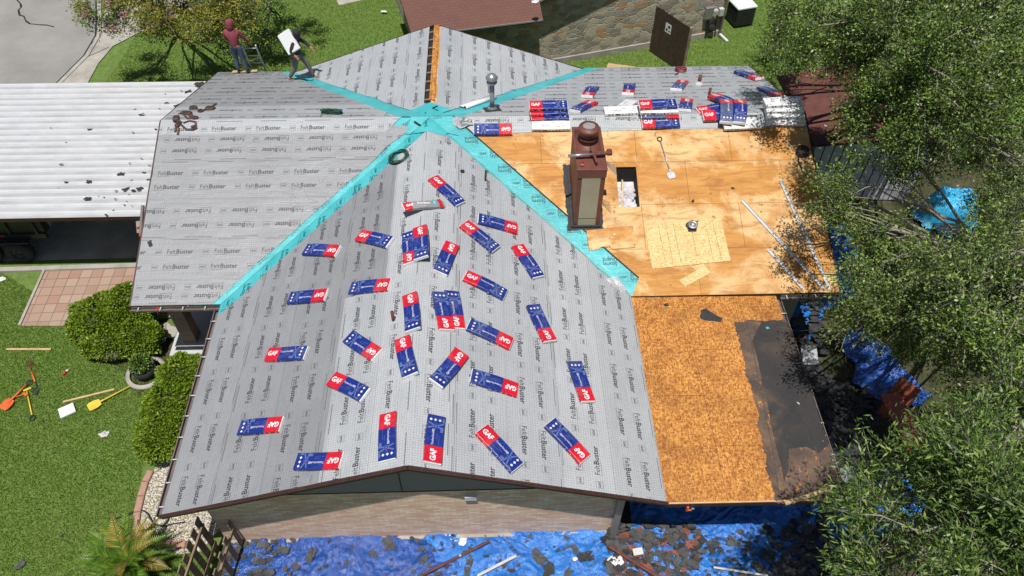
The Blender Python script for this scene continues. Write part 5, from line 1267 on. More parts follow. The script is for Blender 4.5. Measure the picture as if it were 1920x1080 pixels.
# bracket on the corner of the house
mb = MB(); a = at(266, 417, 2.5); mb.bar(at(268, 385, 2.75), at(264, 440, 2.3), .09, .07, 0, (1, 0, 0), .01); mb.bar(at(260, 415, 2.45), at(262, 437, 2.3), .12, .06); mb.build('corner_bracket', 'gutter', house)
mb = MB(); mb.box(at(259, 427, 2.4), (.05, .05, .05)); mb.box(at(263, 442, 2.3), (.05, .05, .05)); mb.build('corner_reflector', 'tapered', house)

tr = empty('dump_trailer', (-12.5, 10.2, 0), 'black tandem-axle trailer with red and white reflector tape parked under the carport', 'trailer')
mb = MB(); mb.box((-14.2, 10.2, 1.05), (6.4, 1.9, .12)); 
mb.box((-14.2, 9.27, 1.35), (6.4, .06, .75)); mb.box((-14.2, 11.1, 1.35), (6.4, .06, .75)); mb.box((-11.02, 10.2, 1.35), (.06, 1.9, .75))
for k in range(9): mb.box((-17.2+.75*k, 9.21, 1.35), (.07, .06, .78))
mb.build('bed', 'trailer', tr)
mb = MB(); mb.box((-14.2, 9.24, .92), (6.4, .10, .16)); mb.build('frame', 'trailer', tr)
mb = MB()
for k in range(12): mb.box((-16.2+.36*k, 9.185, .95), (.19, .006, .055), None, k % 2)
mb.build('reflector_tape', ['white', 'tapered'], tr)
mb = MB(); mb.box((-10.97, 9.7, 1.25), (.04, .35, .5)); mb.build('licence_board', 'galv', tr)
for x in (-11.95, -12.85):
    mb = MB(); R = Matrix.Rotation(PI/2, 3, 'X'); mb.lathe([(.20, -.12), (.36, -.12), (.39, -.08), (.39, .08), (.36, .12), (.20, .12)], (x, 9.13, .39), 28, 0, R); w = mb.build('wheel', 'rubber', tr, True)
    mb = MB(); mb.lathe([(0, .05), (.06, .06), (.08, .02), (.17, .03), (.20, .08), (.21, .1)], (x, 9.13, .39), 20, 0, R); under(mb.build('rim', 'trailer', None, True), w)
    mb = MB(); mb.lathe([(.2, .1), (.36, .13), (.39, .09), (.39, -.05)], (x, 9.13, .39), 20, 0, R) if False else None
mb = MB(); mb.box((-12.4, 9.13, .84), (1.9, .30, .03)); mb.build('mudguard', 'trailer', tr)

# ================================================================== NEIGHBOUR HOUSE
nb = empty('stone_house', (5, 20, 0), 'neighbouring rubble stone house with brown shingle roof and olive gable', 'house')
NO = Vector((-.6, 17.6, 0)); NX = Vector((.963, .27, 0)).normalized(); NY = Vector((-NX.y, NX.x, 0))
def nbp(x, y, z): return NO+NX*x+NY*y+Vector((0, 0, z))
def wallface(mb, a, b_, z0, z1, mi=0):
    L = math.hypot(b_[0]-a[0], b_[1]-a[1]); mb.face([nbp(*a, z0), nbp(*b_, z0), nbp(*b_, z1), nbp(*a, z1)], mi, [(0, z0), (L, z0), (L, z1), (0, z1)])
NW = 11.75
mb = MB(); wallface(mb, (0, 0), (NW, 0), 0, 2.55); wallface(mb, (NW, 0), (NW, 8), 0, 2.55); wallface(mb, (0, 8), (0, 0), 0, 2.55)
mb.build('stone_wall', 'stone', nb)
mb = MB(); wallface(mb, (-.05, -.06), (NW+.06, -.06), 0, .22); mb.face([nbp(-.05, -.06, .22), nbp(NW+.06, -.06, .22), nbp(NW+.06, .0, .22), nbp(-.05, 0, .22)]); mb.build('foundation', 'concrete', nb)
mb = MB(); mb.face([nbp(0, .01, 2.55), nbp(NW, .01, 2.55), nbp(NW, .01, 3.7), nbp(9.4, .01, 4.55), nbp(3.3, .01, 2.56), nbp(0, .01, 2.56)]); mb.face([nbp(0, -.0, 2.55), nbp(0, .1, 2.55), nbp(NW, .1, 2.55), nbp(NW, 0, 2.55)]); mb.build('gable_siding', 'olive', nb)
def roofslab(name, pts, th=.10, mat='broof', par=nb):
    mb = MB(); a = pts[0]; X = (pts[1]-pts[0]).normalized(); n = X.cross(pts[2]-pts[0]).normalized(); n = n if n.z > 0 else -n; Y = n.cross(X)
    mb.face(pts, 0, [((p-a).dot(X), (p-a).dot(Y)) for p in pts]); m_ = len(pts)
    lo = [p-Vector((0, 0, th)) for p in pts]; mb.face(lo[::-1], 1)
    for k in range(m_): mb.face([lo[k], lo[(k+1) % m_], pts[(k+1) % m_], pts[k]], 1)
    return mb.build(name, [mat, 'fascia'], par)
e0, e1 = at(772, 66, 2.75), at(1018, 36, 2.75)
sl_ = NY*4.5+Vector((0, 0, 1.35))
roofslab('roof', [e0, e1, e1+sl_*.25+NX*.2, e1+sl_+NX*.2, e0+sl_-NX*.0])
r0 = nbp(3.6, -.75, 2.95)
f0 = nbp(3.3, -.36, 2.62); d_ = (NX*1.0+Vector((0, 0, .34)))
roofslab('roof', [f0, f0+d_*6.2, f0+d_*6.2+NY*7, f0+NY*7], .12)
M['nbg'] = simple('old_gutter', (.30, .28, .26), .5, .3, 4, .1); mb = MB(); mb.bar(e0+Vector((0, 0, -.03)), e1+Vector((0, 0, -.03)), .06, .05); mb.bar(f0+Vector((0, 0, -.02))-NY*.03, f0+d_*6.2-NY*.03, .03, .06); mb.build('gutter', 'nbg', nb)
crumple('roof_debris', at(1004, 3, 3.5), Matrix(), .13, 'paperw', 'pale scrap lying on the brown roof of the stone house', 'scrap', 5, .3)
for k, (px, py, s_) in enumerate(((719, 22, .12),)):
    crumple('white_bag', at(px, py, .1), Matrix(), s_, 'paperw', 'small white bag on the ground by the left wall of the stone house', 'bag', 2, .6)
# meters and pipes on the wall
mt = MB()
def on_nb(px, py, off=-.02):
    n = NY; d = ray(px, py); o = NO+NY*off; return CAM+d*((o-CAM).dot(n)/d.dot(n))
c = on_nb(1329, 24, -.08); mt.box(c, (.32, .14, .46), Matrix((NX, NY, Vector((0, 0, 1)))).transposed(), 0, .01); mt.build('meter_box', 'galv', nb)
mt = MB(); c = on_nb(1352, 22, -.08); mt.box(c, (.18, .16, .3), Matrix((NX, NY, Vector((0, 0, 1)))).transposed(), 0, .01); c2 = on_nb(1342, 20, -.1); mt.lathe([(.09, 0), (.1, .06), (.06, .09), (0, .09)], c2, 14, 0, Matrix.Rotation(PI/2, 3, 'X')); mt.build('meter_box', 'drip', nb)
mt = MB(); mt.tube([on_nb(1344, 30, -.06), on_nb(1340, 68, -.06)], .03, 8); mt.tube([on_nb(1328, 40, -.06), on_nb(1322, 72, -.06)], .045, 8); c = on_nb(1334, 52, -.12); mt.lathe([(0, -.12), (.12, -.1), (.15, 0), (.12, .1), (0, .12)], c, 12); mt.build('gas_meter', 'trailer', nb)
mt = MB(); a, b_ = nbp(NW-.1, -.1, 2.6), nbp(NW-.1, -.1, .12); mt.bar(a, b_, .07, .09, 0, tuple(NY)); mt.bar(b_, b_-NY*.5+NX*.12+Vector((0, 0, -.08)), .09, .07, 1); mt.build('downspout', ['gutter', 'white'], nb)
# air conditioner
c = at(1384, 42, 0)
ac = empty('air_conditioner', c, 'dark outdoor air conditioner with a pale top beside the stone house corner', 'air conditioner')
Rn = Matrix((NX, NY, Vector((0, 0, 1)))).transposed()
mb = MB(); mb.box(c+Vector((0, 0, .42)), (.8, .8, .72), Rn, 0, .04)
for k in range(9): mb.box(c+Vector((0, 0, .14+.07*k)), (.83, .83, .012), Rn, 0)
mb.build('casing', 'trailer', ac); mb = MB(); mb.box(c+Vector((0, 0, .84)), (.86, .86, .14), Rn, 0, .05); mb.build('top_cover', 'paperw', ac)
# gate panel between the houses
ga, gb = at(1210, 96, 0), Vector((8.75, 18.1, 0)); ga = Vector((7.75, 19.65, 0))
gt = empty('board_gate', (ga+gb)/2, 'dark brown board gate standing open between the two houses', 'gate')
gd = (gb-ga); L = gd.length; gd.normalize(); mb = MB(); nbd = int(L/.15)
gn = Vector((-gd.y, gd.x, 0))
for k in range(nbd):
    p = ga+gd*(.075+k*.15); hh = 1.84+random.uniform(-.02, .02); mb.box((p.x, p.y, hh/2+.05), (.142, .02, hh), Matrix((gd, gn, Vector((0, 0, 1)))).transposed())
mb.build('boards', 'wooddark', gt)
mb = MB()
for z in (.4, 1.55): mb.bar(ga+gn*.035+Vector((0, 0, z)), gb+gn*.035+Vector((0, 0, z)), .04, .09)
mb.bar(gb+Vector((0, 0, 0)), gb+Vector((0, 0, 1.9)), .09, .09, 0, (1, 0, 0)); mb.build('gate_frame', 'woodold', gt)
sgn = -1 if gn.dot(CAM-ga) < 0 else 1
q = ga.lerp(gb, .42)+gn*.014*sgn; Rg = Matrix((gd, gn, Vector((0, 0, 1)))).transposed()
mb = MB(); mb.box(q+Vector((0, 0, 1.35)), (.30, .006, .36), Rg); 
mb.box(q+gn*.004*sgn+Vector((0, 0, 1.42))+gd*.04, (.10, .004, .10), Rg, 1); mb.box(q+gn*.004*sgn+Vector((0, 0, 1.28))-gd*.06, (.08, .004, .10), Rg, 1); mb.box(q+gn*.004*sgn+Vector((0, 0, 1.26))+gd*.07, (.09, .004, .04), Rg, 1)
mb.build('paper_notice', ['paperw', 'dark'], gt)

# ================================================================== BACK YARD SHED, RIGHT SIDE OBJECTS
sh = empty('garden_shed', (12.3, 12.6, 0), 'garden shed with brown roof and pale panel wall half hidden under the oak', 'shed')
q = [at(1457, 143, 2.3), at(1565, 122, 2.75), at(1660, 262, 2.75), at(1527, 272, 2.3)]
M['shedroof'] = simple('shed_roof_brown', (.13, .045, .035), .8, .35, 3, .3); roofslab('roof', [q[0], q[3], q[2], q[1]], .08, 'shedroof', sh)
roofslab('roof', [q[1], q[2], q[2]+Vector((2.0, .3, -.6)), q[1]+Vector((2.0, .3, -.6))], .08, 'shedroof', sh)
mb = MB(); a, b_ = Vector((q[3].x+.2, q[3].y+.25, 0)), Vector((q[2].x+1.8, q[2].y+.35, 0)); Rw = None
for k in range(12):
    p, r_ = a.lerp(b_, k/12), a.lerp(b_, (k+.88)/12)
    mb.face([(p.x, p.y, .05), (r_.x, r_.y, .05), (r_.x, r_.y, 2.2), (p.x, p.y, 2.2)], 0)
mb.face([(a.x, a.y+.03, .0), (b_.x, b_.y+.03, 0), (b_.x, b_.y+.03, 2.2), (a.x, a.y+.03, 2.2)], 1)
c_ = Vector((q[0].x+.2, q[0].y-.2, 0)); mb.face([(c_.x, c_.y, 0), (a.x, a.y+.03, 0), (a.x, a.y+.03, 2.2), (c_.x, c_.y, 2.2)], 0); mb.build('panel_wall', ['white', 'fascia'], sh)

def fbm(x, y, seed=0, octs=4, f=1.0, ridged=False):
    r_ = np.zeros_like(x); amp = 1; tot = 0; rg = np.random.default_rng(seed)
    for o_ in range(octs):
        T_ = rg.uniform(-1, 1, (64, 64)); ang = rg.uniform(0, 6.28); X = (x*math.cos(ang)-y*math.sin(ang))*f+rg.uniform(0, 64); Y = (x*math.sin(ang)+y*math.cos(ang))*f+rg.uniform(0, 64)
        xi = np.floor(X).astype(int); yi = np.floor(Y).astype(int); fx = X-xi; fy = Y-yi; fx = fx*fx*(3-2*fx); fy = fy*fy*(3-2*fy)
        v_ = (T_[xi % 64, yi % 64]*(1-fx)+T_[(xi+1) % 64, yi % 64]*fx)*(1-fy)+(T_[xi % 64, (yi+1) % 64]*(1-fx)+T_[(xi+1) % 64, (yi+1) % 64]*fx)*fy
        if ridged: v_ = 1-2*np.abs(v_)
        r_ += v_*amp; tot += amp; amp *= .5; f *= 2.03
    return r_/tot
def cloth(name, poly, z0, mat, label, cat, amp=.06, res=.035, seed=0, group=None, base=None, f=1.3):
    xs = [p[0] for p in poly]; ys = [p[1] for p in poly]; nx = int((max(xs)-min(xs))/res)+2; ny = int((max(ys)-min(ys))/res)+2
    X, Y = np.meshgrid(min(xs)+np.arange(nx)*res, min(ys)+np.arange(ny)*res, indexing='ij')
    wx = X+.25*fbm(X, Y, seed+7, 2, 1.2); wy = Y+.25*fbm(X, Y, seed+8, 2, 1.2)
    wx2 = X+.5*fbm(X, Y, seed+9, 3, 1.6); wy2 = Y+.5*fbm(X, Y, seed+10, 3, 1.6)
    cr = lambda q: np.clip(q, 0, 1)**2.2
    Z = z0+amp*.9*cr(.5+.5*fbm(wx, wy, seed, 2, f, True))+amp*.75*cr(.5+.5*fbm(wx2, wy2*1.7, seed+3, 2, f*2.6, True))+amp*.42*cr(.5+.5*fbm(wx2*1.3, wy2, seed+4, 2, f*6, True))+amp*.6*fbm(X, Y, seed+5, 2, .6)
    if base is not None: Z = Z+base(X, Y)
    c = inpoly((X[:-1, :-1]+res/2).ravel(), (Y[:-1, :-1]+res/2).ravel(), poly)
    idx = np.arange(nx*ny).reshape(nx, ny); F = np.stack([idx[:-1, :-1], idx[1:, :-1], idx[1:, 1:], idx[:-1, 1:]], -1).reshape(-1, 4)[c]
    used = np.unique(F); rm = -np.ones(nx*ny, int); rm[used] = np.arange(len(used))
    V_ = np.stack([X.ravel(), Y.ravel(), np.maximum(Z.ravel(), .02)], 1)[used]
    me = bpy.data.meshes.new(name); me.from_pydata(V_.tolist(), [], rm[F].tolist()); me.materials.append(M[mat]); me.polygons.foreach_set('use_smooth', [True]*len(me.polygons))
    return tag(link(name, me), label, cat, group)
jg = lambda p, s_=1, a=.07: jag(p, a, .25, s_)
cloth('ground_tarp', jg(gp((428, 1020), (470, 1006), (700, 1008), (768, 1003), (800, 1010), (860, 1050), (880, 1100), (420, 1100))), .03, 'tarpA', 'deep blue crumpled tarp on the ground in front of the brick gable, at the left', 'tarp', .08, .03, 3)
cloth('ground_tarp', jg(gp((795, 1012), (850, 1004), (900, 1002), (1120, 1000), (1180, 1000), (1180, 940), (1560, 930), (1590, 960), (1600, 1010), (1590, 1100), (850, 1100)), 2), .05, 'tarpB', 'bright blue crumpled tarp on the ground in front of the flat roof', 'tarp', .09, .03, 11)
cloth('ground_tarp', jg([(10.7, 5.4), (11.1, 6.0), (11.5, 5.9), (11.95, 5.3), (12.0, 4.6), (12.6, 3.8), (12.1, 3.4), (11.7, 3.5), (11.0, 3.7), (10.6, 4.2), (10.9, 4.8)], 3), .05, 'tarpA', 'blue tarp draped over the ground between the flat roof and the red bench', 'tarp', .12, .035, 21)
cloth('ground_tarp', jg([(9.6, 5.6), (10.1, 5.7), (10.6, 6.6), (11.6, 7.0), (12.1, 8.2), (12.3, 10.0), (11.2, 10.2), (9.9, 9.6), (9.7, 7.5)], 4), .05, 'tarpB', 'blue tarp in the shade along the right side wall, partly under branches', 'tarp', .10, .04, 31)
cloth('ground_tarp', jg([(8.9, .2), (9.6, .0), (10.8, .4), (11.3, 1.0), (11.0, 2.0), (9.9, 1.6), (9.2, 1.0)], 5), .05, 'tarpB', 'blue tarp lying under the willow-leaved branches at the lower right', 'tarp', .10, .04, 41)
# covered table
cv = at(1795, 372, .9)
def dome(X, Y):
    r2 = ((X-cv.x)/.85)**2+((Y-cv.y)/.62)**2; return .95*np.clip(1-r2**2, 0, 1)**.5
pc = [(cv.x+1.0*math.cos(a)*(1+.08*math.sin(5*a)), cv.y+.74*math.sin(a)*(1+.1*math.cos(3*a))) for a in np.linspace(0, 2*PI, 30)[:-1]]
cloth('table_cover', pc, .02, 'tarpC', 'sky blue cover draped over a round garden table under the trees', 'cover', .16, .025, 51, None, dome)
root = empty('slatted_bench', at(1785, 432, 0), 'black slatted bench in front of the sky blue cover', 'bench')
bc_ = at(1785, 430, .42); mb = MB()
for k in range(7): mb.box((bc_.x, bc_.y-.22+.075*k, .43), (1.0, .045, .02))
mb.build('seat', 'trailer', root)
for s_ in (-1, 1):
    mb = MB(); mb.box((bc_.x+.45*s_, bc_.y, .21), (.05, .45, .40)); mb.build('leg', 'trailer', root)
# red bench
rb = empty('red_bench', (11.3, 3.2, 0), 'reddish brown painted wooden bench tipped beside the tarp under the branches', 'bench')
a, b_ = at(1668, 738, .75), at(1722, 850, .75)
mb = MB(); mb.bar(a, b_, .50, .05, 0, (0, 0, 1), .01); mb.build('seat', 'rug', rb)
for t_ in (.12, .88):
    c = a.lerp(b_, t_); mb = MB(); mb.box((c.x, c.y, .36), (.40, .06, .72)); mb.build('leg', 'rug', rb)
mb = MB(); c = at(1700, 728, .8); mb.box((c.x, c.y, .62), (.55, .06, .60), Matrix.Rotation(-.9, 3, 'Z') @ Matrix.Rotation(-.5, 3, 'X'), 0, .01); mb.build('end_panel', 'rug', rb)
mb = MB(); c = at(1705, 845, .1); mb.lathe([(.0, .0), (.16, 0), (.22, .2), (.20, .2), (.19, .16), (0, .16)], (c.x, c.y, 0), 18); tag(mb.build('clay_pot', 'rug', None, True), 'round clay plant pot at the near end of the red bench', 'pot')
mb = MB(); c = at(1517, 668, .5); mb.box((c.x, c.y, .55), (.42, .5, .03), Matrix.Rotation(.4, 3, 'X'), 0, .04); mb.box((c.x, c.y, .28), (.36, .4, .5), None, 0, .04); tag(mb.build('storage_box', 'galv'), 'greenish grey box in the deep shade beside the flat roof', 'box')

# ================================================================== DEBRIS
rg = random.Random(99)
deb = [(455, 1020, .16, 'scrap'), (530, 1030, .2, 'scrap'), (585, 1040, .22, 'scrap'), (700, 1038, .14, 'scrap'), (728, 1022, .26, 'scrap'), (795, 1050, .2, 'scrap'), (555, 1062, .16, 'scrap'), (535, 1066, .1, 'scrap'), (617, 1015, .08, 'black'), (790, 1030, .12, 'scrap'), (440, 1045, .2, 'black'), (483, 1070, .14, 'scrap'), (650, 1055, .09, 'scrap'), (505, 1028, .1, 'scrap'),
       (828, 1020, .07, 'black'), (850, 1024, .08, 'black'), (880, 1052, .2, 'scrap'), (912, 1043, .10, 'black'), (875, 1075, .2, 'scrap'), (938, 1052, .06, 'black'), (830, 1030, .05, 'black'), (884, 1022, .04, 'black'), (945, 1060, .12, 'scrap'), (820, 1075, .12, 'scrap'), (960, 1070, .12, 'black'),
       (990, 1010, .15, 'scrap'), (1010, 1045, .28, 'scrap'), (1028, 1070, .25, 'black'), (1062, 1008, .1, 'scrap'), (1078, 1030, .16, 'scrap'), (1100, 1045, .25, 'black'), (1115, 1068, .25, 'scrap'), (1140, 1010, .26, 'black'), (1160, 1005, .2, 'scrap'), (1175, 1030, .28, 'scrap'), (1205, 1005, .38, 'scrap'), (1190, 1050, .35, 'black'), (1215, 1035, .3, 'scrap'), (1265, 1000, .34, 'scrap'), (1295, 1028, .26, 'scrap'), (1240, 1065, .26, 'scrap'), (1225, 1020, .2, 'black'),
       (1305, 1035, .14, 'scrap'), (1335, 1030, .16, 'black'), (1345, 1022, .1, 'scrap'), (1400, 1030, .13, 'scrap'), (1440, 1045, .2, 'scrap'), (1425, 1068, .25, 'scrap'), (1330, 1018, .12, 'scrap'), (1372, 1015, .1, 'scrap'), (1460, 1025, .2, 'black'), (1475, 1045, .22, 'scrap'), (1500, 1060, .2, 'scrap'), (1465, 1070, .3, 'scrap'), (1440, 990, .14, 'black'), (1520, 1010, .2, 'black'), (1150, 1062, .3, 'black'), (1065, 1075, .18, 'scrap'), (1180, 1075, .3, 'scrap'),
       (1255, 1030, .18, 'scrap_red'), (1238, 1040, .12, 'scrap_red'), (1190, 1065, .22, 'scrap_red'), (1225, 1060, .16, 'scrap_red'), (1178, 1072, .14, 'scrap_red'), (1270, 1022, .12, 'scrap_red'), (1250, 1078, .14, 'scrap_red')]
deb.sort(key=lambda q: (q[3], q[0])); dn = {}
for px, py, s_, mt_ in deb:
    for j in range(1 if mt_ != 'scrap_red' else 3):
        dk = dn.get(mt_, 0); dn[mt_] = dk+1; sz_ = 'large ' if s_ > .17 else 'small '; x_, y_ = px+rg.uniform(-8, 8)*(j > 0), py+rg.uniform(-6, 6)*(j > 0)
        lab, grp = {'scrap': (sz_+'grey torn felt scrap on the blue tarps below the house, '+nl(dk), 'grey felt scraps on the front tarps'), 'black': (sz_+'black torn felt scrap on the blue tarps below the house, '+nl(dk), 'black felt scraps on the front tarps'),
                    'scrap_red': ('red-brown shingle fragment on the tarp near the corner post, '+nl(dk), 'red-brown shingle fragments on the tarp')}[mt_]
        scrap(x_, y_, None, s_*(1 if mt_ != 'scrap_red' else .7), lab, grp, mt_, rg.randint(0, 9), None, .12+rg.uniform(0, .05), name='torn_felt_scrap' if mt_ != 'scrap_red' else 'shingle_fragment', cat='felt scrap' if mt_ != 'scrap_red' else 'shingle fragment')
# one uncountable heap along the right side, in the shade
def heap(name, poly, n, size, label, mats, seed, z=.05, zvar=.16):
    rg = np.random.default_rng(seed); xs = [p[0] for p in poly]; ys = [p[1] for p in poly]; mb = MB(); k = 0
    while k < n:
        x, y = rg.uniform(min(xs), max(xs)), rg.uniform(min(ys), max(ys))
        if not inpoly(np.array([x]), np.array([y]), poly)[0]: continue
        k += 1; s_ = rg.uniform(*size); a0 = rg.uniform(0, 6.28); nn = int(rg.integers(6, 13)); tx_, ty_ = rg.normal(0, .25), rg.normal(0, .25); z_ = z+rg.uniform(0, zvar)
        pts = []
        for j in range(nn):
            a = a0+2*PI*j/nn; r_ = s_*rg.uniform(.32, 1); dx, dy = r_*math.cos(a), r_*math.sin(a)*.7; pts.append((x+dx, y+dy, max(.03, z_+dx*tx_+dy*ty_)))
        mb.face(pts, int(rg.integers(0, len(mats))))
    o = mb.build(name, mats); tag(o, label, 'debris', None, 'stuff'); return o
heap('felt_debris', [(8.6, .6), (9.5, .5), (10.6, 2.2), (11.2, 3.6), (10.0, 4.6), (9.3, 5.8), (8.55, 5.2)], 900, (.06, .26), 'heap of dark torn roofing felt along the side of the flat roof', ['black', 'scrap', 'black', 'scrap', 'black'], 4)
heap('felt_debris', [(4.4, 1.4), (8.4, 1.2), (8.4, 5.4), (4.4, 5.4)], 260, (.06, .24), 'dark debris scattered on the ground beneath the flat roof', ['black', 'scrap'], 5)
heap('felt_debris', [(7.4, -1.2), (9.8, -1.0), (9.9, .5), (8.2, .9)], 420, (.04, .2), 'dark torn felt heaped on the tarp at the lower right', ['black', 'scrap'], 6)
heap('felt_debris', gp((1120, 1000), (1180, 985), (1310, 992), (1320, 1040), (1290, 1100), (1130, 1100), (1150, 1050)), 330, (.04, .20), 'dense pile of torn black and grey felt on the tarp by the corner post', ['black', 'scrap', 'scrap', 'black', 'scrap', 'scrap', 'scrap_red'], 7, .12)
heap('felt_debris', gp((425, 1008), (530, 1014), (520, 1050), (500, 1100), (420, 1100)), 100, (.04, .17), 'grey felt fragments at the left end of the deep blue tarp', ['black', 'scrap', 'scrap'], 8, .1, .06)
heap('felt_debris', gp((1320, 1005), (1600, 990), (1600, 1100), (1320, 1100)), 230, (.03, .14), 'scattered felt fragments on the right end of the bright blue tarp', ['black', 'scrap', 'scrap'], 9, .12, .08)
heap('felt_debris', gp((540, 1010), (1120, 1005), (1120, 1100), (540, 1100)), 130, (.02, .09), 'small felt crumbs sprinkled over both front tarps', ['black', 'scrap', 'scrap'], 10, .12, .05)
heap('felt_debris', [(9.2, 5.2), (10.2, 5.0), (10.5, 6.6), (11.2, 8.5), (10.2, 9.8), (9.5, 9.5)], 260, (.05, .24), 'dark debris in the shade along the right side wall', ['black', 'scrap', 'black'], 12, .12)
def stick(a, b_, w, mat, lab, cat, h=.04, name='metal_strip', grp=None):
    mb = MB(); mb.bar(a, b_, w, .012, 0); mb.bar(a+Vector((0, w*.45, .012)), b_+Vector((0, w*.45, .012)), .01, .03, 0); return tag(mb.build(name, mat), lab, cat, grp)
stick(at(788, 1080, .25), at(918, 1014, .25), .05, 'rust', 'long rusty brown flashing strip lying across the two front tarps', 'metal strip')
stick(at(895, 1080, .25), at(968, 1042, .25), .05, 'drip', 'pale grey metal strip lying on the bright tarp right of the rusty strip', 'metal strip')
stick(at(1142, 1024, .3), at(1235, 1082, .3), .07, 'rust', 'brown flashing strip on the debris near the corner post', 'metal strip')
stick(at(1338, 1064, .2), at(1440, 1080, .2), .03, 'drip', 'thin pale strip lying on the bright tarp at the lower right', 'metal strip')
stick(at(1283, 1060, .2), at(1297, 1072, .2), .03, 'rust', 'short rusty strip on the bright tarp right of the red-brown fragments', 'metal strip')
mb = MB(); c = at(1196, 1034, .35); mb.box(c, (.22, .15, .05), Matrix.Rotation(.15, 3, 'Z') @ Matrix.Rotation(.2, 3, 'X'), 0, .01); mb.box(c+Vector((0, 0, .03)), (.12, .05, .006), Matrix.Rotation(.15, 3, 'Z') @ Matrix.Rotation(.2, 3, 'X'), 1); tag(mb.build('light_fitting', ['drip', 'galv']), 'small silver box lying in the dark debris near the corner post', 'box')
crumple('white_plastic', at(1155, 1050, .25), Matrix(), .16, 'paperw', 'crumpled white plastic among the dark debris at the bottom', 'plastic', 8, .5)
crumple('white_plastic', at(1078, 1048, .25), Matrix(), .06, 'paperw', 'small white plastic scrap on the tarp left of the debris', 'plastic', 9, .5)
crumple('white_sheeting', at(840, 1008, .06), Matrix(), .48, 'paperw', 'folded white sheeting at the foot of the brick gable wall', 'sheeting', 10, .16)
mb = MB(); c = at(863, 1041, .3); mb.lathe([(0, -.04), (.04, 0), (0, .04)], c, 10); tag(mb.build('white_ball', 'white', None, True), 'round white cap on the long rusty strip', 'cap')
crumple('grey_sheeting', at(1690, 885, .1)+Vector((-.6, -.3, .1)), Matrix(), .55, 'galv', 'crumpled grey plastic sheeting under the branches at the lower right', 'sheeting', 11, .3)

# ================================================================== LEFT YARD
def gz(px, py, z=0.0): return at(px, py, z)
mb = MB(); mb.bar(gz(12, 655, .03), gz(96, 655, .03), .05, .04, 0, (0, 0, 1), .004); tag(mb.build('wooden_stick', 'wood'), 'pale wooden stick lying alone on the lawn at the far left', 'stick')
mb = MB(); mb.bar(gz(118, 754, .03), gz(215, 730, .03), .05, .04, 0, (0, 0, 1), .004); tag(mb.build('wooden_stick', 'wood'), 'wooden stick on the lawn beside the yellow shovel', 'stick')
shovel('yellow_shovel', gz(246, 724, .05), gz(166, 766, .05), (0, 0, 1), ['yellow', 'yellow', 'black'], 'yellow plastic shovel with black grip lying on the lawn near the hedge', blade=(.26, .30), handle_r=.018)
shovel('orange_shovel', gz(50, 722, .05), gz(5, 768, .05), (0, 0, 1), ['orange', 'orange', 'black'], 'orange shovel lying on the lawn at the far left', blade=(.27, .30), handle_r=.022)
rt = empty('yellow_rake', gz(52, 735), 'yellow handled push rake with a T-shaped head lying on the lawn', 'rake')
mb = MB(); mb.tube([gz(50, 733, .06), gz(60, 778, .04)], .018, 8); mb.build('handle', 'yellow', rt, True)
mb = MB(); mb.bar(gz(44, 733, .05), gz(59, 727, .05), .05, .04, 0, (0, 0, 1), .008); mb.build('head', 'yellow', rt)
mb = MB(); e = gz(61, 782, .04); mb.tube([e+Vector((.0, .06, 0)), e+Vector((-.06, 0, 0)), e+Vector((-.04, -.09, 0)), e+Vector((.05, -.09, 0)), e+Vector((.06, 0, 0)), e+Vector((0, .06, 0))], .014, 6); mb.build('grip', 'black', rt, True)
rt = empty('garden_fork', gz(60, 700), 'garden fork with grey tines, orange handle and black grip on the lawn', 'garden fork')
mb = MB(); mb.tube([gz(59, 697, .04), gz(66, 716, .04)], .022, 8); mb.build('handle', 'orange', rt, True)
mb = MB(); mb.tube([gz(66, 716, .04), gz(69, 724, .04)], .02, 8); e = gz(68, 731, .04); mb.lathe([(.055, -.01), (.075, 0), (.055, .01)], e+Vector((0, 0, .02)), 12); mb.box(gz(67, 736, .03), (.12, .14, .03), None, 0, .01); mb.build('grip', 'black', rt)
mb = MB(); j = gz(57, 690, .04)
for k in range(4): mb.tube([j, gz(50+3.6*k, 686, .05), gz(49+4*k, 676, .03)], .007, 5)
mb.tube([gz(59, 697, .04), j], .012, 6); mb.build('tines', 'rust', rt)
rt = empty('broom', gz(48, 738), 'thin orange broom partly under the orange shovel', 'broom')
mb = MB(); mb.tube([gz(17, 748, .03), gz(49, 738, .09)], .012, 6); mb.build('handle', 'orange', rt, True); mb = MB(); mb.bar(gz(44, 737, .09), gz(50, 742, .09), .06, .03); mb.build('head', 'orange', rt)
mb = MB(); mb.box(gz(126, 770, .05), (.36, .30, .07), Matrix.Rotation(.55, 3, 'Z'), 0, .01); mb.box(gz(126, 769, .05)+Vector((0, 0, .038)), (.34, .006, .004), Matrix.Rotation(.55, 3, 'Z'), 1); tag(mb.build('white_packet', ['paperw', 'galv']), 'white rectangular packet on the lawn below the wooden stick', 'packet')
rt = MB(); a, b_ = gz(118, 702, .04), gz(129, 692, .04); rt.tube([a, a.lerp(b_, .55)], .035, 10, 1); rt.tube([a.lerp(b_, .55), a.lerp(b_, .8), b_], [.035, .03, .012], 10, 0); tag(rt.build('drink_bottle', ['drip', 'pred'], None, True), 'clear drink bottle with a red label lying on the lawn', 'bottle')
crumple('plastic_bag', gz(196, 814, .02), Matrix(), .13, 'drip', 'crumpled clear plastic bag on the lawn left of the hedge', 'bag', 12, .5)
crumple('white_bag', gz(2, 524, .02), Matrix(), .14, 'paperw', 'white bag at the left edge beside the driveway kerb', 'bag', 13, .5)
scrap(38, 1060, None, .17, 'curled grey felt scrap on the lawn near the palm', None, 'scrap', 3, .9, .03)
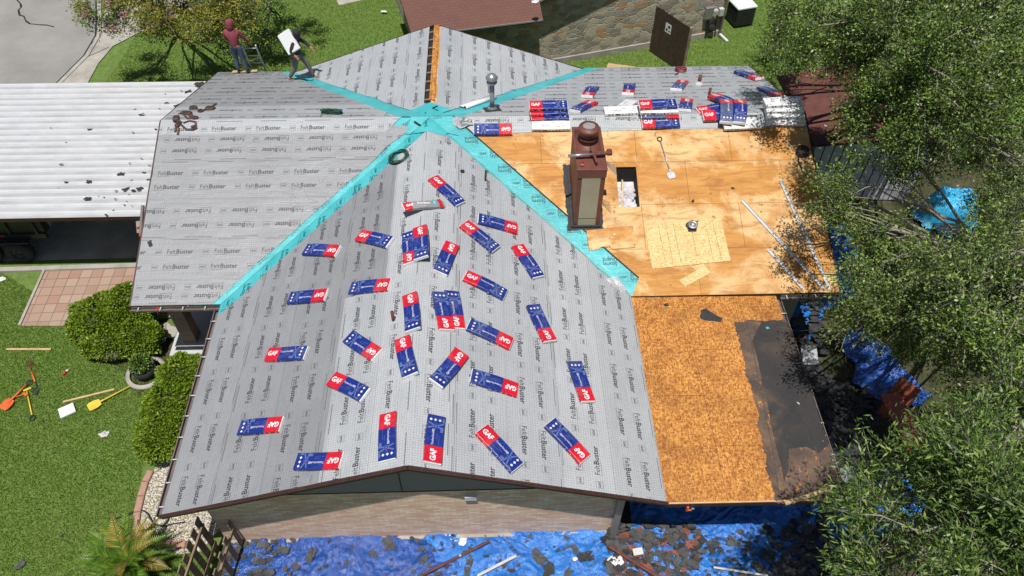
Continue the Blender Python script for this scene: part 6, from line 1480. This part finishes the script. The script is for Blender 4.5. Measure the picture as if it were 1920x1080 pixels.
for k, (px, py, s_) in enumerate(sorted(((80, 788, .06), (150, 780, .03), (187, 702, .04), (213, 703, .05), (233, 704, .04), (92, 703, .03), (136, 736, .04), (46, 790, .03), (227, 694, .03), (116, 1004, .05)))):
    scrap(px, py, None, s_, 'tiny dark scrap lying on the front lawn, '+nl(k), 'tiny dark scraps on the front lawn', 'black', k % 10, None, .03)
mb = MB(); pts = [gz(212, 974, .03), gz(240, 965, .03), (gz(262, 957, .05)), gz(276, 962, .05), gz(287, 980, .05), gz(303, 986, .08), gz(315, 978, .3), gz(318, 965, .9)]
sm = []
for k in range(len(pts)-1):
    for t_ in np.linspace(0, 1, 5)[:-1]:
        p0_, p1_, p2_, p3_ = pts[max(k-1, 0)], pts[k], pts[k+1], pts[min(k+2, len(pts)-1)]
        sm.append(.5*((2*p1_)+(p2_-p0_)*t_+(2*p0_-5*p1_+4*p2_-p3_)*t_*t_+(-p0_+3*p1_-3*p2_+p3_)*t_**3))
mb.tube(sm, .018, 7); tag(mb.build('garden_hose', 'rubber', None, True), 'dark garden hose curling from the gravel bed on to the lawn', 'hose')
# picket gate at the lower left
fa, fb = at(370, 972, 1.5), at(328, 1095, 1.5)
fn = empty('picket_fence', ((fa+fb)/2).xy.to_3d(), 'weathered wooden fence of wide spaced boards at the front left corner of the gable', 'fence')
fd = (fb-fa); fd.z = 0; L = fd.length; fd.normalize(); fN = Vector((-fd.y, fd.x, 0)); Rf = Matrix((fd, fN, Vector((0, 0, 1)))).transposed()
for k in range(int(L/.25)+1):
    p = fa+fd*(k*.25+.05); mb = MB(); hh = 1.5+.03*((k*7) % 3); mb.box((p.x, p.y, hh/2+.03), (.165, .025, hh), Rf, 0, .006); mb.build('picket', 'woodold', fn)
for z in (.35, 1.25):
    mb = MB(); mb.bar(Vector((fa.x, fa.y, z))+fN*.05, Vector((fb.x, fb.y, z))+fN*.05, .04, .09); mb.build('rail', 'woodold', fn)
pf = [Vector((fa.x+.55, fa.y+.02, 0)), Vector((fa.x+.45, fb.y, 0))]
fn2 = empty('picket_fence', pf[0], 'second darker fence panel against the brick wall, right of the weathered one', 'fence')
for k in range(4):
    p = pf[0].lerp(pf[1], k/4); mb = MB(); mb.box((p.x+.0, p.y, .62), (.13, .03, 1.2), Rf, 0, .006); mb.build('picket', 'woodold', fn2)
mb = MB(); mb.bar(pf[0]+Vector((0, 0, .9)), pf[1]+Vector((0, 0, .9)), .05, .09); mb.build('rail', 'woodold', fn2)
# chair on the porch
pcx = Vector((-5.35, 6.05, .08))
chr_ = empty('porch_chair', pcx, 'dark metal chair on the white tiled porch, half hidden by the eave', 'chair')
mb = MB(); mb.box(pcx+Vector((0, 0, .42)), (.48, .46, .03), None, 0, .01); mb.build('seat', 'rubber', chr_)
mb = MB(); mb.box(pcx+Vector((.22, .0, .72)), (.03, .46, .5), Matrix.Rotation(.15, 3, 'Y'), 0, .01); mb.build('backrest', 'rubber', chr_)
for sx in (-1, 1):
    for sy in (-1, 1):
        mb = MB(); mb.tube([pcx+Vector((sx*.22, sy*.21, .42)), pcx+Vector((sx*.26, sy*.23, 0))], .014, 6); mb.build('leg', 'rubber', chr_)
for sy in (-1, 1):
    mb = MB(); mb.tube([pcx+Vector((-.24, sy*.24, .42)), pcx+Vector((-.26, sy*.25, .66)), pcx+Vector((.22, sy*.24, .66))], .014, 6); mb.build('armrest', 'rubber', chr_)
crumple('red_flower_lamp', Vector((at(302, 571, 2.42).x, 5.14, 2.46)), Matrix(), .08, 'pred', 'small red and white object caught in the porch gutter', 'litter', 14, .6)

# ================================================================== PLANTS
def leaves(P, Dn, size, aspect, mat, name, parent, rng, fold=.25, twist=True):
    "P (n,3) leaf bases, Dn (n,3) directions; each leaf a folded quad pair"
    n = len(P); r1 = rng.normal(size=(n, 3)); S = np.cross(Dn, r1); S /= np.linalg.norm(S, axis=1, keepdims=True)+1e-9
    S[:, 2] *= .35; S /= np.linalg.norm(S, axis=1, keepdims=True)+1e-9
    Nn_ = np.cross(S, Dn); sz = size*rng.uniform(.6, 1.25, (n, 1)); w = sz*aspect
    a = P; b_ = P+Dn*sz*.5+S*w*.5+Nn_*w*fold; c = P+Dn*sz; d = P+Dn*sz*.5-S*w*.5+Nn_*w*fold
    V_ = np.stack([a, b_, c, d], 1).reshape(-1, 3); me = bpy.data.meshes.new(name)
    me.vertices.add(4*n); me.vertices.foreach_set('co', V_.ravel().astype(np.float32))
    me.loops.add(4*n); me.loops.foreach_set('vertex_index', np.arange(4*n, dtype=np.int32)); me.polygons.add(n)
    me.polygons.foreach_set('loop_start', np.arange(0, 4*n, 4, dtype=np.int32)); me.polygons.foreach_set('loop_total', np.full(n, 4, np.int32))
    me.materials.append(M[mat]); me.update(calc_edges=True); me.validate(); return link(name, me, parent)
def sph(rng, n): v_ = rng.normal(size=(n, 3)); return v_/np.linalg.norm(v_, axis=1, keepdims=True)
def tree(name, label, base, blobs, sprigs, per, size, aspect, mat, barkm, seed, trunk_r=.18, twig=.55, shell=.55, group=None, mat2=None, cat='tree', limb_r=.05, spread=.16, dirflat=1.0, twigm=None, clump=10):
    rng = np.random.default_rng(seed); rg = random.Random(seed); root = empty(name, base, label, cat, group); base = Vector(base)
    tb = MB(); fork = base+Vector((rg.uniform(-.2, .2), rg.uniform(-.2, .2), min(b[2] for b in blobs)*.42))
    tb.tube([base, base.lerp(fork, .5)+Vector((.08, -.05, 0)), fork], [trunk_r, trunk_r*.8, trunk_r*.7], 10)
    tb.build('trunk', barkm, root, True); lb = MB(); tw = MB()
    vol = np.array([b[3]**2 for b in blobs]); vol = vol/vol.sum(); PP, DD = [], []
    for k, b in enumerate(blobs):
        c = Vector(b[:3]); mid = fork.lerp(c, .5)+Vector((rg.uniform(-.4, .4), rg.uniform(-.4, .4), rg.uniform(.1, .6)))
        pts = [fork, fork.lerp(mid, .5)+Vector((rg.uniform(-.15, .15), rg.uniform(-.15, .15), .05)), mid, mid.lerp(c, .55)+Vector((rg.uniform(-.2, .2), rg.uniform(-.2, .2), .05)), c]
        lb.tube(pts, [limb_r*1.3, limb_r, limb_r*.8, limb_r*.6, limb_r*.35], 7)
        ns = int(sprigs*vol[k]); d = sph(rng, ns); rr = b[3]*(shell+(1-shell)*rng.random((ns, 1))**.6)*(1+.0*rng.random((ns, 1)))
        flat = b[4] if len(b) > 4 else .7
        ctr = np.array(b[:3])+d*rr*np.array([1, 1, flat])
        # uneven outline: break the blob with a lumpy field
        ctr += (rng.normal(size=(ns, 3))*b[3]*.13)
        fld = np.sin(ctr[:, 0]*2.9+seed)+np.sin(ctr[:, 1]*3.3+1.7*seed)+np.sin(ctr[:, 2]*3.1+ctr[:, 0]*1.3); keep = fld > -.62-.3*rng.random(ns); ctr = ctr[keep]; d = d[keep]; ns = len(ctr)
        # secondary branches from the limb to clumps of sprigs
        nb_ = max(5, int(b[3]**2*clump)); sel = rng.choice(ns, min(nb_, ns), replace=False); hubs = ctr[sel]
        for h_ in hubs:
            h_ = Vector(h_); s0 = mid.lerp(c, rg.uniform(.1, 1)); m1 = s0.lerp(h_, .5)+Vector((rg.uniform(-.15, .15), rg.uniform(-.15, .15), rg.uniform(-.05, .2)))
            lb.tube([s0, m1, h_], [limb_r*.38, limb_r*.26, limb_r*.12], 5)
        near_i = np.argmin(((ctr[:, None]-hubs[None])**2).sum(-1), axis=1)
        pull = rng.uniform(.5, .93, (ns, 1)); ctr = ctr*(1-pull)+hubs[near_i]*pull
        # twigs + leaves
        near = hubs[np.argmin(((ctr[:, None]-hubs[None])**2).sum(-1), axis=1)]
        out = ctr-np.array(c)*.6-near*.4; out /= np.linalg.norm(out, axis=1, keepdims=True)+1e-9
        dr = out+rng.normal(size=(ns, 3))*.55+np.array([0, 0, .12]); dr[:, 2] *= dirflat; dr /= np.linalg.norm(dr, axis=1, keepdims=True)
        for i in range(ns):
            if rng.random() < .22:
                p = Vector(ctr[i]); q = p+Vector(dr[i])*twig
                if rng.random() < .45: p = p.lerp(Vector(near[i]), .5)
                tw.tube([p, p.lerp(q, .55)+Vector((0, 0, .02)), q], [.009, .006, .003], 3, cap=False)
        t_ = rng.random((ns, per))*twig*1.1; P_s = ctr[:, None]+dr[:, None]*t_[..., None]+rng.normal(size=(ns, per, 3))*spread*.35
        D_s = dr[:, None]*.7+rng.normal(size=(ns, per, 3))*.75; D_s /= np.linalg.norm(D_s, axis=2, keepdims=True)
        PP.append(P_s.reshape(-1, 3)); DD.append(D_s.reshape(-1, 3))
    lb.build('limbs', barkm, root, True); tw.build('twigs', twigm or barkm, root)
    PP = np.concatenate(PP); DD = np.concatenate(DD)
    if mat2:
        lump = np.sin(PP[:, 0]*1.9+seed)+np.sin(PP[:, 1]*2.3)+np.sin(PP[:, 2]*2.7)+rng.normal(size=len(PP))*.5; s2 = lump > .4
        leaves(PP[~s2], DD[~s2], size, aspect, mat, 'crown', root, rng); leaves(PP[s2], DD[s2], size, aspect, mat2, 'crown', root, rng)
    else: leaves(PP, DD, size, aspect, mat, 'crown', root, rng)
    return root
def bl(L_): return [(*at(px, py, z), r_)+((f_,) if f_ else ()) for px, py, z, r_, f_ in [(q if len(q) == 5 else (*q, None)) for q in L_]]
TA = bl([(1530, 25, 6.6, .9), (1630, 20, 7.6, 1.3), (1740, 30, 8, 1.5), (1870, 20, 7.4, 1.5), (1580, 95, 6.6, .6), (1655, 120, 7.4, .95), (1740, 125, 8.0, 1.15), (1850, 120, 7.6, 1.3), (1635, 190, 6.6, .55), (1680, 200, 7.0, .8), (1770, 205, 7.4, .85), (1880, 215, 7.0, 1.0), (1650, 262, 6.4, .5), (1730, 275, 6.4, .45), (1490, 20, 5.4, .9), (1495, 85, 4.4, .6), (1500, 60, 6.2, .6), (1905, 300, 6.4, .5), (1570, 60, 7, .8)])
tree('oak_tree', 'large live oak with small grey-green leaves filling the upper right corner', (14.5, 12.5, 0), TA, 9600, 17, .072, .5, 'leafoak', 'barkpale', 3, .28, mat2='leafoak2', limb_r=.07, twigm='barkpale')
TB = bl([(1575, 352, 5.4, .42), (1630, 345, 5.6, .5), (1680, 355, 5.6, .45), (1600, 400, 5.4, .42), (1655, 425, 5.6, .55), (1660, 490, 5.4, .4), (1625, 560, 5.2, .5), (1700, 590, 5.6, .65), (1605, 600, 5.0, .38), (1780, 540, 6.2, .8), (1850, 590, 6.6, .9), (1905, 470, 6.4, .55), (1910, 380, 6.6, .45), (1880, 680, 6.2, .75), (1810, 620, 6.0, .6), (1760, 640, 4.8, .45), (1740, 520, 4.6, .45), (1850, 450, 5.0, .4), (1810, 700, 4.4, .5), (1860, 660, 4, .7), (1900, 560, 7, .8), (1865, 745, 5.4, .45), (1755, 480, 5.4, .25), (1870, 320, 5.2, .5), (1890, 400, 5, .5), (1700, 300, 5.2, .4), (1860, 280, 4.6, .6)])
tree('oak_tree', 'live oak with brighter sunlit leaves at the middle right, by the sky blue cover', (14.8, 6.2, 0), TB, 5400, 17, .068, .5, 'leafoak', 'barkpale', 8, .16, mat2='leafoak2', limb_r=.045, twigm='barkpale')
TC = bl([(1660, 865, 5.6, .32), (1640, 925, 5.6, .36), (1690, 930, 6.0, .65), (1760, 890, 6.2, .75), (1850, 870, 6.6, .85), (1900, 800, 6.2, .7), (1720, 1000, 6.4, .75), (1800, 970, 6.6, .8), (1890, 960, 7.0, .9), (1655, 1030, 5.8, .42), (1740, 1070, 6.4, .8), (1850, 1070, 7, .9), (1830, 805, 5.4, .4), (1920, 1040, 7.2, .9), (1690, 1070, 6.0, .5)])
tree('willow_leaved_tree', 'narrow-leaved tree with pale branches at the lower right corner', (13.2, .4, 0), TC, 4600, 13, .11, .24, 'leafwillow', 'barkpale', 15, .13, limb_r=.045, twigm='barkpale')
# crape myrtle with yellowing leaves and pink flowers, upper left
TM = bl([(200, 5, 3.2, .9), (270, 0, 3.8, 1.1), (350, 10, 4.0, 1.2), (420, 20, 3.8, 1.0), (390, 50, 3.0, .7), (300, 45, 2.6, .5), (215, 35, 2.6, .4), (430, 55, 2.9, .45), (330, -30, 4.6, 1.4)])
tree('crape_myrtle', 'crape myrtle with yellowing leaves and pink flowers at the upper left by the street', (-10.6, 20.9, 0), TM, 4300, 9, .085, .5, 'leafyellow', 'bark', 21, .13, mat2='leafoak2', limb_r=.05)
rng = np.random.default_rng(5); fl_ = []
for q in ((162, 24), (202, 3), (210, 52), (318, 24), (270, 18), (290, 26), (205, 12), (450, 10), (262, 2), (232, 30), (235, 8)):
    c = np.array(at(*q, 3.7)); fl_.append(c+rng.normal(size=(45, 3))*.10)
fl_ = np.concatenate(fl_); leaves(fl_, sph(rng, len(fl_)), .06, .9, 'flower', 'flowers', bpy.data.objects['crape_myrtle'], rng)
TE = bl([(480, 5, 2.2, 1.1), (500, 40, 1.6, .8), (455, 30, 2.0, .7), (500, -25, 2.4, 1.2)])
tree('green_shrub_tree', 'dense green bush behind the crape myrtle at the top, left of the sunny lawn', tuple(at(490, 20, 0)), TE, 1300, 12, .09, .5, 'leafoak2', 'bark', 23, .07, cat='bush')
TR = bl([(1490, 130, 1.0, .7), (1475, 85, 1.2, .8), (1500, 60, 1.6, .9)])
tree('low_bush', 'low dark bush at the edge of the sunny lawn beside the garden shed', tuple(at(1490, 120, 0)), TR, 700, 12, .07, .5, 'leafoak2', 'bark', 24, .06, cat='bush')
# hedges: dense clipped shrubs
def shrub(label, ells, n, seed):
    rng = np.random.default_rng(seed); e0 = ells[0]; root = empty('clipped_shrub', (e0[0], e0[1], 0), label, 'shrub', 'clipped shrubs by the house')
    PP, DD = [], []; core = MB()
    tot = sum(e[3]*e[4]+e[3]*e[5] for e in ells)
    for (x, y, z, rx, ry, rz) in ells:
        m_ = int(n*(rx*ry+rx*rz)/tot); d = sph(rng, m_); d[:, 2] = np.abs(d[:, 2])*1.0-.25*rng.random(m_); sq = np.sign(d)*np.abs(d)**.82; sq /= (np.abs(sq)**2.6).sum(1, keepdims=True)**(1/2.6)
        lump = 1+.07*np.sin(sq[:, 0]*7+seed)+.06*np.sin(sq[:, 1]*8)+.05*np.sin(sq[:, 2]*9+sq[:, 0]*5)
        P_s = np.array([x, y, z])+sq*np.array([rx, ry, rz])*(lump*(1-.22*rng.random(m_)**2))[:, None]; PP.append(P_s); D_s = d+rng.normal(size=(m_, 3))*.55; DD.append(D_s/np.linalg.norm(D_s, axis=1, keepdims=True))
        vs = []; 
        core.lathe([(0.001, -rz*.6), (rx*.6, -rz*.5), (rx*.78, 0), (rx*.6, rz*.5), (.001, rz*.72)], (x, y, z), 12)
    core.build('inner_twigs', 'bark', root); PP = np.concatenate(PP); k_ = PP[:, 2] > .03; PP = PP[k_]; DD = np.concatenate(DD)[k_]
    leaves(PP, DD, .075, .55, 'leafhedge', 'foliage', root, rng); return root
shrub('large rounded light green shrub left of the porch column', [(-8.65, 6.35, .48, .74, .70, .68), (-8.05, 6.65, .52, .66, .66, .72), (-7.65, 5.85, .42, .55, .42, .52), (-8.3, 5.75, .4, .66, .45, .52)], 42000, 2)
shrub('long light green shrub along the left gable eave, in front of the gravel bed', [(-6.08, 4.35, .48, .58, .66, .68), (-6.18, 3.6, .48, .60, .72, .70), (-6.14, 2.85, .46, .60, .58, .66)], 42000, 3)
pp_ = empty('potted_plant', gz(278, 700), 'dark round pot with a leafy plant between the two clipped shrubs', 'potted plant')
mb = MB(); c = gz(276, 702); c = Vector((c.x, c.y, 0)); mb.lathe([(0, 0), (.24, 0), (.32, .36), (.29, .36), (.26, .28), (0, .28)], c, 22); mb.build('pot', 'rubber', pp_, True)
rng = np.random.default_rng(9); d = sph(rng, 900); leaves(np.array(c+Vector((0, 0, .5)))+d*np.array([.26, .26, .22])*rng.random((900, 1))**.4, d, .07, .6, 'leafoak2', 'plant', pp_, rng)
mb = MB(); mb.lathe([(.40, 0), (.50, 0), (.50, .10), (.40, .10)], c, 26); tag(mb.build('planter_ring', 'concrete', None, True), 'pale concrete ring round the dark plant pot', 'planter ring')
# rocks at the porch
for k, (px, py, s_, mt_) in enumerate(((301, 585, .45, 'concrete'), (300, 625, .42, 'concrete'), (303, 632, .16, 'rug'))):
    crumple('garden_rock', gz(px, py, .06), Matrix(), s_, mt_, ['pale angular rock behind the porch column', 'large grey rock left of the porch column', 'reddish rock lying on the large grey one'][k], 'rock', 20+k, .35)
sheetpoly('bare_earth', jag(gp((170, 655), (235, 700), (275, 760), (285, 700), (330, 690), (330, 640), (240, 560), (250, 640)), .06, .2, 3), .006, 'soil')
# sago palm
pb = Vector((at(235, 1050, .6).x, at(235, 1050, .6).y, 0)); pm = empty('sago_palm', pb, 'sago palm with stiff green and yellow fronds at the bottom left', 'palm')
mb = MB(); mb.tube([pb, pb+Vector((0, 0, .5))], [.16, .13], 12); mb.build('trunk', 'bark', pm)
rng = np.random.default_rng(77); gm, ym = MB(), MB()
for k in range(46):
    a = k*2.39996+rng.uniform(-.1, .1); el = rng.uniform(.15, 1.2); Lf = rng.uniform(.8, 1.15); c0 = pb+Vector((0, 0, .55)); pts = []
    for t_ in np.linspace(0, 1, 12):
        r_ = Lf*t_*math.cos(el*(1-.35*t_)); z_ = Lf*t_*math.sin(el)-.45*Lf*t_*t_*math.cos(el); pts.append(c0+Vector((math.cos(a)*r_, math.sin(a)*r_, z_)))
    gm.tube(pts, [.012]*11+[.004], 4); yel = rng.random() < .24
    for i in range(1, 11):
        for sub_ in (0, .5):
            p = pts[i].lerp(pts[i+1], sub_); tdir = (pts[i+1]-pts[i]).normalized(); sd = tdir.cross(Vector((0, 0, 1))).normalized(); up_ = sd.cross(tdir)
            ll = .20*math.sin(PI*min(1, (i+sub_)/11.5+.12))+.03
            for s_ in (-1, 1):
                dd = (sd*s_*.75+tdir*.6+up_*.28).normalized(); q = p+dd*ll; m_ = (ym if yel and (i > 4 or rng.random() < .4) else gm)
                w_ = tdir*.018; m_.face([p-w_, p+dd*ll*.5-w_*.9, q, p+dd*ll*.5+w_*.9, p+w_], 0)
gm.build('fronds', 'frond', pm); ym.build('yellow_fronds', 'frondy', pm)
# grass blades
def grass(name, polys, n, seed, hide=()):
    rng = np.random.default_rng(seed); A = []
    for poly in polys:
        xs = [p[0] for p in poly]; ys = [p[1] for p in poly]; m_ = int(n/len(polys)); X = rng.uniform(min(xs), max(xs), m_*2); Y = rng.uniform(min(ys), max(ys), m_*2)
        k = inpoly(X, Y, poly)
        for h_ in hide: k &= ~inpoly(X, Y, h_)
        A.append(np.stack([X[k], Y[k], np.full(k.sum(), .0)], 1)[:m_])
    A = np.concatenate(A); n = len(A); d = rng.normal(size=(n, 3))*.6+np.array([0, 0, 1.]); d /= np.linalg.norm(d, axis=1, keepdims=True)
    o = leaves(A, d, .055, .30, 'blade', name, None, rng); tag(o, 'short green grass of the front lawn' if seed == 1 else 'green grass growing between and behind the houses', 'grass', None, 'stuff'); return o
grass('grass', [[(-13, -1.3), (-4.6, -1.3), (-4.7, .3), (-6.5, .3), (-6.75, 2.6), (-6.5, 5.5), (-8, 5.6), (-9, 6.4), (-13, 9.0)]], 150000, 1, [pv, [(-30, 8.7), (-6, 8.9), (-6, 16), (-30, 16)]])
grass('grass', [[(-12.6, 15.2), (13.2, 14.6), (13.6, 24), (-12.0, 24.5)]], 190000, 2, [pav[:8]+[(-14, 27)], [(-20, 13), (-6.4, 13), (-6.4, 15.6), (-12.2, 15.6), (-20, 19)], gp((636, 10), (690, -2), (680, -20), (620, -20)), [tuple(nbp(*q, 0).xy) for q in ((0, 0), (11.75, 0), (11.75, 8), (0, 8))]])
